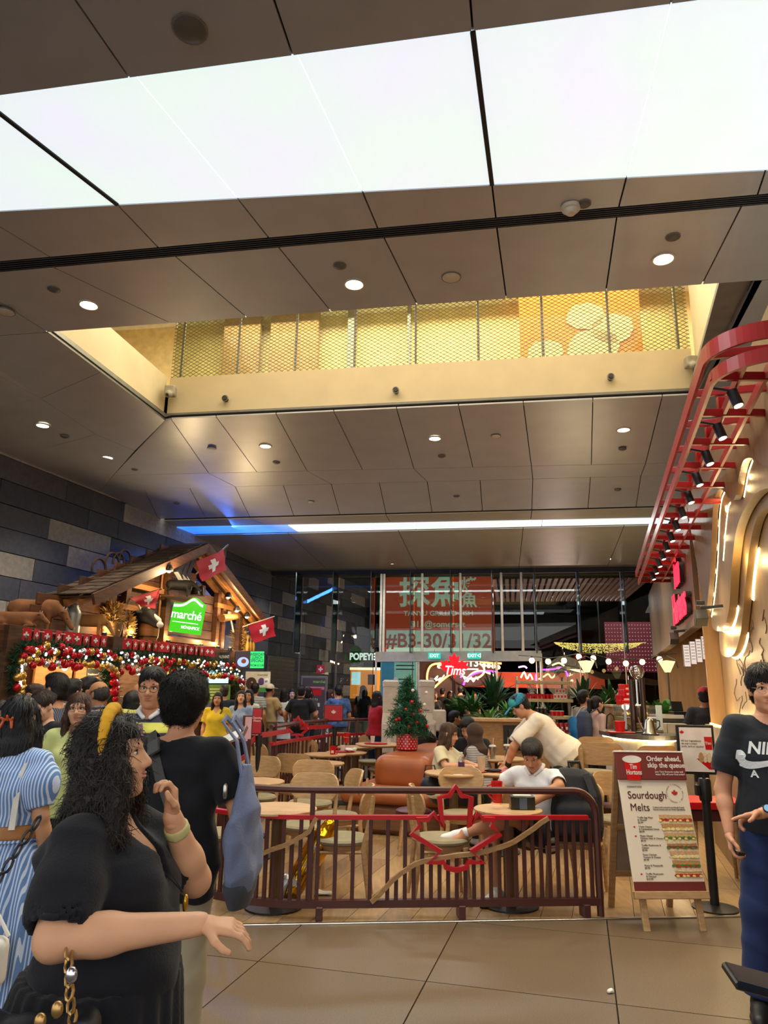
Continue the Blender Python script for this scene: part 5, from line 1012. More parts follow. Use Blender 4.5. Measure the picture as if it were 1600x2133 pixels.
# ---- black backpack on its chair
bp = thing('backpack', 'large black backpack standing on the chair behind the railing', 'backpack', (1.60, 6.33, .44), radians(-10)); k = S(); k.prof([(0, .21, .14), (.1, .235, .16), (.35, .225, .15), (.5, .17, .11), (.55, .10, .07)], .05); k.box((0, -.13, .16), (.17, .05, .13), .05, k=.04); k.o('bag', mat('bag_black', '16171a', .75, bump=.15, bs=60), .014, bp, wob(.006, 25, 25, 18, 4));
MB().tube([(-.02, -.02, .54), (-.03, -.02, .6), (.06, -.02, .6), (.07, -.02, .54)], .014, 8).o('handle', mBlk, bp, True); MB().sweep([(.1, -.12, .52), (.15, -.165, .35), (.17, -.17, .1)], .05, .012, up=(0, -1, 0)).o('strap', mBlk, bp); MB().tube([(-.17, -.135, .34), (0, -.165, .38), (.17, -.135, .34)], .006, 6).o('zip', mat('zip_grey', '44464a', .4), bp)
hb = thing('handbag', 'dark navy handbag on the seat beside the woman in cream', 'bag', tuple(ay(897, 1640, 8.1))); k = S(); k.ell((0, 0, .02), (.11, .09, .10)); k.o('bag', mat('bag_navy', '1d222c', .5), .014, hb); MB().tube([(-.07, 0, .1), (-.05, 0, .22), (.04, 0, .22), (.07, 0, .1)], .009, 6).o('strap', mat('bag_navy', '1d222c', .5), hb)
# ---- folding sandwich board
sbx, sby = 1.815, az(1330, 1940, 0)[1]; wB = az(1482, 1938, 0)[0] - sbx; sb = thing('folding_sign', 'wooden folding sign advertising sourdough melts in front of the cafe', 'sign', (sbx + wB / 2, sby, 0), radians(4)); tl = math.atan(.30 / 1.2)
RP = RX(pi / 2 - 0) ; Rf = np.stack([np.array([1., 0, 0]), np.array([0, sin(tl), cos(tl)]), np.array([0, -cos(tl), sin(tl)])], 1); P0 = np.array([0, 0, 0.]); fp = lambda x, y, z_=0: Rf @ np.array((x, y, z_))
for sx in (-1, 1):
 MB().box(fp(sx * (wB / 2 - .06) , .6, -.02), (.045, 1.2, .03), Rf).o('leg', mOak, sb); Rb = np.stack([np.array([1., 0, 0]), np.array([0, -sin(tl), cos(tl)]), np.array([0, cos(tl), sin(tl)])], 1)
 MB().box(np.array((sx * (wB / 2 - .03), .60, 0)) + Rb @ np.array((0, .6, 0)), (.045, 1.2, .03), Rb).o('leg', mOakD, sb)
for y_ in (.26, .62): MB().box(np.array((0, .60, 0)) + Rb @ np.array((0, y_, 0)), (wB - .1, .045, .025), Rb).o('cross_bar', mOakD, sb)
MB().box(np.array((0, .60, 0)) + Rb @ np.array((0, .7, .015)), (wB - .12, .84, .012), Rb).o('rear_board', mat('rear_board', '8d7c6c', .6), sb)
MB().box(fp(0, .225, .012), (wB + .02, .05, .05), Rf).o('ledge', mOak, sb)
yb, yt = .25, 1.0; mCream = mat('print_cream', 'e9dcc6', .5, var=.06, vs=2); mMar = mat('print_maroon', '6e2a26', .5, var=.04)
MB().box(fp(0, (yb + yt) / 2, .006), (wB, yt - yb, .014), Rf, .002).o('poster', mCream, sb); MB().box(fp(0, yb + .03, .0145), (wB, .06, .003), Rf, 0).o('maroon_band', mMar, sb)
MB().box(fp(0, 1.095, .02), (wB + .01, .20, .02), Rf, .003).o('header', mMar, sb); MB().box(fp(0, 1.197, .015), (wB + .02, .012, .04), Rf).o('top_cap', mWhite, sb)
hx = .0315
tx = lambda body, x, y, size, m, al='LEFT', z_=.0155, **kw: text(body, m, sb, size, fp(x, y, z_), Rf, ext=.0008, align=al, **kw)
mInk = mat('ink_maroon', '4a1514', .6); mInkG = mat('ink_grey', '5a4a40', .6); w2 = wB / 2
tx('SIGNATURE', -w2 * .78, .945, .018, mInk, sp=1.25); tx('Sourdough', -w2 * .80, .885, .074, mInk, bold=.006, sx=.92); tx('Melts', -w2 * .78, .80, .074, mInk, bold=.0, sx=.92); tx('Crafted with artisanal sourdough bread,\nnatural cheese and our finest ingredients', -w2 * .12, .795, .0150, mInkG)
for i, (t1, t2, pr) in enumerate((('Truffle Egg Mayo', '& Cheese', '$6.90'), ('Triple Cheese', '& Caramelised Onion', '$8.90'), ('Maple Glazed', 'Chicken Ham & Cheese', '$9.90'), ('Truffle Mushroom &', 'Cheese', '$9.90'), ('Pesto Chicken', 'Tomato & Cheese', '$9.90'), ('Pesto & Mozzarella', '', '$9.90'), ('Truffle Mushroom', '& Chicken', '$10.90'))):
 y_ = .715 - i * .062; tx(t1 + '\n' + (t2 + '\n' if t2 else '') + pr, -w2 * .62, y_, .0175, mInkG, lsp=.95)
 if i in (1, 2, 6): MB().prism([(x * .009, y * .009) for x, y in LEAF], .001, Rf, fp(-w2 * .74, y_ + .014, .0135)).o('leaf_mark', mCup, sb)
MB().prism([(x * .028, y * .028) for x, y in LEAF], .0015, Rf, fp(w2 * .60, .90, .0135)).o('leaf_mark', mat('leaf_red', 'b02a24', .5), sb)
for i, ch in enumerate('FRESHLY GRILLED * PROUDLY PREPARED * '):
 a = pi / 2 - i * 2 * pi / 37
 if ch not in ' ': Rl = np.stack([Rf @ np.array((sin(a), -cos(a), 0)), Rf @ np.array((cos(a), sin(a), 0)), Rf[:, 2]], 1); text(ch, mInkG, sb, .0125, fp(w2 * .60 + .062 * cos(a), .90 + .062 * sin(a), .0155), Rl, ext=.0005)
tx('Order ahead,', -w2 * .10, 1.145, .052, mWhite, z_=.0315, bold=.022, sx=.95); tx('skip the queue.', -w2 * .10, 1.098, .052, mWhite, z_=.0315, bold=.022, sx=.95); tx('Join Tims Rewards today and\nenjoy 10% off your first order!', w2 * .10, 1.042, .0185, mWhite, z_=.0315, bold=.01)
cp = MB(); cp.prism([(-.055, -.095), (.045, -.095), (.065, .045), (-.065, .045)], .004, Rf, fp(-w2 * .54, 1.085, .030)); cp.o('cup_print', mCup, sb); MB().prism([(.075 * cos(t), .028 * sin(t)) for t in np.linspace(0, 2 * pi, 20)[:-1]], .005, Rf, fp(-w2 * .54, 1.14, .0305)).o('cup_lid_print', mWhite, sb); tx('Tim\nHortons', -w2 * .54, 1.065, .05, mWhite, 'CENTER', z_=.0355, bold=.02, sx=.7, shear=.15, lsp=.8)
# the stacked toasties, each slice and filling its own relief on the print
SWR = random.Random(3); y_ = .735; i = 0
mBr = [mat('bread_%d' % k_, c, .7, var=.2, vs=90) for k_, c in enumerate(('c9a273', 'e0c8a2', 'b98c58'))]; mFil = [mat('filling_' + c, c, .6, var=.25, vs=60) for c in ('b0301f', 'e8cf7a', '4f7a2c', '7a4a2a', 'e6d9b0')]
while y_ > .335:
 x0 = w2 * (.02 + (.735 - y_) * .55); x1 = w2 * .97; hgt = .031; P_ = [(x0 + (x1 - x0) * t, -hgt / 2 + SWR.uniform(-.002, .002)) for t in np.linspace(0, 1, 6)] + [(x0 + (x1 - x0) * t, hgt / 2 + SWR.uniform(-.002, .002)) for t in np.linspace(1, 0, 6)]
 MB().prism(P_, .002 + .001 * (i % 3), Rf, fp(0, y_, .0135)).o('bread_slice_print', mBr[(0, 1, 2, 1)[i % 4]], sb); y_ -= .021
 if i % 2 == 0:
  b_ = MB()
  for t in range(7): b_.prism([(.018 * cos(q) * SWR.uniform(.8, 1.3), .011 * sin(q)) for q in np.linspace(0, 2 * pi, 9)[:-1]], .004 + .0006 * t, Rf, fp(x0 + (x1 - x0) * (t + .4) / 7, y_ + .002, .0135))
  b_.o('filling_print', mFil[(0, 1, 2, 3, 4, 2)[(i // 2) % 6]], sb)
  b_ = MB()
  for t in range(5): b_.prism([(.012 * cos(q), .008 * sin(q)) for q in np.linspace(0, 2 * pi, 9)[:-1]], .0085, Rf, fp(x0 + (x1 - x0) * (t + .8 * SWR.random()) / 5, y_ - .002, .0135))
  b_.o('filling_print', mFil[(1, 4, 1, 2, 1, 0)[(i // 2) % 6]], sb); y_ -= .019
 i += 1
# ---- sign post with framed notice
pp = az(1490, 1893, 0); sn = thing('sign_post', 'black queue post holding a framed halal ingredients notice', 'sign', tuple(pp)); MB().lathe([(.17, 0), (.17, .012), (.05, .03), (0, .03)], 28).o('base', mBlk, sn, True); MB().tube([(0, 0, .02), (-.0, 0, .78)], .034, 12).o('post', mBlk, sn, True); MB().lathe([(.045, .78), (.048, .80), (.048, .93), (.04, .95), (0, .95)], 14).o('head', mBlk, sn, True); B('belt_latch', mBlk, sn, (-.06, 0, .86), (.03, .05, .08)); MB().tube([(0, 0, .94), (0, 0, 1.0)], .014, 8).o('stem', mBlk, sn)
sn['label'] = 'black queue post holding a framed ingredients notice beside the folding sign'
qy = radians(8); Rn = np.stack([np.array([cos(qy), -sin(qy), 0]) * 1., Z_, np.array([-sin(qy), -cos(qy), 0])], 1); tp = RX(-.0); cN = np.array([-.045, 0, 1.17]); MB().box(cN, (.29, .38, .03), Rn).o('frame', mBlk, sn); MB().box(cN + Rn[:, 2] * .016, (.25, .34, .004), Rn, 0).o('notice', mat('notice_paper', 'e4d8cc', .5), sn)
nt_ = lambda body, x, y, sz, m, **kw: text(body, m, sn, sz, cN + Rn @ np.array((x, y, .0195)), Rn, ext=.0006, **kw)
nt_('All our ingredients\ndo not contain\npork, lard or alcohol', -.115, .045, .0205, mInkG, align='LEFT', lsp=1.05); MB().prism([(x * .02, y * .02) for x, y in LEAF], .001, Rn, cN + Rn @ np.array((-.105, .13, .018))).o('leaf_mark', mCup, sn)
MB().prism([(-.015, -.05), (.035, -.05), (.04, .05), (-.022, .05)], .001, Rn, cN + Rn @ np.array((.085, .05, .018))).o('cup_print', mCup, sn); nt_('Tim', .092, .05, .03, mWhite, bold=.02); MB().prism([(-.06, .03), (.03, -.05), (.07, -.05), (.07, .045)], .001, Rn, cN + Rn @ np.array((.055, -.10, .018))).o('box_print', mCup, sn)
for dx in (-.02, .01, .04): MB().prism([(.02 * cos(t), .04 * sin(t)) for t in np.linspace(0, 2 * pi, 12)[:-1]], .0015, Rn, cN + Rn @ np.array((.05 + dx, -.06, .018))).o('toast_print', mBr[2 if dx < 0 else 1], sn)
# ================================================================== RED TRELLIS OVER THE SHOP FRONT
TF = az(1325, 1196, 3.5); TN = az(1480, 700, 3.5); mTl = mat('trellis_red', '9c1a1a', .35, var=.06); tr = thing('red_trellis', 'red metal trellis with spot lamps running along the top of the timber wall', 'trellis', tuple(TN)); lo = TN
oT = (PR - TF) @ C_; oN = (PR - TN) @ C_; dT = unit(TF - TN); LT = np.linalg.norm(TF - TN)
wf = lambda s_: TN + dT * s_ - lo; wo = lambda s_: ((PR - (TN + dT * s_)) @ C_)   # distance of the rail to the wall at s_
for dz, ins, w_, h_ in ((.0, 0, .02, .10), (-.14, .03, .02, .08)):
 pts = [wf(LT) + Z_ * dz + C_ * ins] + [wf(s_) + Z_ * dz + C_ * ins for s_ in np.linspace(LT * .97, .30, 14)]
 for t in np.linspace(0.1, pi / 2, 14): pts.append(wf(.30 - .30 * sin(t)) + C_ * (.30 * (1 - cos(t)) + ins) + Z_ * dz)
 pts += [wf(0) + C_ * (x_ + ins) + Z_ * dz for x_ in (.45, .9, 1.5)]; MB().sweep(pts, w_, h_).o('outer_rail', mTl, tr)
for fr in (.38, .68): MB().sweep([wf(s_) - Z_ * .12 + C_ * wo(s_) * fr for s_ in np.linspace(.05, LT, 10)], .02, .06).o('inner_rail', mTl, tr)
MB().bar(wf(LT) - Z_ * .02, wf(LT) + C_ * wo(LT) - Z_ * .02, .12, .04).o('end_bar', mTl, tr)
nb = 15; mSpot = glow('spot_lens', 'ffe6b8', 8)
for i in range(nb):
 s_ = .25 + (LT - .4) * i / (nb - 1)
 for z_ in (.0, -.13): MB().bar(wf(s_) + Z_ * z_ + C_ * .02, wf(s_ + (.12 if z_ else 0)) + C_ * wo(s_) + Z_ * z_, .03, .05).o('cross_bar', mTl, tr)
 MB().bar(wf(s_ + .1) - Z_ * .1 + C_ * wo(s_) * .38, wf(s_ + .1) + C_ * wo(s_) * .38, .05, .03).o('strut', mTl, tr)
 if i % 1 == 0 and i < 13:
  p = wf(s_ + .18) + C_ * .16 - Z_ * .16; MB().tube([p, p + np.array((.02, -.02, -.10))], .032, 10).o('spot_lamp', mBlk, tr, True); MB().tube([p + np.array((.02, -.02, -.10)), p + np.array((.0205, -.0205, -.102))], .026, 10).o('lens', mSpot, tr); MB().bar(p + Z_ * .0, p - C_ * .1 + Z_ * .03, .015, .015).o('bracket', mBlk, tr)
  if i % 3 == 0: lamp('SPOT', 'spot_beam', tuple(lo + p + np.array((.03, -.03, -.13))), 45, (1, .8, .52), (radians(-8), radians(14), 0), .04, spot=95)
# ---- red neon name sign, lit box, floodlights, menu boards on the timber wall
RWs = frame_from(-C_); sgn = thing('neon_sign', 'red script shop sign standing proud of the timber wall', 'sign', tuple(rw(1423, 1228, .05)))
mNeon = glow('neon_red', 'ff2038', 2.2)
text('Tim\nHortons', mat('sign_side', '2a0c0e', .5), sgn, .62, RWs @ np.array((0, 0, .04)), RWs, ext=.03, bold=.0, sx=.85, shear=.2, lsp=.75); text('Tim\nHortons', mNeon, sgn, .62, RWs @ np.array((0, 0, .075)), RWs, ext=.008, bold=.0, sx=.85, shear=.2, lsp=.75)
o = thing('light_box', 'small white lit box under the red script sign', 'sign', tuple(rw(1421, 1270, .06))); MB().box((0, 0, 0), (1.15, .10, .16), RH).o('box', mBlk, o); MB().box(-C_ * .052, (1.1, .006, .13), RH, 0).o('lit_face', glow('box_white', 'f4f4f0', 1.3), o)
for x, y, lab in ((1460, 1276, 'black floodlight on the timber wall nearest the curved relief'), (1404, 1322, 'black floodlight at the far end of the timber wall')):
 p = rw(x, y, .22); o = thing('floodlight', lab, 'lamp', tuple(p)); MB().box((0, 0, -.05), (.13, .11, .11), RH @ RY(.5)).o('housing', mat('lamp_olive', '3a352c', .5), o); MB().box((0, 0, .09), (.11, .07, .04), RH).o('driver', mBlk, o); MB().bar((0, 0, .04), C_ * .2 + Z_ * .06, .03, .03).o('bracket', mBlk, o)
for i, (x0, x1, y0, y1) in enumerate(((1423, 1437, 1343, 1389), (1437, 1449, 1336, 1384), (1449, 1461, 1331, 1380), (1461, 1474, 1325, 1374))):
 Pq = facing(x0 + .6, x1 - .6, y0, y1, 9.3 - .0 * i, radians(-6)); o, R, w, h, t = screenboard('hanging_menu', ('first', 'second', 'third', 'fourth')[i] + ' hanging menu panel from the left above the service opening', 'menu', Pq, mat('screen_body', '0b0b0d', .4), .04)
 B('picture', glow('menu_white', 'd8c4b8', .8), o, R @ np.array((0, 0, t)), (w * .96, h * .97, .003), R, 0)
 for k_ in range(6): B('menu_line', mat('print_dark', '2a2a2c', .7), o, R @ np.array((0, h * (.38 - .13 * k_), t + .003)), (w * .7, .006, .002), R, 0)
# ---- ceiling fittings
def fit(x, y, z): return az(x, y, z)
DL = [((185, 635, 5.0), 'left of the hall before the skylight'), ((738, 592, 5.0), 'centre of the ceiling before the skylight'), ((1382, 539, 5.0), 'right of the ceiling before the skylight'), ((89, 886, 4.93), 'far left facet of the ceiling, the upper one'), ((224, 953, 4.92), 'left facet of the ceiling, the lower one'),
      ((553, 929, 4.94), 'under the skylight edge, left of three'), ((906, 913, 4.94), 'under the skylight edge, middle of three'), ((1299, 895, 4.95), 'under the skylight edge, right of three'), ((614, 1178, 4.6), 'farthest row, above the left fin glass'), ((818, 1175, 4.6), 'farthest row, above the orange billboard edge'), ((1037, 1170, 4.62), 'farthest row, right of the orange billboard'), ((1273, 1164, 4.62), 'farthest row, beside the trellis end')]
mDL = glow('downlight_lens', 'ffe9c8', 7)
for (x, y, z_), w_ in DL:
 p = fit(x, y, z_) - Z_ * .004; o = thing('downlight', 'round recessed downlight, ' + w_, 'light', tuple(p), group='ceiling downlights'); MB().lathe([(.076, .004), (.078, -.006), (.094, -.006), (.094, .01)], 20, cap=False).o('trim_ring', mat('ring_white', 'cfc8ba', .4), o); MB().lathe([(0, -.003), (.074, -.003)][::-1], 20).o('lens', mDL, o)
 lamp('SPOT', 'downlight_beam', tuple(p - Z_ * .03), 85, (1, .86, .66), (0, 0, 0), .06, spot=105)
SNR = [((396, 60, 5.0), .085, 'grey round ceiling cover at the very top'), ((1217, 424, 5.0), .045, 'small grey sensor right of the smoke detector'), ((708, 553, 5.0), .05, 'grey disc left of the central downlight'), ((1402, 493, 5.0), .05, 'grey disc above the right downlight'), ((112, 602, 5.0), .05, 'grey disc above the left downlight'), ((940, 577, 5.0), .075, 'white ceiling speaker right of the central downlight'), ((12, 649, 4.98), .075, 'white ceiling speaker at the left edge'), ((135, 909, 4.92), .05, 'grey disc by the upper left facet light'), ((576, 963, 4.9), .05, 'grey disc below the left skylight downlight'), ((920, 950, 4.9), .05, 'grey disc below the middle skylight downlight'), ((1297, 935, 4.9), .05, 'grey disc below the right skylight downlight'), ((1033, 908, 4.94), .06, 'white speaker between middle and right skylight downlights'), ((441, 934, 4.92), .06, 'white speaker left of the left skylight downlight'), ((281, 977, 4.9), .05, 'grey disc at the ceiling fold on the left'), ((368, 1048, 4.82), .05, 'grey disc on the far row above the blue strip'), ((648, 1045, 4.82), .05, 'grey disc on the far row above the white strip'), ((951, 1033, 4.83), .05, 'grey disc in the middle of the far row'), ((1287, 1020, 4.83), .05, 'grey disc at the right of the far row')]
for (x, y, z_), r, lab in SNR:
 p = fit(x, y, z_) - Z_ * .004; w = 'white' in lab; o = thing('ceiling_sensor', lab, 'sensor', tuple(p)); MB().lathe([(0, -.015), (r * .7, -.015), (r, -.004), (r, .008)], 18).o('cover', mat('cover_white', 'c9c4ba', .5) if w else mat('cover_grey', '5b5856', .5), o, True); MB().lathe([(r * 1.02, -.003), (r * 1.12, -.003), (r * 1.12, .008)], 18).o('ring', mTr, o)
p = fit(1189, 430, 5.0); o = thing('smoke_detector', 'white smoke detector beside the dark ceiling slot', 'sensor', tuple(p - Z_ * .003)); MB().lathe([(0, -.06), (.03, -.06), (.045, -.045), (.05, -.03), (.065, -.025), (.07, 0)], 20).o('body', mat('detector_white', 'd8d2c4', .4), o, True)
for x, y, lab in ((355, 818, 'security camera in the left corner of the skylight well'), (1440, 758, 'security camera in the right corner of the skylight well')):
 q = apl(x, y, (FL_ if x < 800 else FR_) - nf * .12, nf); o = thing('security_camera', lab, 'camera', tuple(q)); k = S(); k.box((0, 0, .02), (.07, .06, .07), .02).cap((0, -.02, -.02), (0, -.09, -.06), .05, .045); k.o('housing', mat('cam_grey', '9a9486', .5), .012, o); MB().ball((0, -.12, -.075), .022, 10, 6).o('lens', mBlk, o); MB().tube([(0, .05, .02), (0, .12, .03)], .025, 8).o('bracket', mat('cam_grey', '9a9486', .5), o)
for x, y, lab in ((470, 831, 'small nozzle on the left of the cream fascia'), (825, 814, 'small nozzle in the middle of the cream fascia'), (1272, 786, 'small nozzle on the right of the cream fascia')):
 q = apl(x, y, FL_ - nf * .01, nf); o = thing('nozzle', lab, 'nozzle', tuple(q)); MB().tube([nf * .03, -nf * .05], .03, 10).o('body', mat('nozzle_dark', '2c2a26', .5), o); MB().tube([-nf * .02, -nf * .03], .045, 12).o('flange', mTr, o)
# ---- self-order kiosks, seen from behind
for i, (x0, x1, yt_, Y, lab) in enumerate(((797, 831, 1420, 12.4, 'white self-order kiosk seen from behind, left of the small fir tree'), (872, 906, 1420, 12.4, 'white self-order kiosk seen from behind, right of the small fir tree'))):
 p = ay((x0 + x1) / 2, yt_, Y); w = (x1 - x0) / 1545 * Y; o = thing('order_kiosk', lab, 'kiosk', (p[0], p[1], 0)); zt_ = p[2]; k_ = mat('kiosk_white', 'cdc6ba', .45)
 B('screen_housing', k_, o, (0, 0, zt_ - .27), (w * .94, .12, .50), b=.03); B('top_cap', k_, o, (0, 0, zt_ - .04), (w, .14, .14), b=.03); B('top_handle', k_, o, (w * .3, 0, zt_ + .04), (.06, .06, .05)); MB().slab([np.array((-w * .47, -.06, zt_ - .5)), np.array((w * .47, -.06, zt_ - .5)), np.array((w * .52, -.14, zt_ - .66)), np.array((-w * .52, -.14, zt_ - .66))], .1, np.array((0, 1., 0))).o('sloped_back', k_, o); B('printer_housing', k_, o, (0, -.05, zt_ - .90), (w * 1.05, .22, .50), b=.03)
 for sx in (-.38, .4): MB().bar((w * sx, 0, 0), (w * sx, 0, zt_ - 1.1), .06, .06).o('leg', k_, o)
 B('foot_plate', mStl, o, (0, 0, .01), (w * 1.2, .4, .02)); B('vent', mTr, o, (0, -.064, zt_ - .46), (.08, .006, .02))
 if i: B('receipt_box', k_, o, (w * .75, -.02, zt_ - .62), (.22, .2, .34), b=.02)
# ---- wooden counters and display shelves with plants before the glass
def at(x, y, Y): return ay(x, y, Y)
cn = thing('wooden_counter', 'wooden counter with dark recess behind the headscarf and the leaning man', 'counter', tuple(at(1060, 1600, 10.6) * (1, 1, 0))); z_ = at(1060, 1503, 10.6)[2]
B('body', mOakD, cn, (.1, .3, z_ / 2), (1.05, .5, z_)); B('top', mOak, cn, (.1, .28, z_ + .015), (1.15, .6, .04)); B('recess', mBlk, cn, (.22, .04, z_ - .22), (.55, .03, .34)); B('waste_bin', mat('bin_black', '1c1c1e', .5), cn, (.22, .02, z_ - .24), (.42, .05, .26))
c2 = thing('display_cabinet', 'long low wooden cabinet carrying the merchandise shelves', 'cabinet', tuple(at(1160, 1560, 11.6) * (1, 1, 0))); zc2 = at(1160, 1530, 11.6)[2]; B('body', mOakD, c2, (.1, .3, zc2 / 2), (1.35, .55, zc2)); B('top', mOak, c2, (.1, .3, zc2 + .015), (1.4, .6, .03))
for s_ in (-.33, .1, .53): B('door', mOak, c2, (s_, .018, zc2 / 2), (.42, .02, zc2 * .85))
mShf = mat('shelf_beige', 'b5a67c', .5)
sh = thing('display_shelf', 'open three tier shelf with cups and bags in front of the glass', 'shelf', tuple(at(1137, 1530, 12.0) * (1, 1, 0))); SHZ = [at(1137, y, 12.0)[2] for y in (1422, 1459, 1494)]; wS = 108 / 1545 * 12
for z_ in SHZ: B('board', mShf, sh, (0, 0, z_), (wS, .35, .05))
for sx in (-1, 1): MB().bar((sx * wS / 2, .1, zc2), (sx * wS / 2, .1, SHZ[0] + .1), .04, .04).o('post', mStl, sh)
for i, x in enumerate((1093, 1101, 1109, 1117, 1125, 1133, 1141, 1149)): p = at(x, 1455, 11.95); cup(ORD[i] + ' small red cup from the left on the middle display shelf', (p[0], p[1], SHZ[1] + .026), .075, .032, mCup)['group'] = 'red cups on the middle shelf'
for i, x in enumerate((1156, 1163, 1170, 1177)):
 p = at(x, 1455, 11.95); o = thing('gift_box', ORD[i] + ' small white box from the left on the middle display shelf', 'box', (p[0], p[1], SHZ[1] + .026), 0, 'white boxes on the middle shelf'); B('box', mWhite, o, (0, 0, .04), (.05, .05, .08)); B('red_print', mCup, o, (0, -.026, .04), (.03, .003, .04))
for i, x in enumerate((1160, 1167, 1174)): p = at(x, 1455, 12.05); o = thing('gift_box', ORD[i] + ' white box from the left in the upper layer on the middle shelf', 'box', (p[0], p[1], SHZ[1] + .11), 0, 'white boxes stacked on the middle shelf'); B('box', mWhite, o, (0, 0, .04), (.05, .05, .08)); B('red_print', mCup, o, (0, -.026, .04), (.03, .003, .04))
for i, x in enumerate((1120, 1128, 1136)): p = at(x, 1488, 11.95); o = thing('jar', ORD[i] + ' dark jar from the left on the lowest display shelf', 'jar', (p[0], p[1], SHZ[2] + .026), 0, 'dark jars on the lowest shelf'); MB().lathe([(.035, 0), (.037, .02), (.037, .1), (.025, .11)], 14).o('jar', mat('jar_brown', '2c1a12', .3), o, True); MB().lathe([(.03, .11), (.03, .13), (0, .131)], 12).o('lid', mStl, o)
for i, x in enumerate((1151, 1160, 1169)): p = at(x, 1488, 11.95); o = thing('tin', ORD[i] + ' red tin from the left on the lowest display shelf', 'tin', (p[0], p[1], SHZ[2] + .026), 0, 'red tins on the lowest shelf'); MB().lathe([(.045, 0), (.045, .07)], 14).o('body', mCup, o, True); MB().lathe([(.046, .07), (.046, .08), (0, .081)], 14).o('lid', mWhite, o)
for i, x in enumerate((1143, 1152, 1161, 1170, 1180)):
 p = at(x, 1520, 11.5); o = thing('coffee_bag', ORD[i] + ' red coffee bag from the left on the wooden cabinet', 'bag', (p[0], p[1], zc2 + .03), 0, 'red coffee bags on the cabinet'); k = S(); k.prof([(0, .035, .025), (.09, .036, .024), (.15, .034, .006)], .01); k.o('bag', mat('bag_foil_red', '8a0e16', .25), .009, o); B('white_label', mWhite, o, (0, -.026, .07), (.03, .003, .04))
o = thing('flower_vase', 'small white flowers on the middle display shelf', 'flowers', tuple(at(1108, 1447, 12.1))); V, F = needles([(0, 0, 0), (0, 0, .16)], 150, .05, .08, 4); tag(obj('blossoms', V, F, mat('petal_white', 'dcd6d0', .7), o), kind='stuff'); MB().lathe([(.03, -.06), (.04, 0), (.025, .04)], 12).o('vase', mWhite, o, True)
# plants: each leaf blade a curved strip, joined per plant
mLf = [mat('leaf_green_%d' % i, c, .5, col2=c2_, vs=12, spec=.4) for i, (c, c2_) in enumerate((('1f4a1c', '3f7a30'), ('2f6b28', '6aa045'), ('163a20', '2c5a34')))]
def plant(lab, x, y, Y, H_, n, spread, seed, m=0, wl_=.03, planter=True, name='potted_plant'):
 p = at(x, y, Y); o = thing(name, lab, 'plant', (p[0], p[1], max(p[2] - .1, 0))); rg = np.random.RandomState(seed); b = MB()
 for i in range(n):
  a = rg.rand() * 6.28; L = H_ * (.6 + .5 * rg.rand()); out_ = spread * (.3 + .8 * rg.rand()); P_ = []
  for t in np.linspace(0, 1, 7): P_.append(np.array([cos(a) * out_ * t ** 1.3, sin(a) * out_ * t ** 1.3, L * (t - .45 * t * t * min(1.6, out_ / H_ * 1.6))]))
  s_ = np.array([-sin(a), cos(a), 0]); W_ = [wl_ * (.25 + sin(pi * min(1, t * .9 + .1)) ** .7) for t in np.linspace(0, 1, 7)]
  V = []
  for q, w_ in zip(P_, W_): V += [q - s_ * w_ + Z_ * .006, q, q + s_ * w_ + Z_ * .006]
  b.add(V, [[3 * j + k_, 3 * j + k_ + 1, 3 * j + k_ + 4, 3 * j + k_ + 3] for j in range(6) for k_ in (0, 1)])
 tag(b.o('leaves', mLf[m], o, True), kind='stuff'); pz_ = max(p[2] - .1, 0)
 MB().lathe([(.12, -min(pz_, .35)), (.16, -.02), (.16, .02), (.14, .02), (0, .0)], 16).o('planter', mat('planter_brown', '5a4632', .6), o, True)
for i, a_ in enumerate(((985, 1478, 12.6, .55, 46, .45, 0, .022), (1030, 1470, 12.8, .75, 40, .45, 2, .03), (1018, 1500, 11.2, .42, 60, .42, 1, .014), (1062, 1490, 11.6, .45, 50, .40, 1, .016), (958, 1482, 13.2, .5, 36, .4, 0, .024), (1105, 1483, 12.3, .34, 26, .25, 0, .02), (1142, 1484, 12.4, .34, 26, .25, 2, .02), (1215, 1470, 12.4, .7, 30, .3, 2, .035), (1250, 1480, 12.8, .55, 30, .35, 0, .03), (1275, 1462, 13.4, .55, 30, .3, 2, .03), (1385, 1482, 11.2, .36, 36, .3, 1, .035), (1360, 1480, 11.6, .36, 30, .28, 0, .03), (1130, 1515, 12.4, .22, 24, .3, 1, .016))):
 plant(('feathery plant left of the tall dark leaved one', 'tall dark strap leaved plant above the blue cap', 'bright green grassy plant left of the blue cap', 'second bright grassy plant just left of the blue cap', 'feathery plant beside the red leaf sign pole', 'leafy plant on the lowest shelf, left one', 'leafy plant on the lowest shelf, middle one', 'upright plant behind the couple with backpacks', 'broad leaved plant right of the couple with backpacks', 'tall plant beside the stacked red boxes', 'bright leafy plant by the cash register', 'leafy plant behind the glass coffee tower', 'low grassy plant behind the red coffee bags')[i], a_[0], a_[1], a_[2], a_[3], a_[4], a_[5], i, a_[6], a_[7])
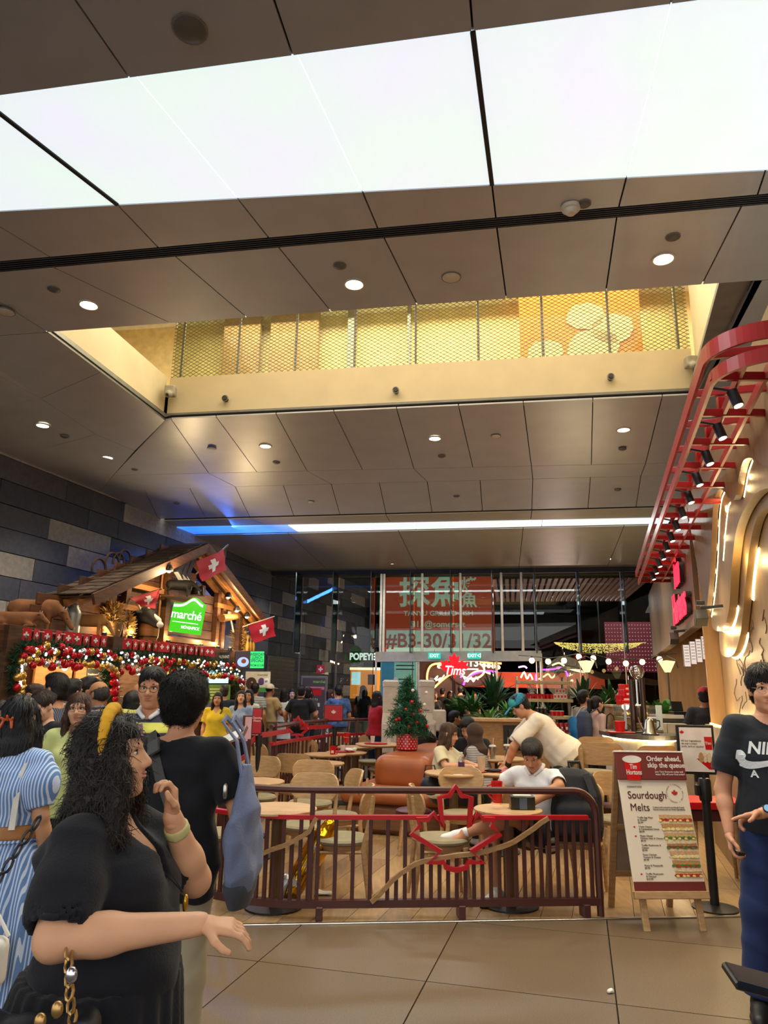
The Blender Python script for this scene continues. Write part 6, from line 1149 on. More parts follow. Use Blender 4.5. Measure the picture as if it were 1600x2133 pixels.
# ---- round bar counter with pastry case, coffee tower, kettle
bc = thing('bar_counter', 'round ended bar counter with dark stone top and lit front', 'counter', tuple(at(1340, 1560, 9.4) * (1, 1, 0))); zb = at(1340, 1530, 8.9)[2]; X0, X1 = at(1272, 1530, 9.2)[0] - bc.location[0], at(1408, 1530, 9.2)[0] - bc.location[0]; wb = (X1 - X0) / 2; mx_ = (X0 + X1) / 2
Pe = [(mx_ + wb * cos(a), .75 * sin(a) * abs(sin(a)) ** -.3 if abs(sin(a)) > .01 else 0) for a in np.linspace(0, 2 * pi, 41)[:-1]]
MB().prism([(x, y) for x, y in Pe], .05, I3, (0, 0, zb - .05)).o('stone_top', mGran, bc); MB().prism([(mx_ + (x - mx_) * .86, y * .86) for x, y in Pe], zb - .05, I3, (0, 0, 0)).o('front', mat('counter_front', 'c9bfa8', .5), bc)
MB().tube([(mx_ + (x - mx_) * .90, y * .90, zb - .065) for x, y in Pe], .01, 6, True).o('led_line', mLed, bc); lamp('POINT', 'counter_led', tuple(np.array(bc.location) + (mx_, -.82, zb - .12)), 6, (1, .82, .5), size=.05)
z1 = zb;
def onbar(x, dy=0): return at(x, 1520, 9.3 + dy) * (1, 1, 0) + Z_ * z1
p = onbar(1330, .3); o = thing('pastry_case', 'glass pastry case on the bar counter', 'display case', tuple(p)); w = 78 / 1545 * 9.6; B('base_tray', mStl, o, (0, 0, .015), (w, .4, .03)); B('glass', glassm('case_glass', 'e8f0ee', .02, .08), o, (0, 0, .18), (w, .4, .3)); B('shelf', mStl, o, (0, 0, .17), (w * .95, .36, .01)); B('right_panel', mat('panel_pale', 'bccbd0', .4), o, (w * .42, -.205, .18), (w * .16, .01, .3)); B('left_panel', mat('panel_pale', 'bccbd0', .4), o, (-w * .46, -.205, .18), (w * .06, .01, .3))
PG = random.Random(4)
for k_ in range(9):
 q = thing('pastry', ORD[k_ % 5] + ' golden pastry from the left on the %s level of the glass case' % ('upper' if k_ > 4 else 'lower'), 'pastry', tuple(p + np.array((-w * .36 + w * .7 * (k_ % 5) / 4, -.05, .03 + (.145 if k_ > 4 else 0)))), group='pastries in the glass case'); c = S(); c.ell((0, 0, .03), (.045, .035, .03)).ell((.02, 0, .045), (.02, .02, .015)); c.o('bun', mat('pastry_gold', 'b98345', .5, col2='d9b070'), .009, q)
lamp('POINT', 'case_light', tuple(p + np.array((0, -.05, .3))), 4, (1, .85, .6), size=.05)
p = onbar(1332, -.05); o = thing('coffee_tower', 'tall dark coffee tower with a glass globe on the bar counter', 'coffee maker', tuple(p))
for x_, ht in ((-.065, .64), (.07, .66)): MB().tube([(x_, 0, 0), (x_, 0, ht)], .032, 10).o('column', mat('tower_brown', '2a1612', .3), o, True)
MB().lathe([(.03, .64), (.07, .68), (.09, .74), (.07, .80), (.02, .82), (0, .82)], 18, (0.02, 0, 0)).o('glass_globe', glassm('tower_glass', 'f0efe6', .02, .35), o, True); MB().tube([(.0, 0, .3), (.0, 0, .64)], .018, 8).o('glass_stem', glassm('tower_glass', 'f0efe6', .02, .35), o, True); MB().lathe([(.04, .12), (.05, .2), (.05, .3), (.03, .32)], 14).o('grounds_vessel', mat('tower_brown', '2a1612', .3), o, True); B('foot', mBlk, o, (0, 0, .01), (.25, .16, .02))
p = onbar(1354, -.45); o = thing('kettle', 'polished steel kettle on the bar counter', 'kettle', tuple(p)); MB().lathe([(.09, 0), (.09, .015), (.075, .03), (.05, .16), (.03, .18), (.01, .19), (0, .2)], 20).o('body', mStl, o, True); MB().tube([(.07, 0, .05), (.12, 0, .1), (.12, 0, .16), (.05, 0, .17)], .008, 8).o('handle', mBlk, o, True); MB().tube([(-.07, 0, .04), (-.11, 0, .12), (-.13, 0, .2)], [.01, .009, .006], 8).o('spout', mStl, o, True); MB().lathe([(.1, 0), (.1, .012)], 18).o('power_base', mBlk, o)
p = onbar(1292, -.15); o = thing('serving_tray', 'red tray with a red cup on the left of the bar counter', 'tray', tuple(p)); B('tray', mTray, o, (0, 0, .01), (.3, .22, .015)); MB().lathe([(.05, .02), (.065, .14)], 16).o('cup', mCup, o, True)
for k_, (x, y, wq, hq) in enumerate(((1303, 1462, .17, .10), (1300, 1451, .15, .10), (1303, 1440, .13, .10), (1300, 1429, .10, .10))):
 q = at(x, y + 4, 11.0); o = thing('gift_box', ('bottom red box of the stack behind the pastry case', 'second red box of the stack behind the pastry case', 'third red box of the stack behind the pastry case', 'top red box of the stack behind the pastry case')[k_], 'box', tuple(q), .2 * k_, 'red boxes stacked behind the pastry case'); B('box', mCup, o, (0, 0, 0), (wq * 1.3, wq, hq)); B('lid', mat('lid_red', 'd01822', .35), o, (0, 0, hq * .42), (wq * 1.34, wq * 1.04, hq * .22)); B('white_print', mWhite, o, (0, -wq * .5 - .004, -.01), (wq * .6, .004, .025))
o = thing('plinth', 'pale plinth under the stacked red boxes', 'plinth', tuple(at(1303, 1470, 11.0) * (1, 1, 0))); zq = at(1303, 1469, 11.0)[2]; B('block', mOakD, o, (0, 0, zq / 2), (.5, .4, zq)); B('top', mOak, o, (0, 0, zq - .01), (.54, .44, .03))
cb = thing('service_counter', 'white fronted service counter with dark top at the shop wall', 'counter', tuple(at(1405, 1580, 10.6) * (1, 1, 0))); zk = at(1405, 1497, 10.6)[2]; B('top', mGran, cb, (0, .2, zk - .02), (1.0, .6, .05))
for k_ in range(3): B('door', mat('cabinet_white', 'c8bfae', .5), cb, (-.32 + .32 * k_, .0, (zk - .05) / 2), (.31, .5, zk - .06))
o = thing('cash_register', 'black till on the service counter', 'till', tuple(at(1413, 1488, 10.6)[:2]) + (zk,)); B('base', mBlk, o, (0, 0, .05), (.2, .2, .1)); B('screen', mBlk, o, (0, .03, .17), (.16, .02, .14), RX(-.3)); B('stand', mBlk, o, (0, .05, .11), (.04, .04, .08))
o = thing('tray_box', 'white framed tray box on the service counter', 'box', tuple(at(1388, 1488, 10.6)[:2]) + (zk,)); B('frame', mWhite, o, (0, 0, .03), (.4, .25, .05)); B('inlay', mOakD, o, (0, 0, .056), (.34, .2, .01))
# ---- red leaf pole sign, queue posts, lectern menu
o = thing('leaf_sign', 'glowing red maple leaf sign with white script on a dark pole', 'sign', tuple(at(946, 1395, 13.6))); sc = .29
MB().prism([(x * sc * 1.05, y * sc) for x, y in LEAF], .05, np.stack([np.array([1., 0, 0]), Z_, np.array([0, -1., 0])], 1), (0, 0, .02)).o('leaf_panel', glow('leaf_glow', 'e00a1c', 1.2), o); text('Tims', glow('sign_white', 'f4fff0', 1), o, .23, (.0, -.055, -.02), np.stack([np.array([1., 0, 0]), Z_, np.array([0, -1., 0])], 1), bold=.015, shear=.25, sx=.85); MB().tube([(0, 0.02, -.2), (0, 0.02, -o.location[2])], .03, 8).o('pole', mMah, o)
def qpost(lab, x, y0, y1, Y, sgn_=None):
 p = at(x, y1, Y); o = thing('queue_post', lab, 'post', (p[0], p[1], 0)); zt_ = at(x, y0, Y)[2]; MB().lathe([(.16, 0), (.16, .015), (.035, .03)], 18).o('base', mBlk, o, True); MB().tube([(0, 0, .02), (0, 0, zt_)], .03, 10).o('post', mBlk, o, True); MB().lathe([(.04, zt_ - .12), (.04, zt_)], 10).o('head', mBlk, o, True); return o, zt_
o, zt_ = qpost('black queue post with a red opening hours notice', 534, 1532, 1640, 8.6); q = at(536, 1502, 8.6) - np.array(o.location); B('frame', mBlk, o, tuple(q), (.115, .02, .29)); B('notice', mat('notice_red', 'b01826', .5), o, tuple(q + (0, -.012, 0)), (.10, .004, .27)); text('Opening\nHours', mWhite, o, .032, tuple(q + (0, -.016, .02)), np.stack([np.array([1., 0, 0]), Z_, np.array([0, -1., 0])], 1), ext=.001, bold=.01)
o, zt_ = qpost('black queue post with a wide red notice behind the tables', 695, 1515, 1590, 12.2); q = at(695, 1485, 12.2) - np.array(o.location); B('frame', mBlk, o, tuple(q), (.31, .02, .25)); B('notice', mat('notice_red', 'b01826', .5), o, tuple(q + (0, -.012, 0)), (.29, .004, .23)); MB().prism([(x * .045, y * .045) for x, y in LEAF], .003, np.stack([np.array([1., 0, 0]), Z_, np.array([0, -1., 0])], 1), tuple(q + (0, -.015, .01))).o('leaf_mark', mWhite, o)
o = thing('menu_lectern', 'dark wooden menu lectern with a slanted top beside the queue posts', 'lectern', tuple(at(474, 1640, 7.2) * (1, 1, 0))); zt_ = at(474, 1548, 7.2)[2]; B('stem', mMah, o, (0, 0, zt_ / 2), (.14, .10, zt_)); MB().box((-.03, -.02, zt_ + .02), (.38, .3, .035), RX(.35) @ RY(-.45)).o('slanted_top', mMah, o); MB().box((-.03, -.025, zt_ + .042), (.28, .22, .006), RX(.35) @ RY(-.45)).o('menu_card', mat('menu_card', 'b9c4d0', .3), o)
o = thing('side_panel_sign', 'narrow upright pink and white notice in a dark frame by the lectern', 'sign', tuple(at(515, 1600, 7.8) * (1, 1, 0))); q = at(515, 1518, 7.8) - np.array(o.location); MB().bar((0, 0, 0), (0, 0, q[2] - .1), .05, .05).o('post', mMah, o); MB().box(tuple(q), (.09, .05, .27), RZ(.5)).o('frame', mMah, o); MB().box(tuple(q + RZ(.5) @ np.array((0, -.027, 0))), (.07, .004, .24), RZ(.5), 0).o('notice', mat('notice_pink', 'c9a2ac', .5), o)
mStrap = mat('strap_red', 'b8141e', .6)
for k_, ((xa, ya, Ya), (xb, yb_, Yb), lab) in enumerate((((540, 1532, 8.6), (605, 1522, 10.5), 'red queue belt between the notice post and the far railing'), ((478, 1597, 7.2), (512, 1575, 8.0), 'red queue belt low beside the lectern'), ((510, 1560, 7.9), (533, 1535, 8.6), 'red queue belt rising to the notice post'), ((625, 1516, 11), (692, 1513, 12.2), 'red queue belt behind the far railing'))):
 o = thing('queue_belt', lab, 'belt', tuple(at(xa, ya, Ya))); MB().sweep([(0, 0, 0), at(xb, yb_, Yb) - np.array(o.location)], .004, .06).o('webbing', mStrap, o); MB().box((0, 0, 0), (.02, .02, .07)).o('clip', mBlk, o)
# ================================================================== BEHIND THE GLASS
gl_ = lambda x, y, o_: gp(x, y, o_)
RGf = np.stack([GD, Z_, -GN], 1)
def gboard(name, label, cat, x0, x1, y0, y1, off, m, t=.08):
 Pq = [gl_(x0, y0, off), gl_(x1, y0, off), gl_(x1, y1, off), gl_(x0, y1, off)]; c = sum(Pq) / 4; w = (Pq[1] - Pq[0]) @ GD; h = (Pq[0][2] - Pq[3][2] + Pq[1][2] - Pq[2][2]) / 2; o = thing(name, label, cat, tuple(c)); MB().box((0, 0, 0), (w, h, t), RGf).o('panel', m, o); return o, w, h, t / 2 + .004
o, w, h, t = gboard('billboard', 'huge orange restaurant billboard with pale green characters behind the glass', 'billboard', 801, 1028, 1200, 1362, 1.3, mat('billboard_orange', '97391a', .6, emit='a03c1a', es=.6, var=.04))  # emission in the print colours stands in for light falling on the board
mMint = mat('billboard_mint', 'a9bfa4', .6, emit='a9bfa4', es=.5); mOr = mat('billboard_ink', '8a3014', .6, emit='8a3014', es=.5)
P_ = lambda u, v, z_=0: RGf @ np.array((w * u, h * v, t + z_))
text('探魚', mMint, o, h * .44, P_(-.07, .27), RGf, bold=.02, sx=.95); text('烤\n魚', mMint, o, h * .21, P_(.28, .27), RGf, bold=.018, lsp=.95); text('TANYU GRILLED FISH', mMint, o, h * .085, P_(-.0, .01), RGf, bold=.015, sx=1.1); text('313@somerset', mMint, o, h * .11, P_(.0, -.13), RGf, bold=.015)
rr = [(w * .47 * sx + .08 * (cos(a) - 1) * sx, h * .13 * sy + .08 * (sin(a) - 1 if sy > 0 else 1 + sin(a))) for sx, sy, a0 in ((1, 1, 0), (-1, 1, 1), (-1, -1, 2), (1, -1, 3)) for a in (0,)]
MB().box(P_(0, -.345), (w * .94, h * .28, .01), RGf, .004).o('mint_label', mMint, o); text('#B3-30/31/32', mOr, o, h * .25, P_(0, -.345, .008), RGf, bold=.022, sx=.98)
o, w, h, t = gboard('directory_panel', 'tall pale green information panel left of the leaf sign', 'panel', 793, 868, 1368, 1500, 1.0, mat('panel_mint', '6f9a8a', .5, emit='6fa392', es=.35), .06)
MB().box(RGf @ np.array((-w * .3, 0, t)), (w * .36, h * .94, .006), RGf).o('blue_print', mat('panel_blue', '2f6f86', .5, emit='2f6f86', es=.3), o)
for i, v in enumerate((.42, .36, .30, .14, .08, .02, -.05)): MB().box(RGf @ np.array((w * .18, h * v, t)), (w * (.5 if i % 3 else .36), h * .018, .006), RGf, 0).o('text_line', mat('panel_ink', '24453e', .6), o)
o, w, h, t = gboard('fried_chicken_sign', 'white glowing shop letters over an orange kitchen beyond the glass', 'sign', 732, 786, 1357, 1380, 4.0, mat('sign_dark', '2c2d30', .6)); text('POPEYES', glow('sign_white', 'f4fff0', 1), o, h * .85, RGf @ np.array((0, 0, t + .01)), RGf, bold=.04, sx=.82)
o, w, h, t = gboard('lit_kitchen', 'orange lit kitchen front under the white glowing letters', 'shop front', 730, 790, 1392, 1500, 4.6, mat('kitchen_orange', 'd07a20', .6, emit='f09030', es=.7), .1)
for u, v, ww, hh, m in ((-.3, .3, .3, .25, glow('screen_cyan', 'bfeef0', 1)), (.25, .28, .28, .2, mat('panel_brown', '6a4a2a', .6)), (0, -.12, 1.0, .06, mat('ledge_cream', 'c9b58a', .5)), (0, -.3, 1.0, .3, mat('kitchen_dark', 'a84c10', .6)), (0, .49, 1.05, .05, glow('tube_cream', 'ffe9c0', 1.5))): MB().box(RGf @ np.array((w * u, h * v, t)), (w * ww, h * hh, .05), RGf).o('fitting', m, o)
o, w, h, t = gboard('green_sign_stand', 'printed holiday menu stand behind the black polo shirt', 'menu', 625, 680, 1408, 1560, -.5, mat('stand_grey', '6a665c', .5), .05); MB().box(RGf @ np.array((0, h * .02, t)), (w * .86, h * .9, .005), RGf).o('poster', mat('poster_brown', '4a3a30', .6), o)
for v, ww, hh, m in ((.28, .6, .1, mCup), (.33, .8, .04, mat('print_pink', 'c9747a', .6)), (.10, .5, .05, mWhite), (-.0, .4, .04, mWhite), (-.1, .5, .04, mWhite), (-.2, .4, .04, mWhite)): MB().box(RGf @ np.array((0, h * v, t + .004)), (w * ww, h * hh, .004), RGf, 0).o('print', m, o)
text('marché', mat('print_green', '5fae3a', .6, emit='5fae3a', es=.2), o, h * .06, RGf @ np.array((w * .2, h * .42, t + .004)), RGf); text('MENU', mWhite, o, h * .045, RGf @ np.array((0, h * .17, t + .006)), RGf, bold=.02)
# green exit signs under the header
for x, lab in ((905, 'left green exit sign under the door header'), (988, 'right green exit sign under the door header')):
 o = thing('exit_sign', lab, 'sign', tuple(gl_(x, 1366, -.4))); MB().box((0, 0, 0), (.3, .14, .05), RGf).o('box', glow('exit_green', '20b8a0', .9), o); text('EXIT' if x < 950 else 'EXIT◁', glow('sign_white', 'f4fff0', 1), o, .11, RGf @ np.array((0, 0, .027)), RGf, bold=.02); MB().tube([Z_ * .06, Z_ * .16], .008, 6).o('rod', mStl, o)
o = thing('number_sign', 'small white glowing mall number beyond the door', 'sign', tuple(gl_(981, 1381, 3))); text('313', glow('sign_white', 'f4fff0', 1.2), o, .3, (0, 0, 0), RGf, bold=.03); MB().box(RGf @ np.array((0, -.17, 0)), (.42, .04, .02), RGf).o('underline', glow('sign_white', 'f4fff0', 1.2), o)
# swiss sticker and reflections' neighbours on the glass
o = thing('swiss_sticker', 'small red square with white cross on the glass', 'sticker', tuple(gl_(668, 1394, -.03))); MB().box((0, 0, 0), (.2, .2, .01), RGf).o('square', mat('flag_red', 'b80f22'), o); MB().box(RGf @ np.array((0, 0, .007)), (.11, .035, .004), RGf).box(RGf @ np.array((0, 0, .007)), (.035, .11, .004), RGf).o('cross', mWhite, o)
# roller shutter on the stone wall
s0, s1 = lw(557, 1400, .03), lw(612, 1400, .03); o = thing('roller_shutter', 'grey slatted roller shutter in the stone wall beyond the stall', 'shutter', (s0[0], s0[1], 0)); zt_ = lw(585, 1371, .03)[2]; ln = np.linalg.norm((s1 - s0)[:2])
for k_ in range(22): MB().box(D_ * ln / 2 + Z_ * (zt_ * (k_ + .5) / 22), (ln, .03, zt_ / 22 * .8), RH @ RX(.25), .004).o('slat', mat('shutter_grey', '6e6c66', .5, .3), o)
MB().box(D_ * ln / 2 + Z_ * zt_ / 2 - C_ * .02, (ln + .1, .02, zt_ + .1), RH).o('backing', mBlk, o)
# neon shapes in the passage
def neon(name, label, off, curves):
 o = thing(name, label, 'neon', tuple(gl_(curves[0][2][0][0], curves[0][2][0][1], off))); lo_ = np.array(o.location)
 for col, r, P in curves: MB().tube([gl_(x, y, off) - lo_ for x, y in smooth(P, 4)], r, 6).o('neon_tube', glow('neon_' + col, col, 2.5), o, True)
 return o, lo_
mArc = lambda cx_, cy_, rx, ry, a0, a1, n=9: [(cx_ + rx * cos(a), cy_ - ry * sin(a)) for a in np.linspace(a0, a1, n)]
o, lo_ = neon('neon_arch', 'warm neon arches and hearts glowing beyond the open doors', 6, [('ffb060', .035, [(892, 1432), (890, 1405), (900, 1385), (930, 1381)]), ('ffb060', .035, [(905, 1432), (920, 1418), (938, 1405), (960, 1398)]), ('ffc080', .035, mArc(983, 1396, 26, 18, 3.4, 7.2)), ('ff9a50', .035, [(1000, 1378), (1020, 1381), (1045, 1382)]), ('ffc890', .035, [(968, 1420), (985, 1402), (1005, 1398), (1030, 1408), (1045, 1424)]), ('d040ff', .035, mArc(1015, 1432, 50, 34, 1.1, 3.0)), ('c050ff', .03, [(960, 1412), (963, 1396), (972, 1392)]), ('ffd0a0', .022, [(905, 1415), (912, 1408), (908, 1418), (918, 1412), (914, 1420), (926, 1406), (920, 1414)]), ('ffe0c0', .022, [(966, 1412), (974, 1420), (980, 1408), (986, 1420), (992, 1410), (996, 1416)])])
MB().ball(gl_(908, 1408, 6.2) - lo_, (1.0, .05, .9), 14, 8).o('brown_disc', mat('disc_brown', '3a1a12', .6), o); MB().ball(gl_(982, 1392, 6.2) - lo_, (.8, .05, .6), 14, 8).o('brown_disc', mat('disc_brown', '3a1a12', .6), o)
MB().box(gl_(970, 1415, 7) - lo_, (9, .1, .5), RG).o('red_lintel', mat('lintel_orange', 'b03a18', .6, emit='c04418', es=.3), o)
for x, y in ((915, 1388), (922, 1389), (1008, 1386), (1018, 1387), (1028, 1388), (1038, 1390)): MB().ball(gl_(x, y, 5.9) - lo_, .07, 8, 5).o('bulb', glow('bulb_neon', 'ffb070', 5), o)
neon('neon_script', 'pink and cream neon script glowing behind the display shelf', 6, [('d040ff', .03, [(1125, 1395), (1150, 1394), (1170, 1390)]), ('ffd8a8', .03, [(1150, 1386), (1165, 1381), (1180, 1390), (1200, 1397), (1218, 1400)]), ('c050ff', .03, [(1168, 1392), (1180, 1400), (1183, 1412)]), ('ffd0a0', .03, [(1085, 1412), (1092, 1400), (1098, 1414), (1104, 1404), (1110, 1416)]), ('d040ff', .04, [(1117, 1404), (1117, 1418)]), ('ffc890', .03, [(1122, 1415), (1135, 1408), (1142, 1404), (1150, 1412), (1158, 1404)]), ('e0a0ff', .03, [(1080, 1390), (1092, 1388), (1098, 1392)])])  # second set of glowing curved lines
# string of bulbs and lamps by the glass
o = thing('string_lights', 'string of warm bulbs hanging along the glass on the right', 'string lights', tuple(at(1108, 1376, 14.2))); lo_ = np.array(o.location); xs_ = (1108, 1142, 1175, 1206, 1236, 1268, 1304, 1338, 1374); ys_ = (1376, 1378, 1376, 1368, 1371, 1378, 1382, 1379, 1373)
MB().tube([at(x, y - 7 - (2 if i % 2 else 0), 14.2) - lo_ for i, (x, y) in enumerate(zip((1080,) + xs_ + (1410,), (1372,) + ys_ + (1368,)))], .008, 5).o('cable', mBlk, o)
for x, y in zip(xs_, ys_): MB().ball(at(x, y, 14.2) - lo_, .055, 10, 6).o('bulb', glow('bulb_string', 'ffcf80', 9), o, True); MB().tube([at(x, y - 4, 14.2) - lo_, at(x, y - 8, 14.2) - lo_], .02, 6).o('socket', mBlk, o)
lamp('POINT', 'string_glow', tuple(at(1240, 1395, 13.6)), 40, (1, .78, .45), size=.6)
for x, lab in ((1222, 'cream lantern lamp behind the couple with backpacks'), (1390, 'cream lantern lamp by the end post of the glass')):
 o = thing('lantern', lab, 'lamp', tuple(at(x, 1389, 13.8))); MB().lathe([(.05, -.1), (.14, .08), (.15, .1), (0, .12)], 16).o('shade', glow('lantern_cream', 'f0d890', 1.3), o, True); MB().tube([(-.2, 0, -.02), (-.17, 0, .12), (0, 0, .2), (.17, 0, .12), (.2, 0, -.02)], .012, 6).o('hoop', mBlk, o); MB().tube([(0, 0, -.1), (0, 0, -o.location[2])], .018, 6).o('stand', mat('bronze', '4a4238', .4, .8), o)
# golden cloud of hanging lights, red dotted wall, pale wavy canopy
gc = thing('light_cloud', 'drooping cloud of tiny golden lights beyond the glass', 'chandelier', tuple(gl_(1250, 1345, 7))); rg = np.random.RandomState(3); b = MB()
for i in range(1500): u, v = rg.rand(), rg.rand() ** 1.5; x = 1155 + 190 * u; p = gl_(x, 1338 + 3 * sin(u * 3) + 20 * v * (sin(pi * min(1, u * 1.05)) ** .6), 6.6 + .8 * rg.rand()) - np.array(gc.location); b.box(p, (.028, .014, .014), RZ(rg.rand() * 3), 0)
tag(b.o('light_points', glow('gold_points', 'e8c868', 1.8), gc), kind='stuff'); MB().tube([(0, 0, .1), (0, 0, 6 - gc.location[2])], .02, 6).o('suspension', mBlk, gc)
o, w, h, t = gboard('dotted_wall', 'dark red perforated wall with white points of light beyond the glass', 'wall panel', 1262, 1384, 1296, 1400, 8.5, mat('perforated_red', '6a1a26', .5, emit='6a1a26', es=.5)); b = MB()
for j in range(13):
 for i in range(20): b.box(RGf @ np.array((w * (-.48 + .05 * i), h * (-.46 + .075 * j), t)), (.024, .024, .01), RGf, 0)
tag(b.o('light_points', glow('dot_white', 'e8d8e0', .9), o), kind='stuff')
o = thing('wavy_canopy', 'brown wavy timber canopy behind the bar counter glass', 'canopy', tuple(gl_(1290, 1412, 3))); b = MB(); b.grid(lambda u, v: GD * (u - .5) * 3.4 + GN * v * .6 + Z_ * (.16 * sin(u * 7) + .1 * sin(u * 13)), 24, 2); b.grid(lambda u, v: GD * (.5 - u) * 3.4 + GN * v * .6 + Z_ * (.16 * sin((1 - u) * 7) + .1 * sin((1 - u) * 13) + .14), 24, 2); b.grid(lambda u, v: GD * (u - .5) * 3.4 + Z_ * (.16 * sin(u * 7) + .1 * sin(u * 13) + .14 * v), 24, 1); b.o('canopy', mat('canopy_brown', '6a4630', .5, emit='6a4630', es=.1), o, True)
for u in (-1.5, 1.5): MB().tube([GD * u + GN * .3, GD * u + GN * .3 - Z_ * o.location[2]], .04, 8).o('support', mBlk, o)
lamp('POINT', 'passage_light', tuple(gl_(980, 1400, 4.5)), 160, (1, .7, .45), size=.5); lamp('POINT', 'passage_light', tuple(gl_(1180, 1400, 4.5)), 120, (1, .65, .6), size=.5); lamp('AREA', 'passage_panel', tuple(gl_(1150, 1250, 7)), 180, (.9, .95, 1), (0, 0, 0), 8, 3)
# ================================================================== PEOPLE
def skinm(c): return mat('skin_' + c, c, .55, var=.06, vs=12, spec=.35)
def hairm(c, curly=False): return mat('hair_' + c + ('c' if curly else ''), c, .5 if not curly else .7, spec=.3, var=.35, vs=6 if not curly else 30, stretch=(9, 9, 1.2) if not curly else (1, 1, 1), bump=.35, bs=25 if not curly else 45)
def cloth(c, b=.12): return mat('cloth_' + c, c, .85, var=.07, vs=5, bump=b, bs=170, spec=.25, sheen=.08)
mEyeW = mat('eye_white', 'd8d2cc', .25, var=.02); mIris = mat('iris_dark', '1d120d', .2); mShoeW = mat('shoe_white', 'd8d8d6', .5); mShoeB = mat('shoe_black', '17171a', .5); mSoleB = mat('sole_black', '0e0e10', .7)
HEADC = np.array([0, .025, .135])
def quads(parts):
 Vs, Fs, n = [], [], 0
 for V, F in parts: Vs.append(V); Fs.append(F + n); n += len(V)
 return np.concatenate(Vs), np.concatenate(Fs)
def hand(k, wr_, d, n, side, curl=.5, point=False, sc=1.0, thumb=1.0):
 """five separate fingers: d = along the hand, n = out of the palm, side = +1 when the thumb lies along n x d"""
 d = unit(d); n = unit(np.asarray(n, float) - d * (np.asarray(n, float) @ d)); t = np.cross(n, d) * side; W = np.asarray(wr_, float); L = sc
 k.cap(W - d * .02, W + d * .02, .024 * L, .024 * L, .015)
 for o_ in (-.028, -.009, .010, .028): k.cap(W + d * .02 + t * o_ * .55, W + d * .082 * L + t * o_ * L, .0135 * L, .0125 * L, .012)
 for i, (o_, ln) in enumerate(((.030, .070), (.010, .079), (-.010, .074), (-.029, .058))):
  p = W + d * .085 * L + t * o_ * L; c = curl + .08 * i; r = .0092
  if point and i == 0: c = .08
  for j, f in enumerate((.45, .30, .25)):
   a = c * (.5 + j * .75) * 1.1; q = p + (d * cos(a) + n * sin(a)) * ln * f * L + t * o_ * .06; k.cap(p, q, r * L, r * .93 * L, .004); p = q; r *= .93
 p = W + d * .025 * L + t * .024 * L; q = p + (d * .55 + t * .75 * thumb + n * .35).__mul__(.042 * L); k.cap(p, q, .0135 * L, .0115 * L, .012); u = q + (d * .85 + t * .25 * thumb + n * (.35 + .3 * curl)) * .030 * L; k.cap(q, u, .0112 * L, .0098 * L, .004); k.cap(u, u + (d * .9 + n * .3) * .018 * L, .0098 * L, .0085 * L, .004)
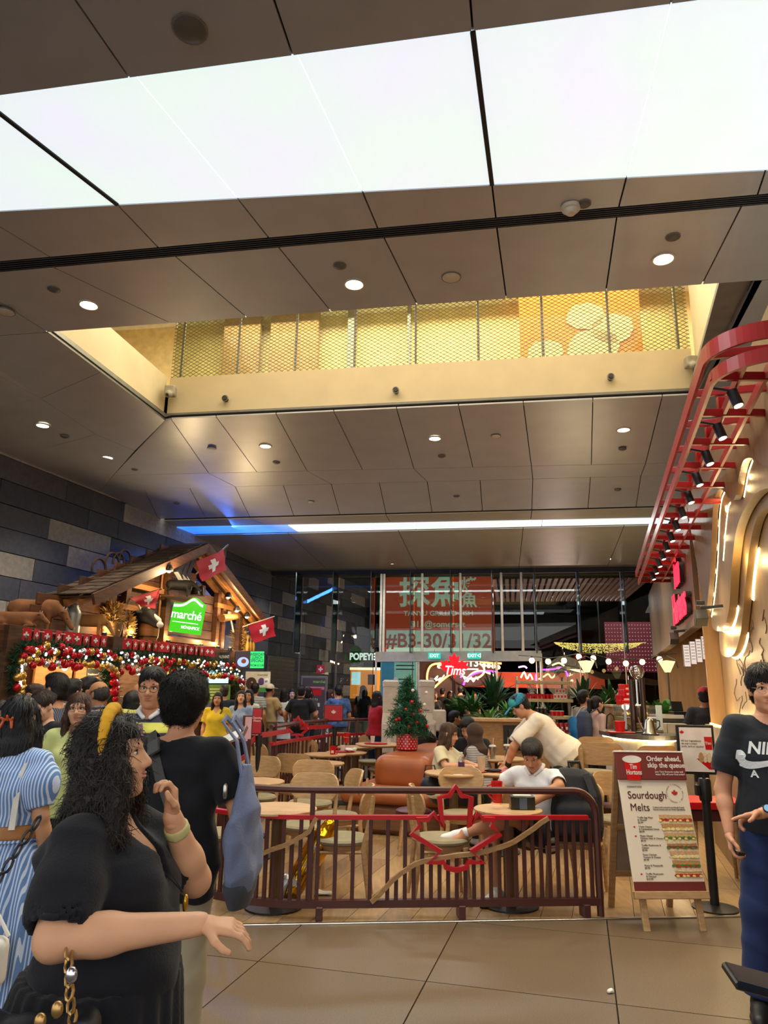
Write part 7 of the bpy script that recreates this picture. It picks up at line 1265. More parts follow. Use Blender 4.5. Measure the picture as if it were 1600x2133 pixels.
def person(label, xy, heading, H=1.7, h=.014, sex='m', fat=1., skin='c08a66', hair=('short', '14100e'), top=None, bot=None, shoes=None, lean=0, tw=0, hy=0, hp=0, R=None, L=None, hR=None, hL=None, sit=None, knees=None, ankles=None, glasses=None, shoulder=1., belly=0, feet=None, mask=None, name='person', group=None, lips=None, noface=False, armw=1.):
 s = H / 1.70; o = thing(name, label, 'person', (xy[0], xy[1], 0), -radians(heading), group); f = sex == 'f'; sk = skinm(skin)
 pel = np.array([0, 0, .93]); Rt = RZ(radians(-tw)) @ RX(-radians(lean)); P0 = np.array([0, 0, (sit / s if sit else .93)]) if not isinstance(sit, tuple) else np.array(sit) / s
 T = lambda p: P0 + Rt @ (np.asarray(p, float) - pel); tf = (Rt, s * (P0 - Rt @ pel), s); idf = (I3, np.zeros(3), s)
 Nk = T((0, -.015, 1.44)); Rh = RZ(radians(-hy)) @ RX(-radians(hp)); hc = Nk + Rh @ HEADC; hf = (Rh, s * hc, s); o['_s'] = 0; del o['_s']
 w = shoulder * (.93 if f else 1.0); fx = fat; fy = fat ** 1.3; hb = 1.06 if f else 1.0; wb = (.86 if f else 1.0)
 rows = [(.83, .150 * fx * hb, .112 * fy, -.012), (.92, .170 * fx * hb, .120 * fy, -.014), (1.02, .152 * fx * wb, .106 * fy, .0 + belly * .5), (1.11, .143 * fx * wb, .102 * fy, .004 + belly), (1.22, .158 * fx * w, .112 * fy, .004 + belly * .4), (1.32, .160 * fx * w, .108 * fy, -.006), (1.385, .135 * w, .085, -.014), (1.43, .075, .06, -.016)]
 sh = [T((sg * .172 * w * (fx ** .35), -.012, 1.375)) for sg in (1, -1)]; rr = fx ** .6 * (.90 if f else 1) * armw
 arm = []
 for sg, q, Sh in ((1, R, sh[0]), (-1, L, sh[1])):
  if q is None: e = T((sg * .225 * w * fx ** .5, -.035, 1.10)); wr_ = T((sg * .235 * w * fx ** .5, .05, .865))
  else: e, wr_ = np.array(q[0]) / s, np.array(q[1]) / s
  arm.append((Sh, e, wr_))
 hip = [P0 + np.array([sg * .088 * fx ** .5, 0, -.05]) for sg in (1, -1)]
 kn = [np.array(q) / s for q in knees] if knees else [np.array([sg * .098, .015, .485]) for sg in (1, -1)]; an = [np.array(q) / s for q in ankles] if ankles else [np.array([sg * .10, -.02, .085]) for sg in (1, -1)]
 fd = [unit(np.array(q)) for q in feet] if feet else [unit(np.array([sg * .22, 1, 0.])) for sg in (1, -1)]
 # --- the body: one figure, head and hands sculpted finer than the rest
 k = S(); k.fr(*tf); k.prof(rows, .03); k.cap((-.12 * w, -.012, 1.365), (.12 * w, -.012, 1.365), .062, .062, .04).cap((0, -.02, 1.36), (0, -.008, 1.50), .062, .054, .03)
 if f: [k.ell((sg * .068 * fx ** .5, .085 * fy ** .7, 1.235), (.066 * fx ** .5, .058 * fx ** .5, .064 * fx ** .5), k=.03) for sg in (1, -1)]
 if belly: k.ell((0, .05 + belly, 1.03), (.14 * fx, .10 * fy, .13), k=.06)
 k.fr(*idf)
 for Sh, e, wr_ in arm: k.cap(Sh, e, .050 * rr, .040 * rr, .03).cap(e, e + (wr_ - e) * .35, .040 * rr, .040 * rr, .02).cap(e + (wr_ - e) * .3, wr_, .039 * rr, .026 * rr ** .5, .02)
 for i in (0, 1):
  k.cap(hip[i], kn[i], .088 * fx ** .7, .056 * fx ** .5, .04).cap(kn[i], kn[i] + (an[i] - kn[i]) * .35 + np.array([0, -.012, 0]), .054 * fx ** .5, .056 * fx ** .5, .03).cap(kn[i] + (an[i] - kn[i]) * .3 + np.array([0, -.010, 0]), an[i], .055 * fx ** .5, .036, .03); k.cap(an[i] + (0, 0, -.02), an[i] + fd[i] * .12 - Z_ * .055, .036, .03, .02)
 parts = [None]; hk = S() if h <= .016 else k
 for i, (sd, spec) in enumerate(((1, hR), (-1, hL))):
  Sh, e, wr_ = arm[i]; sp_ = dict(d=wr_ - e, n=(-sd, 0, 0) if abs((wr_ - e)[2]) > .12 else (0, 0, -1), curl=.55); sp_.update(spec or {}); hk.fr(*idf); n_ = np.asarray(sp_['n'], float); side = sp_.get('side', None)
  if side is None: side = 1 if np.cross(n_, unit(sp_['d'])) @ np.array([0, 1, .3]) > 0 else -1
  hand(hk, wr_, sp_['d'], n_, side, sp_['curl'], sp_.get('point', False), .92 if f else 1.0)
 parts = [k.mesh(h)] + ([hk.mesh(min(h * .5, .006))] if hk is not k else [])
 k = S(); k.fr(*tf); k.cap((0, -.018, 1.40), (0, -.006, 1.50), .056 if not f else .050, .053 if not f else .047, .02); k.fr(*hf); g = fat ** .5
 k.ell((0, -.012, .038), (.073, .092, .083)).ell((0, .016, -.028), (.061 * g, .074, .083), k=.03).ell((0, .03, -.078), (.047 * g, .050, .036), k=.03).ell((0, .068, -.098), (.020, .018, .016), k=.02)
 k.cap((0, .082, .014), (0, .103, -.024), .0095, .0135, .012).ell((.012, .094, -.031), .0095, k=.01).ell((-.012, .094, -.031), .0095, k=.01).cap((-.042, .071, .028), (.042, .071, .028), .013, .013, .015)
 for sg in (1, -1): k.ell((sg * .031, .092, .008), (.017, .016, .011), k=.010, sub=True).ell((sg * .040, .058, -.03), (.022, .02, .022), k=.03).ell((sg * .076, -.004, -.004), (.010, .022, .033), RZ(sg * .35), k=.012)
 k.ell((0, .080, -.058), (.025, .016, .013), k=.012); parts.append(k.mesh(h * .55 if h > .009 else .0045))
 V, F = quads(parts); body = obj('body', V, F, sk, o, True)
 # --- face
 hp_ = lambda p: s * (hc + Rh @ np.asarray(p, float)); Rl = Rh
 if not noface:
  for sg in (1, -1):
   b = MB(); b.ball(hp_((sg * .031, .0725, .008)), np.array((.0145, .0085, .0068)) * s, 12, 8, Rl); b.mi = 1; b.ball(hp_((sg * .030, .0775, .008)), np.array((.0064, .0045, .0062)) * s, 10, 6, Rl); b.o('eye', [mEyeW, mIris], o, True)
   MB().tube([hp_((sg * x, y, z)) for x, y, z in ((.015, .083, .0285), (.030, .083, .034), (.048, .069, .029))], [.0032 * s, .004 * s, .002 * s], 6).o('eyebrow', hairm(hair[1]) if hair else mIris, o, True)
   MB().tube([hp_((sg * x, y, z)) for x, y, z in ((.017, .079, .0105), (.031, .0815, .0165), (.046, .071, .0105))], .0016 * s, 5).o('eyelid', mIris, o)
  b = MB(); b.ball(hp_((0, .0915, -.0525)), np.array((.021, .0085, .0055)) * s, 12, 6, Rl); b.ball(hp_((0, .0905, -.063)), np.array((.019, .0085, .0062)) * s, 12, 6, Rl); b.o('lips', mat('lip_' + (lips or 'a0604f'), lips or 'a0604f', .4), o, True)
 if glasses:
  b = MB()
  for sg in (1, -1): b.tube([hp_((sg * .033 + .0245 * cos(a), .098 - .004 * abs(cos(a)), .004 + .020 * sin(a))) for a in np.linspace(0, 2 * pi, 17)[:-1]], .0016 * s, 6, True); b.tube([hp_((sg * .057, .094, .01)), hp_((sg * .076, .03, .012)), hp_((sg * .078, -.01, .008))], .0016 * s, 5)
  b.tube([hp_((-.009, .1, .008)), hp_((0, .102, .011)), hp_((.009, .1, .008))], .0016 * s, 5); b.o('glasses', mat('frame_' + glasses, glasses, .3, .5), o)
 # --- hair
 if hair:
  st_, hc_ = hair[0], hair[1]; k = S(); k.fr(*hf); curly = st_ == 'curly'; am, fq = (.0022, 120)
  if st_ == 'bald':
   k.ell((0, -.022, .02), (.080, .092, .085)).ell((0, .03, .10), (.10, .11, .085), k=.01, sub=True).ell((0, .10, -.03), (.085, .10, .12), k=.01, sub=True).cut((0, -.03, -.06), (0, .35, -1))
  else:
   v = {'curly': .020, 'short': .004, 'crop': .0, 'wavy': .012}.get(st_, .002)
   k.ell((0, -.017 - v * .2, .044), (.081 + v, .097 + v, .086 + v));
   if st_ in ('short', 'wavy', 'curly'): k.ell((0, .018, .095 + v * .4), (.064 + v * .6, .074, .040), k=.03); k.ell((0, -.05, -.03), (.070 + v * .5, .050, .055), k=.03)
   if st_ in ('long', 'bob', 'pony', 'curlylong'): k.ell((0, -.05, -.03), (.073, .058, .07), k=.03)
   if st_ in ('long', 'curlylong'):
    ln, wd = (hair[2] if len(hair) > 2 else .34), (hair[3] if len(hair) > 3 else 1.)
    k.prof([(-ln, .055 * wd, .030, -.06), (-ln * .75, .088 * wd, .042 * wd, -.06), (-.12, .096 * wd, .055 * wd, -.05), (.0, .085, .07, -.02)], .03)
    for sg in (1, -1): k.chain([(sg * .070, .03, .04), (sg * .078 * wd ** .4, .035, -.07), (sg * .080 * wd, .02, -.20), (sg * .078 * wd, .01, -ln * .8)], [.020, .026 * wd, .032 * wd, .016], .02)
    if hair[0] == 'curlylong': am, fq = .010, 42
   if st_ == 'bob':
    for sg in (1, -1): k.chain([(sg * .072, .03, .04), (sg * .078, .025, -.06), (sg * .072, .0, -.14)], [.020, .028, .026], .02)
    k.ell((0, -.06, -.09), (.07, .04, .07), k=.03)
   if st_ == 'pony': k.chain([(0, -.11, .05), (0, -.15, .03), (0, -.15, -.12), (0, -.13, -.22)], [.025, .04, .036, .012], .02)
   if st_ == 'bun': k.ell((0, -.12, .03), (.04, .035, .04), k=.02)
   k.ell((0, .128, -.030 if st_ not in ('short', 'crop', 'bun', 'pony') else -.008), (.068 if st_ not in ('short', 'crop') else .076, .105, .092), k=.010, sub=True)
   if st_ in ('short', 'crop', 'curly', 'wavy', 'pony', 'bun'): k.cut((0, -.055, -.075), (0, .62, -.8)); k.ell((0, .055, -.085), (.1, .06, .08), k=.02, sub=True)
  if curly or st_ == 'wavy': am, fq = .006, 75
  V, F = k.mesh(min(h * .6, .010)); N_ = vnormals(V, F); V = V + N_ * wob(am, fq, fq, fq * (.25 if st_ in ('long', 'bob', 'pony') else 1.), 3)(V)[:, None]
  if h <= .0125:      # loose locks over the sculpted mass
   rg = np.random.RandomState(11); lo_ = st_ in ('long', 'bob', 'pony', 'curlylong'); i_ = rg.randint(0, len(V), 7000 if h < .01 else 2500); p, n_ = V[i_], N_[i_]; cr_ = curly or st_ == 'curlylong'
   t = np.array([0, -.25, -1.]) + rg.randn(len(p), 3) * (.5 if cr_ else .12 if lo_ else .3); t -= n_ * (t * n_).sum(1)[:, None]; t /= np.linalg.norm(t, axis=1)[:, None]; sd = np.cross(t, n_); L_ = ((.05 if lo_ else .03) * (.5 + rg.rand(len(p))))[:, None]; w_ = sd * (.0011 if cr_ else .0016); wv = sd * (rg.randn(len(p), 1) * (.010 if cr_ else .003)); q = [p - n_ * .003, p + t * L_ * .5 + n_ * (.006 if cr_ else .0025) + wv, p + t * L_ + n_ * (.005 if cr_ else .0005) - wv * .3]
   P_ = np.stack([q[0] - w_, q[0] + w_, q[1] - w_, q[1] + w_, q[2] - w_ * .3, q[2] + w_ * .3], 1).reshape(-1, 3); b_ = np.arange(len(p))[:, None] * 6; V, F = quads([(V, F), (P_, np.concatenate([b_ + (0, 1, 3, 2), b_ + (2, 3, 5, 4)]))])
  obj('hair', V, F, hairm(hc_, curly), o, True)
 if mask: k = S(); k.fr(*hf); k.ell((0, .055, -.055), (.058, .056, .052)); k.o('face_mask', mask, .008, o)
 # --- clothes
 d = dict(s=s, T=T, tf=tf, idf=idf, hf=hf, hp=hp_, arm=arm, Rh=Rh, hc=hc, sh=sh, Rt=Rt, rows=rows, kn=kn, an=an, hip=hip, o=o, P0=P0)
 if top:
  m, hem, sl = top['m'], top.get('hem', .86), top.get('sl', .62); lo_, g = top.get('loose', .016), .010; k = S(); k.fr(*tf); rw_ = []
  zs_ = sorted(set([hem] + [z for z in (.83, .92, 1.02, 1.11, 1.22, 1.32, 1.385, 1.43) if z > hem + .01]))
  rz_ = np.array(rows)
  for z in zs_:
   rx, ry, cy = [float(np.interp(z, rz_[:, 0], rz_[:, q])) for q in (1, 2, 3)]; l_ = g + lo_ * np.clip((1.36 - z) / .3, 0, 1.6)
   if f and 1.15 < z < 1.3: ry += .018
   rw_.append((z, rx + l_, ry + l_ + (.014 if z < 1.15 else 0), cy))
  k.prof(rw_, .02)
  k.cap((-.12 * w, -.012, 1.365), (.12 * w, -.012, 1.365), .071, .071, .03)
  if f: [k.ell((sg * .068 * fx ** .5, .085 * fy ** .7, 1.235), (.074 * fx ** .5, .068 * fx ** .5, .072 * fx ** .5), k=.03) for sg in (1, -1)]
  if belly: k.ell((0, .05 + belly, 1.03), (.15 * fx, .113 * fy, .14), k=.06); k.cut((0, 0, hem), (0, 0, -1))
  k.fr(*idf); pf = top.get('puff', 0)
  for Sh, e, wr_ in arm:
   u = e - Sh
   if sl <= 1:
    E = Sh + u * sl
    if pf: k.cap(Sh + u * .05, Sh + u * sl * .55, .064 * rr, (.080 + pf) * rr, .03).cap(Sh + u * sl * .5, E, (.082 + pf) * rr, .056 * rr + .010, .02, flat=True)
    else: k.cap(Sh, E, .064 * rr, .061 * rr + top.get('slw', .008), .03, flat=True); k.cap(Sh + u * (sl - .12), Sh + u * (sl + .25), .050 * rr + top.get('slw', .008) * .6, .046 * rr + top.get('slw', .008) * .6, .004, sub=True)
   else: k.cap(Sh, e, .064 * rr, .052 * rr, .03).cap(e, e + (wr_ - e) * (sl - 1), .052 * rr, .040 * rr, .02, flat=True)
  k.fr(*tf); nk = top.get('neck', 'crew')
  if nk == 'v': k.cap((0, .13, 1.33), (0, .03, 1.50), .012, .085, .01, sub=True); k.cap((0, -.005, 1.43), (0, .0, 1.55), .066, .09, .01, sub=True)
  elif nk == 'wide': k.ell((0, .02, 1.46), (.105, .095, .07), k=.01, sub=True)
  else: k.cap((0, .012, 1.42), (0, .02, 1.55), .066, .10, .01, sub=True)
  k.o('shirt' if not top.get('dress') else 'bodice', m, max(h * .8, .007) if h < .012 else h, o, wob(top.get('fold', .008) / s, 16, 16, 22, 7))
  if nk == 'collar':
   c = S(); c.fr(*tf)
   for sg in (1, -1): c.chain([(sg * .0, -.075, 1.462), (sg * .065, -.03, 1.455), (sg * .062, .035, 1.435), (sg * .022, .085, 1.40)], [.016, .016, .017, .014], .01)
   c.o('collar', top.get('collar', m), min(h, .009), o)
 if bot:
  m, kd = bot['m'], bot.get('kind', 'trousers'); k = S()
  if kd in ('trousers', 'shorts'):
   k.fr(I3, s * (P0 - pel), s) if sit or lean > 15 else k.fr(*tf)
   rz_ = np.array(rows); k.prof([(z, float(np.interp(z, rz_[:, 0], rz_[:, 1])) + .012, float(np.interp(z, rz_[:, 0], rz_[:, 2])) + .012, -.012 if z < 1 else 0) for z in (.83, .92, .99 if not sit else .97)], .03); k.fr(*idf); lw_ = bot.get('w', 1.)
   for i in (0, 1):
    if kd == 'trousers': k.cap(hip[i], kn[i], .100 * fx ** .7, .073 * fx ** .5 * lw_, .03).cap(kn[i] - (0, .006, 0), an[i] - (0, .008, 0), .073 * fx ** .5 * lw_, .060 * lw_, .02, flat=True)
    else: k.cap(hip[i], hip[i] + (kn[i] - hip[i]) * bot.get('len', .85), .102 * fx ** .7, .083 * fx ** .5, .03, flat=True)
   k.o(kd, m, max(h * .85, .008) if h < .012 else h, o, wob(.007, 20, 20, 30, 9))
  else:
   z0, fl_ = bot.get('hem', .45), bot.get('flare', .06); k.fr(I3, s * (P0 - pel), s); zt_ = bot.get('top', 1.03); rz_ = np.array(rows); R_ = lambda z, q: float(np.interp(z, rz_[:, 0], rz_[:, q]))
   k.prof([(z0, R_(.92, 1) + .02 + fl_, R_(.92, 2) + .03 + fl_), (.70, R_(.92, 1) + .025 + fl_ * .5, R_(.92, 2) + .03 + fl_ * .5), (.92, R_(.92, 1) + .020, R_(.92, 2) + .022, -.01), (zt_, R_(zt_, 1) + .016, R_(zt_, 2) + .016)], .02)
   fo = bot.get('pleat', 0)
   def pl(V, fo=fo):
    a = np.arctan2(V[:, 0], V[:, 1]); return (fo * np.sin(a * 22) * np.clip((1.0 * s - V[:, 2]) / .35, 0, 1)).astype(np.float32)
   k.o('skirt', m, max(h * .8, .008), o, pl if fo else wob(.006, 14, 14, 8, 5))
 for i in (0, 1):
  if shoes is None: continue
  k = S(); k.fr(*idf); a_, q = an[i], fd[i]; up = unit(kn[i] - a_) if feet else Z_; dn = -Z_ if not feet else unit(np.cross(np.cross(q, -up), q)); k.cap(a_ + dn * .03 - q * .035, a_ + dn * .048 + q * .06, .043, .042, .02).cap(a_ + dn * .045 + q * .05, a_ + dn * .056 + q * .155, .043, .034, .02); k.cap(a_ + up * .02, a_ + dn * .02, .041, .043, .02); sole = a_ + dn * .085; k.cut(sole, dn); sh_ = k.o('shoe', shoes, min(h, .011), o)
  b = S(); b.fr(*idf); b.cap(a_ + dn * .062 - q * .035, a_ + dn * .066 + q * .06, .046, .047, .02).cap(a_ + dn * .066 + q * .06, a_ + dn * .07 + q * .155, .047, .037, .02); b.cut(a_ + dn * .062, -dn).cut(a_ + dn * .088, dn); b.o('sole', bot.get('sole', mSoleB) if bot else mSoleB, min(h, .011), sh_)
 return d
def hd(x, y, Y): p = ay(x, y, Y); return (p[0], p[1]), p[2] - .012
tee = lambda c, **kw: dict(dict(m=cloth(c)), **kw)
trs = lambda c, **kw: dict(dict(m=cloth(c)), **kw)
def bag_strap(d, pts, m, r=.008, name='strap'): return MB().sweep([np.array(p) for p in pts], .03, .006).o(name, m, d['o'])
# ---- the walking woman in black, nearest the camera
xy, H = hd(222, 1478, 2.02)
d = person('woman in black dress with padded yellow headband, hand at her mouth, walking right', (xy[0] + .03, xy[1]), 88, H, .0085, 'f', 1.28, 'cf9c78', ('curlylong', '17110f', .46, 1.45), None, None, mShoeB, hy=-4, hp=-6,
           R=((.27, -.0, 1.06), (.21, .30, 1.075)), L=((-.20, .20, 1.07), (-.06, .155, 1.26)), hR=dict(d=(-.12, 1, -.12), n=(-.2, 0, -1), curl=.45), hL=dict(d=(.10, -.12, 1), n=(.6, -.75, 0), curl=1.15), shoulder=1.02, belly=.03, lips='a85a55', armw=1.16)
mBD = cloth('15161c', .2); s_ = d['s']; W1 = d['o']
k = S(); k.fr(*d['tf']); rz_ = d['rows']; k.prof([(z, rx + .020, ry + .024, cy) for z, rx, ry, cy in rz_ if z >= 1.0], .03); k.cap((-.12, -.012, 1.365), (.12, -.012, 1.365), .074, .074, .03)
for sg in (1, -1): k.ell((sg * .078, .115, 1.225), (.088, .085, .088), k=.04)
k.ell((0, .09, 1.04), (.19, .15, .16), k=.08); k.fr(*d['idf'])
for (Sh, e, wr_), pf in zip(d['arm'], (1, 1)): u = e - Sh; k.cap(Sh + u * .02, Sh + u * .5, .072, .084, .04).cap(Sh + u * .5, Sh + u * .9, .084, .076, .03, flat=True); k.cap(Sh + u * .82, Sh + u * 1.1, .068, .068, .004, sub=True)
k.fr(*d['tf']); k.cap((0, .17, 1.26), (0, .03, 1.50), .02, .085, .01, sub=True).cap((0, -.005, 1.42), (0, .0, 1.55), .072, .09, .01, sub=True); k.o('bodice', mBD, .0085, W1, wob(.010, 20, 20, 26, 7))
k = S(); k.fr(*d['idf']); k.prof([(.30, .32, .33), (.6, .29, .29), (.85, .26, .245, .01), (1.02, .235, .215, .03)], .02)
k.o('skirt', mBD, .010, W1, lambda V: (.011 * np.sin(np.arctan2(V[:, 0], V[:, 1]) * 26) * np.clip((.98 - V[:, 2]) / .3, 0, 1)).astype(np.float32))
k = S(); k.fr(*d['hf']);
for i in range(11):
 a0, a1 = [radians(-8 + 196 * t) for t in (i / 11, (i + 1) / 11)]; q = lambda a: (.089 * cos(a), -.006 + .012 * sin(a), .040 + .100 * sin(a)); r = lambda a: .009 + .010 * max(0, sin(a)) ** .6; k.cap(q(a0), q(a1), r(a0), r(a1), .006)
k.o('headband', mat('headband_yellow', 'd9a21c', .8, bump=.2, bs=90), .006, W1)
k = S(); k.fr(*d['idf']); Sh, e, wr_ = d['arm'][1]; c = wr_ + (e - wr_) * .20; u = unit(e - wr_); k.cap(c - u * .014, c + u * .014, .037, .039, .003); k.cut(c + u * .016, u).cut(c - u * .016, -u); k.o('watch_band', mat('band_lime', 'b9b27a', .6), .006, W1)
k = S(); k.fr(*d['tf']); k.ell((.0, .245, 1.185), (.014, .008, .026)); k.o('pendant', mat('pendant_gold', 'd8a63a', .3, .9), .005, W1); MB().tube([np.array(d['tf'][0] @ (np.array(p) * s_) + d['tf'][1]) for p in ((-.075, .0, 1.43), (-.05, .13, 1.33), (0, .235, 1.215), (.05, .13, 1.33), (.075, .0, 1.43))], .0018, 5).o('necklace', mBlk, W1)
k = S(); k.fr(*d['hf']); k.ell((.078, -.002, -.038), (.005, .005, .006)); k.o('ear_stud', mStl, .003, W1)
hbg = thing('quilted_bag', 'black quilted shoulder bag with gold chain carried by the woman in black', 'bag', (W1.location[0] - .05, W1.location[1] - .34, .72), radians(4)); k = S(); k.box((0, 0, .10), (.19, .07, .13), .05); k.cut((0, 0, .235), (0, 0, 1)); k.ell((.05, 0, .26), (.15, .10, .07), k=.02, sub=True)
mQ = mat('quilt_black', '1e2026', .5); mQ.node_tree; k.o('bag', mQ, .009, hbg, lambda V: (.006 * (np.abs(np.sin((V[:, 0] + V[:, 2]) * 30)) ** .5 + np.abs(np.sin((V[:, 0] - V[:, 2]) * 30)) ** .5 - 1)).astype(np.float32))
mCh = mat('chain_gold', 'b8935a', .35, .8)
for (x0, x1, y1, zz_) in ((-.16, -.04, .18, .36), (.15, .05, .26, .30)):
 for i in range(15):
  t = i / 14; p = np.array([x0 + (x1 - x0) * t, -.02 + y1 * t * t, .2 + zz_ * t]); a = unit(np.array([(x1 - x0), y1, zz_])); MB().tube([p + unit(np.cross(a, (0, 1, .3))) * .008 * cos(q) * (1 if i % 2 else .5) + a * .017 * sin(q) + np.cross(a, unit(np.cross(a, (0, 1, .3)))) * .006 * cos(q) * (0 if i % 2 else 1) for q in np.linspace(0, 2 * pi, 9)[:-1]], .0035, 5, True).o('chain_link', mCh if i < 7 else mBlk, hbg, True)
for i, (x, z_) in enumerate(((.13, .26), (.15, .32), (.10, .24), (.125, .2))): MB().ball((x, -.08, z_), (.012, .01, .016), 8, 6).o('charm', mSil if i % 2 else mCh, hbg, True)
# ---- man in black tee with a grey-blue tote, seen from behind
xy, H = hd(388, 1403, 3.25)
d = person('curly haired man in black tee seen from behind, grey blue tote on shoulder', xy, 4, H, .009, 'm', 1.02, 'b98563', ('curly', '100d0c'), tee('14151a', sl=.72, hem=.80, loose=.022, fold=.013), trs('a39a80'), mShoeW, R=((.285, -.03, 1.08), (.22, .20, .98)), L=((-.26, .0, 1.08), (-.14, .22, 1.05)), hy=6, shoulder=1.06, ankles=((.10, .06, .085), (-.10, -.10, .12)), noface=False)
M1 = d['o']; T_ = lambda p: d['s'] * d['T'](p)
k = S(); k.fr(*d['tf']); k.chain([(-.12, -.04, 1.445), (-.06, -.13, 1.33), (.05, -.145, 1.15)], [.02, .02, .02], .01);
MB().sweep([T_(p) for p in ((-.05, .10, 1.30), (-.13, .05, 1.42), (-.125, -.03, 1.453), (-.085, -.105, 1.40), (-.03, -.14, 1.28), (.06, -.155, 1.10))], .04, .006, up=(0, -1, .3)).o('sling_strap', mBlk, M1)
b = MB(); Rb_ = RZ(-.5) @ RX(.9); b.box(T_((-.075, -.125, 1.40)), (.055, .075, .016), Rb_ @ RZ(.7), .004); b.o('strap_buckle', mat('buckle_grey', '3a3c3c', .4), M1); MB().box(T_((-.065, -.135, 1.39)), (.036, .04, .012), Rb_ @ RZ(.7), .003).o('buckle_plate', mat('buckle_light', '6d706a', .35), M1)
tb2 = thing('tote_bag', 'grey blue soft tote hanging from the shoulder of the man in black tee', 'bag', (M1.location[0] + .30, M1.location[1] - .05, .80), -radians(12)); mTo = cloth('6a7490', .3)
k = S(); k.prof([(-.02, .045, .085), (.06, .060, .13), (.2, .062, .135), (.33, .045, .10), (.45, .025, .06), (.49, .018, .04)], .03); k.o('bag', mTo, .008, tb2, wob(.016, 26, 30, 20, 8)); k = S(); k.prof([(-.06, .035, .08), (.0, .055, .115), (.04, .060, .125)], .03); k.o('dark_base', cloth('3f424c', .3), .010, tb2, wob(.006, 22, 22, 16, 8))
for y0, x1 in ((-.05, -.11), (.04, -.08)): MB().sweep([(0, y0, .44), (-.035, y0 * .8, .58), (x1 * .9, y0 * .4 - .03, .655), (x1, .02 + y0 * .2, .675), (x1 * .8, .09, .62)], .022, .008, up=(1, 0, .2)).o('handle', mTo, tb2)
MB().lathe([(.006, 0), (.010, .01), (.010, .05), (.004, .06)], 10, (-.05, -.095, .36)).o('key_fob', mStl, tb2, True)
# ---- woman in blue striped dress, far left
xy, H = hd(48, 1443, 3.7)
d = person('woman with long black hair in a blue and white striped dress with tan belt', xy, 12, H, .010, 'f', 1.16, 'b98a66', ('long', '0e0e12', .42, 1.2), dict(m=stripes('dress_stripe', '5f83b8', 'c3d3e8', 75, 'x', .42), hem=.98, sl=.85, puff=.02, loose=.03, dress=1, fold=.008), dict(kind='skirt', m=stripes('dress_stripe', '5f83b8', 'c3d3e8', 75, 'x', .42), hem=.16, flare=.10, pleat=.012), mShoeW, hy=-8)
k = S(); k.fr(*d['tf']); k.prof([(.995, .228, .195), (1.06, .222, .188)], .01); k.o('belt', mat('belt_tan', '9a6632', .5), .009, d['o']);
cl = S(); cl.fr(*d['hf']); [cl.cap((.0 + x, -.118, .0), (.0 + x * 1.6, -.13, -.02 + z_), .009, .007, .004) for x, z_ in ((-.02, .03), (.02, .03), (-.02, -.02), (.02, -.02), (0, .04))]; cl.o('hair_clip', mat('clip_orange', 'c0501a', .3), .005, d['o'])
MB().sweep([d['s'] * d['T'](p) for p in ((.13, .10, 1.30), (.125, .03, 1.42), (.12, -.04, 1.425), (.135, -.115, 1.30), (.16, -.16, 1.05))], .03, .006, up=(0, -1, .3)).o('bag_strap', mat('strap_white', 'c9c6bc', .7), d['o']); wb_ = thing('shoulder_bag', 'white shoulder bag edge hanging behind the striped dress', 'bag', (d['o'].location[0] + .12, d['o'].location[1] - .30, .36)); k = S(); k.box((0, 0, .1), (.10, .05, .10), .04); k.o('bag', mWhite, .012, wb_); MB().tube([(-.1, 0, .2), (-.02, .02, .36), (.1, 0, .2)], .008, 6).o('handle', mWhite, wb_)
# ---- man in yellow and navy striped polo
xy, H = hd(322, 1388, 4.75)
mPolo = stripes('polo_stripe', 'c3bf52', '25263f', 9.0, 'z', .47, .12); d = person('man with glasses in a yellow and navy striped polo holding a pink phone', xy, 176, H, .010, 'm', 1.18, 'bd8663', ('short', '17161a'), dict(m=mPolo, sl=.72, neck='collar', collar=mat('collar_white', 'c9c9cc', .8), loose=.02, hem=.82), trs('2c3446'), mShoeB, R=((.27, .04, 1.13), (.10, .27, 1.20)), L=((-.28, .0, 1.10), (-.08, .28, 1.24)), hL=dict(d=(.6, .5, .6), n=(.5, -.2, -.7), curl=.8), hp=4, glasses='221c1a', belly=.02, lips='a5625a')
p = d['s'] * (d['arm'][1][2] + np.array((.07, .05, .06))); ph = thing('phone', 'pink backed phone held by the man in the striped polo', 'phone', tuple(np.array(d['o'].location) + RZ(-radians(176)) @ p), -radians(176)); MB().box((0, 0, 0), (.085, .012, .16), RX(.3) @ RY(.25), .006).o('case', mat('case_mauve', '8a6472', .5), ph); MB().box(RX(.3) @ np.array((0, -.008, 0)), (.075, .004, .148), RX(.3) @ RY(.25), .002).o('screen', glow('phone_glow', '8a90b0', .6), ph); MB().ball(RX(.3) @ np.array((-.0, .008, .035)), (.02, .003, .02), 12, 6).o('round_print', mWhite, ph)
# ---- the crowd in front of the stall
xy, H = hd(168, 1440, 5.35); d = person('woman with brown hair and round glasses in a pale lime shirt', xy, 166, H, .011, 'f', 1.0, 'c99676', ('long', '3a2218', .34), dict(m=cloth('bcc37e'), sl=.9, slw=.02, neck='v', loose=.03, hem=.80), trs('2a2a30'), mShoeW, hy=0, glasses='5a4632', lips='b05a58', R=((.26, -.02, 1.05), (.2, .2, 1.0)))
xy, H = hd(102, 1430, 5.65); d = person('woman in black tee with tied hair, looking down with a raised hand', xy, 196, H, .011, 'f', 1.22, 'c79a80', ('bun', '2a1c16'), tee('15161a', neck='crew', sl=.7, hem=.84), trs('20222a'), mShoeB, hp=22, R=((.27, .10, 1.15), (.12, .24, 1.30)), hR=dict(d=(-.3, .1, .9), n=(-.5, -.5, 0), curl=.9), L=((-.28, .05, 1.10), (-.02, .27, 1.20)))
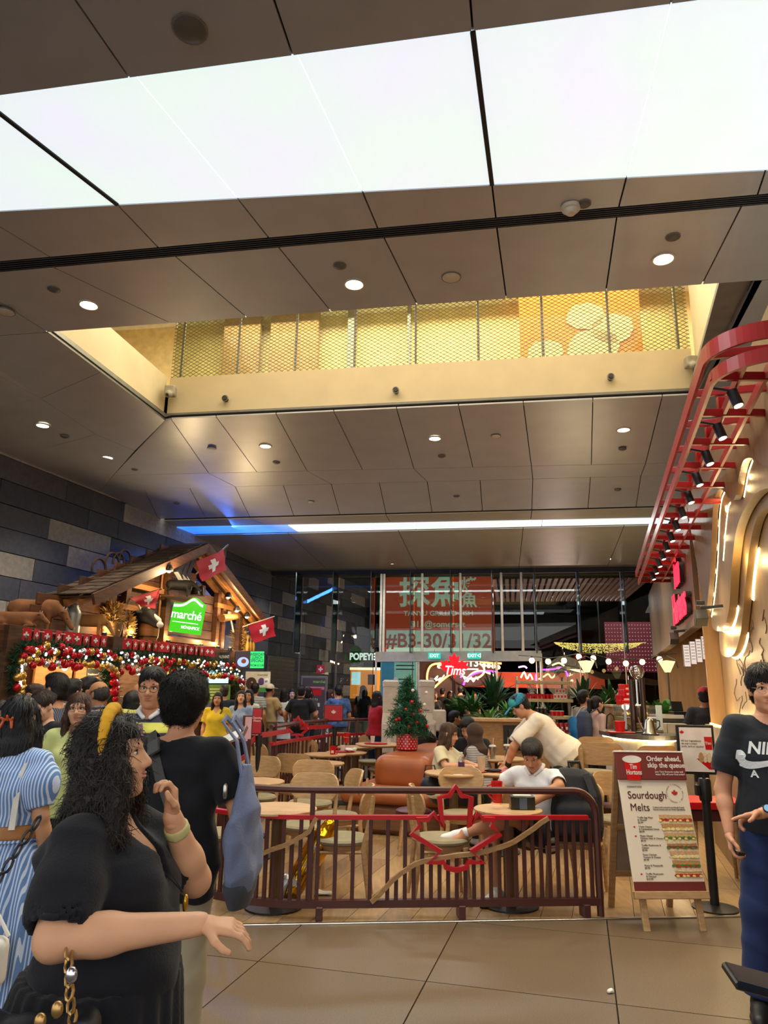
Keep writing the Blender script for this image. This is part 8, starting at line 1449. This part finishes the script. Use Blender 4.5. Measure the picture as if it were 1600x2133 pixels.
xy, H = hd(122, 1401, 6.1); person('man with glasses and a navy pinstriped tee facing left', xy, 288, H, .012, 'm', 1.05, 'b9835f', ('short', '181412'), dict(m=stripes('pin_stripe', '2a3040', '6d7688', 60, 'x', .3), sl=.7, hem=.83), trs('22252e'), mShoeB, glasses='6a6a70')
xy, H = hd(152, 1413, 7.0); person('dark haired man in white shirt turned away before the bread counter', xy, 25, H, .014, 'm', 1.05, 'b07d5a', ('short', '0f0d0c'), dict(m=cloth('c9cccb'), sl=.8, neck='collar'), trs('2b2d36'), mShoeB)
xy, H = hd(208, 1416, 6.8); person('balding man in a blue plaid shirt facing left', xy, 285, H, .012, 'm', 1.15, 'a87552', ('bald', '3a342f'), dict(m=stripes('plaid', '3c4656', '6a7586', 26, 'z', .4), sl=.85, neck='collar', loose=.02), trs('3a352e'), mShoeB, R=((.27, .10, 1.15), (.05, .27, 1.28)))
xy, H = hd(186, 1410, 7.5); person('person with wavy black hair behind the balding man', xy, 75, H, .014, 'f', 1.0, 'b5805e', ('wavy', '15100e'), tee('2a2428'), trs('22242c'), mShoeB)
xy, H = hd(4, 1456, 5.0); person('woman at the left edge with white face mask', xy, 150, H, .013, 'f', 1.0, 'c99a7c', ('bob', '1c1512'), tee('c9ccd2'), trs('2b2d36'), mShoeW, mask=mat('mask_white', 'd8dde2', .8))
xy, H = hd(76, 1425, 7.1); person('person with reddish brown hair behind the woman in black tee', xy, 200, H, .014, 'f', 1.0, 'bd8a66', ('wavy', '2c1a12'), tee('3a2c2a'), trs('22242c'), mShoeB)
xy, H = hd(293, 1420, 7.2); person('balding man behind the striped polo', xy, 150, H, .014, 'm', 1.05, 'b07a55', ('bald', '2a2420'), tee('2e2a28'), trs('22242c'), mShoeB)
xy, H = hd(280, 1436, 6.5); person('woman with black hair and dark top left of the striped polo', xy, 20, H, .014, 'f', 1.0, 'b98563', ('long', '120e0d', .3), tee('1b1b1f'), trs('22242c'), mShoeB)
xy, H = hd(455, 1440, 12.0); d = person('woman in a yellow lace blouse and black trousers with a crossbody strap', xy, 176, H, .014, 'f', 1.12, 'b98563', ('long', '17110f', .24), dict(m=cloth('d0b32c', .5), sl=.75, slw=.02, neck='v', hem=.86, loose=.03), trs('17171b'), mShoeB)
MB().sweep([d['s'] * d['T'](p) for p in ((-.10, -.03, 1.45), (-.10, .09, 1.37), (.0, .17, 1.2), (.17, .10, .93))], .02, .006, up=(0, 1, .3)).o('crossbody_strap', mBlk, d['o'])
xy, H = hd(468, 1426, 13.3); person('person in navy behind the yellow blouse', xy, 345, H, .016, 'm', 1., 'b07d5a', ('short', '2a2320'), tee('252a38'), trs('22242c'), mShoeB)
xy, H = hd(503, 1437, 12.3); person('woman in a pale blue knit tee and black trousers with long black hair', xy, 172, H, .014, 'f', .95, 'cf9f80', ('long', '100d0c', .36), tee('8a9fc0', sl=.6, hem=.93, loose=.004), trs('141418', w=1.15), mShoeB, hp=-10, tw=10)
xy, H = hd(520, 1434, 13.2); person('woman in white shirt behind the pale blue tee', xy, 190, H, .016, 'f', 1., 'c2906c', ('long', '120e0d', .3), dict(m=cloth('cfccc6'), sl=.8), trs('4a4438'), mShoeB)
xy, H = hd(532, 1422, 14.8); person('man in a grey striped tee facing the cream poster', xy, 10, H, .016, 'm', 1., 'b07d5a', ('short', '14100e'), dict(m=stripes('grey_stripe', '9aa09c', '70767a', 22, 'z', .4)), trs('3a3c42'), mShoeB)
xy, H = hd(563, 1424, 15.0); d = person('man in beige shirt, beige trousers and a pale baseball cap seen from behind', xy, 28, H, .015, 'm', 1.05, '8a5a3c', ('crop', '17120f'), dict(m=cloth('a08a62'), hem=.95, sl=.7), trs('96866c', w=1.1), mShoeW, R=((.26, .05, 1.12), (.2, .25, 1.05)))
k = S(); k.fr(*d['hf']); k.ell((0, -.012, .055), (.088, .104, .085)); k.cut((0, 0, .035), (0, 0, -1)); k.box((0, .135, .045), (.07, .06, .006), .005, RX(-.15)); k.o('cap', mat('cap_cream', 'c9bfa8', .8), .010, d['o'])
xy, H = hd(593, 1434, 15.6); person('woman in a white dress with a thin crossbody strap seen from behind', xy, 12, H, .016, 'f', .95, 'b98563', ('long', '17110f', .30), tee('c9c6c0', hem=.98), dict(kind='skirt', m=cloth('c9c6c0'), hem=.62, flare=.04), mShoeW)
xy, H = hd(609, 1434, 17.2); person('woman in green facing the camera between the white dress and black polo', xy, 172, H, .018, 'f', .95, 'cf9f80', ('bob', '17110f'), tee('6f8a3a'), trs('22242c'), mShoeB)
xy, H = hd(629, 1427, 14.6); person('man in black polo and jeans seen from behind', xy, 6, H, .015, 'm', 1.12, 'b07d5a', ('short', '120f0e'), dict(m=cloth('15161a'), neck='collar', sl=.75, hem=.84, loose=.024), trs('2c3a56'), mShoeB, R=((.29, .0, 1.10), (.26, .18, 1.0)), L=((-.30, -.02, 1.10), (-.29, .08, .90)))
xy, H = hd(643, 1430, 16.6); person('dark haired person half hidden behind the black polo', xy, 10, H, .018, 'f', 1., 'b98563', ('bob', '120e0d'), tee('4a4038'), trs('22242c'), mShoeB)
xy, H = hd(706, 1427, 15.4); person('man in a navy floral shirt and grey shorts behind the red notice', xy, 350, H, .016, 'm', 1.05, 'b07d5a', ('short', '120f0e'), dict(m=mat('floral', '1a2742', .8, col2='48689a', vs=14), sl=.8, loose=.025), dict(m=cloth('5a6068'), kind='shorts'), mShoeW)
xy, H = hd(689, 1435, 16.4); person('woman with auburn hair beside the floral shirt', xy, 60, H, .018, 'f', 1., 'c2906c', ('bob', '3a1f16'), tee('7a6a5c'), dict(kind='skirt', m=cloth('cfccc6'), hem=.5, flare=.05), mShoeB)
xy, H = hd(786, 1438, 12.9); d = person('woman in a red tee and blue jeans at the white kiosk', xy, 62, H, .014, 'f', 1.15, '7a4d35', ('long', '120e0d', .24, 1.1), tee('9c1a24', hem=.90), trs('232c48'), mShoeB, R=((.24, .12, 1.12), (.06, .33, 1.17)), L=((-.2, .14, 1.1), (-.02, .34, 1.1)), glasses='3a3a40'); MB().tube([d['s'] * d['T'](p) for p in ((-.07, .02, 1.44), (-.04, .14, 1.3), (.0, .17, 1.13), (.04, .14, 1.3), (.07, .02, 1.44))], .004, 5).o('lanyard', mWhite, d['o'])
xy, H = hd(757, 1427, 19.3); person('woman in black top and cream trousers beyond the glass by the orange kitchen', xy, 25, H, .018, 'f', 1., 'b98563', ('long', '120e0d', .3), tee('17171a'), trs('b0a68e'), mShoeB)
# ---- seated guests and staff in the cafe
SITL = lambda zf, kx=.12, kz=.48, yk=.42, ya=.40: dict(sit=.50, knees=((kx, yk, kz), (-kx, yk, kz)), ankles=((kx, ya, .085), (-kx, ya, .085)))
d = person('woman in a cream tee with long brown hair eating at the round table', ay(928, 1600, 8.55), 118, 1.66, .011, 'f', 1.0, 'cf9c7a', ('long', '4a3424', .38), tee('cfc6a6', sl=.75, hem=.88, slw=.02, loose=.03), trs('3a3c42'), mShoeW, hp=14, hy=-12, R=((.24, .10, .80), (.10, .33, .80)), L=((-.22, .12, .80), (-.02, .36, .80)), lips='b0605a', **SITL(1))
d = person('man in black tee looking down at his phone beside the woman in cream', ay(982, 1600, 9.5), 190, 1.76, .012, 'm', 1.0, 'bd8a68', ('short', '14100e'), tee('17171a'), trs('2c2e36'), mShoeB, hp=28, hy=20, R=((.26, .08, .82), (.12, .36, .84)), L=((-.24, .10, .82), (-.06, .36, .86)), **SITL(1)); p = np.array(d['o'].location) + RZ(-radians(190)) @ (d['s'] * d['arm'][1][2] + (.0, .1, .03)); o = thing('phone', 'black phone in the hands of the seated man in black', 'phone', tuple(p)); MB().box((0, 0, 0), (.08, .15, .01), RX(.5), .004).o('body', mBlk, o); MB().box(RX(.5) @ np.array((0, 0, .006)), (.072, .14, .002), RX(.5), 0).o('screen', glow('phone_glow', '8a90b0', .6), o)
d = person('woman in a brown headscarf and grey striped top seen from behind at the table', ay(1003, 1600, 9.0), 300, 1.6, .012, 'f', 1.08, 'b98563', None, dict(m=stripes('grey_pin', 'a9a7a4', '7c7b7c', 40, 'z', .4), sl=1.8, hem=.86), trs('3a3c42'), mShoeB, lean=10, **SITL(1)); k = S(); k.fr(*d['hf']); k.ell((0, -.02, .03), (.092, .112, .105)).ell((0, -.01, -.07), (.088, .10, .09), k=.03).cap((0, -.03, -.12), (0, -.05, -.2), .10, .135, .04).ell((0, .05, -.24), (.12, .08, .09), k=.04).ell((0, .12, -.015), (.056, .09, .078), k=.01, sub=True); k.o('headscarf', cloth('45342a', .2), .010, d['o'], wob(.006, 25, 25, 25, 4))
d = person('waiter in white printed tee and blue cap leaning to clear the table', ay(1172, 1600, 8.4), 272, 1.74, .011, 'm', 1.08, 'c08c68', ('short', '14110f'), dict(m=cloth('d3cbbb'), sl=.85, slw=.03, hem=.84, loose=.035, fold=.014), trs('2f3a2c', w=1.2), mShoeB, lean=42, hp=38, hy=4, L=((-.20, .56, 1.02), (-.10, .62, .80)), R=((.20, .50, .98), (.08, .62, .82)), hL=dict(d=(-.2, .9, -.35), n=(0, .2, -1), curl=.3), knees=((.11, .04, .50), (-.11, .06, .50)), ankles=((.12, -.04, .085), (-.12, -.02, .085)))
k = S(); k.fr(*d['hf']); k.ell((0, -.012, .05), (.090, .106, .092)); k.cut((0, .0, .028), (0, .12, -1)); k.o('cap', mat('cap_blue', '1d86a8', .7), .009, d['o']); k = S(); k.fr(*d['hf']); k.box((0, .135, .045), (.075, .065, .006), .005, RX(-.25)); k.o('peak', mat('cap_blue_dark', '1c7fae', .7), .007, d['o']); k = S(); k.fr(*d['hf']); k.ell((0, .035, .07), (.086, .066, .068)); k.cut((0, .0, .04), (0, .12, -1)); k.o('front_panel', mat('cap_mint', '2fa3a4', .7), .009, d['o'])
Sh, e, wr_ = d['arm'][1]; k = S(); k.fr(*d['idf']); u = unit(e - wr_); c = wr_ + u * .035; k.cap(c - u * .012, c + u * .012, .033, .034, .003); k.ell(c + (0, 0, .033), (.02, .02, .01)); k.o('watch', mBlk, .006, d['o'])
bb = MB(); rg = random.Random(2)
for i in range(26): p = np.array((rg.uniform(-.07, .08), -.145 - .03 * (i < 13), 1.08 + .25 * rg.random())); q_ = d['tf'][0] @ (p * d['s']) + d['tf'][1]; bb.box(q_, (rg.uniform(.01, .03), rg.uniform(.008, .02), .004), d['tf'][0] @ RX(pi / 2) @ RZ(rg.random() * 3), 0)
tag(bb.o('back_print', mat('ink_navy', '2a3042', .8), d['o']), kind='stuff')
cl2 = thing('wiping_cloth', 'dark cloth under the hand of the leaning waiter', 'cloth', tuple(np.array(TB['T12']) + (-.05, -.08, .012))); k = S(); k.ell((0, 0, .008), (.09, .06, .012)); k.o('cloth', cloth('1c1c20'), .008, cl2, wob(.006, 50, 50, 50, 2))
d = person('seated man in white polo and dark shorts with crossed legs reading by the backpack', (1.33, 6.45), 222, 1.72, .009, 'm', 1.04, 'bb8460', ('short', '2a221d'), dict(m=cloth('d2d3d6'), sl=.75, neck='collar', hem=.86, loose=.024, fold=.012), dict(m=cloth('1a1d28'), kind='shorts', len=.78), mShoeW, sit=.47, hp=32, hy=-18, tw=-14, lean=6,
           knees=((.14, .50, .52), (-.06, .46, .64)), ankles=((.10, .50, .09), (.30, .64, .50)), feet=((.1, 1, 0), (.55, .75, -.1)), R=((.30, .06, .84), (.20, .30, .72)), L=((-.26, .10, .86), (-.10, .34, .72)), lips='a06458')
text('♞', mIris, d['o'], .05, tuple(d['s'] * d['T']((-.08, .155, 1.22))), np.stack([np.array([-1., 0, 0]), Z_, np.array([0, 1., 0])], 1), ext=.002)
bpy.data.objects.remove([x for x in d['o'].children if x.name.startswith('lettering')][0])
B('chest_emblem', mIris, d['o'], tuple(d['s'] * d['T']((-.08, .150, 1.24))), (.014, .006, .035))
d = person('woman with long dark hair seated behind the small fir tree seen from behind', ay(876, 1600, 11.6), 20, 1.62, .014, 'f', 1., 'b98563', ('long', '17110f', .34), tee('1b1b1f'), trs('22242c'), mShoeB, R=((.25, .08, .80), (.2, .3, .78)), **SITL(1))
for lab, x, Y, hdg, hr, tc in (('dark haired man in green top seated far back by the plants', 946, 12.9, 80, ('short', '120f0e'), '2a3a30'), ('dark haired woman seated far back by the plants', 962, 13.2, 275, ('bob', '120e0d'), '3a2c2c'), ('seated man in white with a red strap before the counter plants', 1042, 12.0, 100, ('short', '120f0e'), 'b9b4ac')): person(lab, ay(x, 1500, Y), hdg, 1.68, .018, 'm', 1., 'b07d5a', hr, tee(tc), trs('22242c'), mShoeB, **SITL(1))
# ---- couple with backpacks, barista
xy, H = hd(1216, 1437, 11.7); d = person('man in pale grey tee with a blue drawstring bag looking up at the menu', xy, 60, H, .014, 'm', 1., 'b98563', ('short', '14100e'), tee('a8a49c'), trs('22242c'), mShoeW, hp=-8)
o = thing('drawstring_bag', 'bright blue drawstring bag on the back of the man in grey', 'bag', (xy[0] - .20, xy[1] - .06, 1.02), -radians(60)); k = S(); k.prof([(-.2, .10, .06), (0, .12, .08), (.15, .10, .06), (.22, .05, .03)], .02); k.o('bag', mat('bag_blue', '1c7ab0', .6), .012, o, wob(.006, 30, 30, 20, 1)); [MB().tube([(sx * .03, 0, .2), (sx * .1, .08, .36), (sx * .1, .17, .38)], .006, 5).o('cord', mWhite, o) for sx in (-1, 1)]
xy, H = hd(1241, 1448, 11.0); d = person('woman with ponytail and glasses in pale pink with a navy backpack', xy, 68, H, .013, 'f', 1., 'cf9f80', ('pony', '120e0d'), dict(m=cloth('c2a49a'), sl=1.8), trs('17171b'), mShoeW, glasses='7a3030', hp=4)
o = thing('backpack', 'navy backpack worn by the woman with the ponytail', 'backpack', (xy[0] - .21, xy[1] - .09, 1.12), -radians(68)); k = S(); k.prof([(-.2, .13, .08), (0, .15, .09), (.15, .13, .08), (.22, .08, .05)], .03); k.o('bag', mat('bag_slate', '333c50', .7), .012, o, wob(.005, 30, 30, 20, 1)); [MB().sweep([(sx * .09, .05, .2), (sx * .11, .15, .26), (sx * .12, .26, .1)], .04, .01).o('strap', mat('bag_slate', '333c50', .7), o) for sx in (-1, 1)]
o = thing('tote_bag', 'black tote hanging from the arm of the woman with the ponytail', 'bag', (xy[0] + .12, xy[1] - .26, .92), -radians(40)); k = S(); k.prof([(-.15, .15, .05), (0, .17, .06), (.12, .13, .04)], .02); k.o('bag', cloth('1d1f1e'), .012, o, wob(.006, 30, 30, 20, 1)); MB().tube([(-.08, 0, .1), (-.05, 0, .36), (.0, 0, .4), (.05, 0, .36), (.08, 0, .1)], .01, 6).o('handle', cloth('1d1f1e'), o)
xy, H = hd(1466, 1430, 10.3); d = person('barista in black apron and a red cap at the service counter', xy, 25, H, .013, 'm', 1.06, '8a5a3e', ('short', '14100e'), tee('26262a', hem=.90), trs('16161a'), mShoeB, L=((-.29, -.03, 1.08), (-.26, .06, .86)))
k = S(); k.fr(*d['hf']); k.ell((0, -.012, .055), (.088, .104, .085)); k.cut((0, 0, .035), (0, 0, -1)); k.o('cap', mat('cap_red', 'a81a22', .8), .010, d['o']); k = S(); k.fr(*d['tf']); k.prof([(.45, .215, .17, .0), (.85, .21, .165, .0), (1.12, .19, .15, .0)], .02); k.o('apron', cloth('1c191b'), .013, d['o'])
# ---- man in the printed black tee at the right edge
xy, H = hd(1588, 1384, 4.25); d = person('man in black printed tee and blue jeans pointing to the left', xy, 196, H, .008, 'm', 1.02, 'cb9474', ('wavy', '14100f'), dict(m=cloth('1d2229'), sl=.74, slw=.016, hem=.84, loose=.02, fold=.010), trs('1d2c55', w=1.22), mShoeB, glasses='b8aea0', hy=2, hp=2, lips='b56a60',
           L=((-.17, .16, 1.10), (.145, .33, 1.01)), hL=dict(d=(.95, .15, -.25), n=(.1, .45, -.9), curl=.75, point=True), R=((.27, -.02, 1.08), (.27, .08, .87)), hR=dict(d=(.0, .25, -1), n=(-1, .2, 0), curl=.9), knees=((.15, .06, .49), (-.10, .03, .49)), ankles=((.20, .10, .085), (-.10, -.06, .085)))
N_ = d['o']; s_ = d['s']; T_ = lambda p: s_ * d['T'](p); Rn_ = np.stack([np.array([-1., 0, 0]), np.array([0, .06, 1.]), np.array([0, 1., .0])], 1); mPr = mat('tee_print', 'd2d8da', .7)
def drape(o_, bodyname='shirt', off=.003):
 """press a flat print onto the shirt's surface"""
 V = np.empty(len([c for c in N_.children if c.name.startswith(bodyname)][0].data.vertices) * 3, np.float32); [c for c in N_.children if c.name.startswith(bodyname)][0].data.vertices.foreach_get('co', V); V = V.reshape(-1, 3); V = V[V[:, 1] > .02]
 for v in o_.data.vertices:
  p = o_.matrix_basis @ v.co; dd = (V[:, 0] - p.x) ** 2 + (V[:, 2] - p.z) ** 2; i_ = np.argsort(dd)[:4]; w_ = 1 / (dd[i_] + 1e-5); y_ = float((V[i_, 1] * w_).sum() / w_.sum()); v.co = (p.x, y_ + off + (.002 if p.y > .302 else 0), p.z)
 o_.matrix_basis = Matrix.Identity(4)
def shirt_text(body, x, z_, size, **kw):
 t = text(body, mPr, N_, size, (x, .30, z_), np.stack([np.array([-1., 0, 0]), Z_, np.array([0, 1., 0])], 1), ext=.0, name='print_text', **kw); me = bpy.data.meshes.new_from_object(t.evaluated_get(bpy.context.evaluated_depsgraph_get())); bmm = bmesh.new(); bmm.from_mesh(me); bmesh.ops.triangulate(bmm, faces=bmm.faces); bmesh.ops.subdivide_edges(bmm, edges=[e_ for e_ in bmm.edges if e_.calc_length() > .012], cuts=2); bmm.to_mesh(me); bmm.free()
 o_ = bpy.data.objects.new('print', me); o_.matrix_basis = t.matrix_basis.copy(); bpy.data.objects.remove(t); link(o_, N_); drape(o_); return o_
zc_ = 1.24 * s_; shirt_text('NIKE', .055, zc_ + .03, .088, bold=.03, shear=.25, sx=.92); shirt_text('A   I   R', .055, zc_ - .105, .052, bold=.03)
sw_ = [(.155, .045), (.165, .0), (.150, -.035), (.11, -.050), (.05, -.038), (-.05, -.005), (-.17, .048), (-.05, .018), (.04, -.004), (.095, -.010), (.12, .0), (.115, .022), (.13, .045)]
sw_ = [tuple(p) for p in smooth(sw_ + [sw_[0]], 4)][:-1]; o_ = MB().add([(x + .035, .30, zc_ - .03 + z_) for x, z_ in sw_], [list(range(len(sw_)))]).o('print', mPr, N_); bmm = bmesh.new(); bmm.from_mesh(o_.data); bmesh.ops.triangulate(bmm, faces=bmm.faces); bmesh.ops.subdivide_edges(bmm, edges=[e_ for e_ in bmm.edges if e_.calc_length() > .015], cuts=3); bmm.to_mesh(o_.data); bmm.free(); drape(o_)
k = S(); k.fr(*d['tf']); k.prof([(.945, .188, .142, -.005), (.985, .184, .138, -.002)], .006); k.o('belt', mat('belt_dark', '2a1d16', .5), .008, N_); B('belt_buckle', mStl, N_, tuple(T_((.0, .145, .965))), (.05, .012, .04))
Sh, e, wr_ = d['arm'][1]; k = S(); k.fr(*d['idf']); u = unit(e - wr_); c = wr_ + u * .03; k.cap(c - u * .011, c + u * .011, .032, .033, .003).cut(c + u * .013, u).cut(c - u * .013, -u); k.o('watch_strap', mBlk, .005, N_); q_ = s_ * (c + np.array((0, .030, .018))); nW = unit(np.array((0, .85, .5))); fW = frame_from(nW); MB().lathe([(.021, 0), (.023, .004), (.021, .010), (0, .010)], 20, q_, fW).o('watch_case', mBlk, N_, True); MB().lathe([(.018, .0105), (0, .0107)], 20, q_, fW).o('watch_face', glow('watch_glow', '7fa8c8', .8), N_)
o = thing('key_fob', 'dark key fob in the lowered hand of the man in the printed tee', 'key', tuple(np.array(N_.location) + RZ(-radians(196)) @ (s_ * d['arm'][0][2] + np.array((-.03, .06, -.09))))); B('fob', mBlk, o, (0, 0, 0), (.04, .06, .02)); MB().tube([(0, .03, 0), (0, .06, .02), (0, .05, .04)], .004, 6).o('ring', mStl, o)
# ---- hand with a phone entering at the lower right corner (its owner stands outside the picture)
d = person('hand of a passer-by holding a dark phone at the lower right corner', (1.22, 1.36), 282, 1.60, .010, 'm', 1.0, 'c9927a', ('short', '14100e'), tee('2a2c34'), trs('2a2c34'), mShoeB, R=((.24, .08, 1.0), (.10, .36, 1.03)), hR=dict(d=(-.15, 1, .0), n=(0, -.1, 1), curl=.75), L=((-.26, .0, 1.06), (-.24, .1, .84)))
p = np.array(d['o'].location) + RZ(-radians(282)) @ (d['s'] * d['arm'][0][2] + np.array((-.03, .13, .035))); o = thing('phone', 'dark phone with blue sheen held at the lower right corner', 'phone', tuple(p), radians(-8)); MB().box((0, 0, 0), (.175, .085, .013), RX(.1) @ RY(.2), .005).o('body', mat('phone_dark', '14161c', .3), o); MB().box(RX(.1) @ RY(.2) @ np.array((0, 0, .0075)), (.165, .077, .003), RX(.1) @ RY(.2), .001).o('screen', mat('phone_glass', '10202f', .1), o)
# ---- walkers beyond the doors
for i, (x, yt_, Y, hdg, tc, lab) in enumerate(((886, 1432, 21.0, 10, '141416', 'person in black beyond the doors beside the right kiosk'), (906, 1440, 22.5, 170, '1f1a1a', 'person in dark clothes beyond the doors under the neon arch'), (922, 1432, 23.5, 20, '241c1a', 'person in brown beyond the doors left of the leaf sign pole'), (938, 1438, 22.0, 190, '1a1a20', 'person in navy beyond the doors right of the leaf sign pole'), (959, 1428, 23.0, 0, '141416', 'tall person in black beyond the doors above the plants'), (988, 1440, 24.5, 160, '2a2020', 'person in maroon far beyond the doors above the plants'))): xy, H = hd(x, yt_, Y); person(lab, xy, hdg, min(max(H, 1.55), 1.85), .022, 'f' if i % 2 else 'm', 1., 'a87858', ('bob' if i % 2 else 'short', '120e0d'), tee(tc), trs('1c1c22'), mShoeB)
# ================================================================== lettering becomes real mesh
_dg = bpy.context.evaluated_depsgraph_get()
for _o in [o for o in SC.objects if o.type == 'FONT']:
 me = bpy.data.meshes.new_from_object(_o.evaluated_get(_dg)); n = bpy.data.objects.new('lettering', me); n.matrix_basis = _o.matrix_basis.copy(); COL.objects.link(n); n.parent = _o.parent
 if not me.materials: me.materials.append(_o.data.materials[0])
 bpy.data.objects.remove(_o)
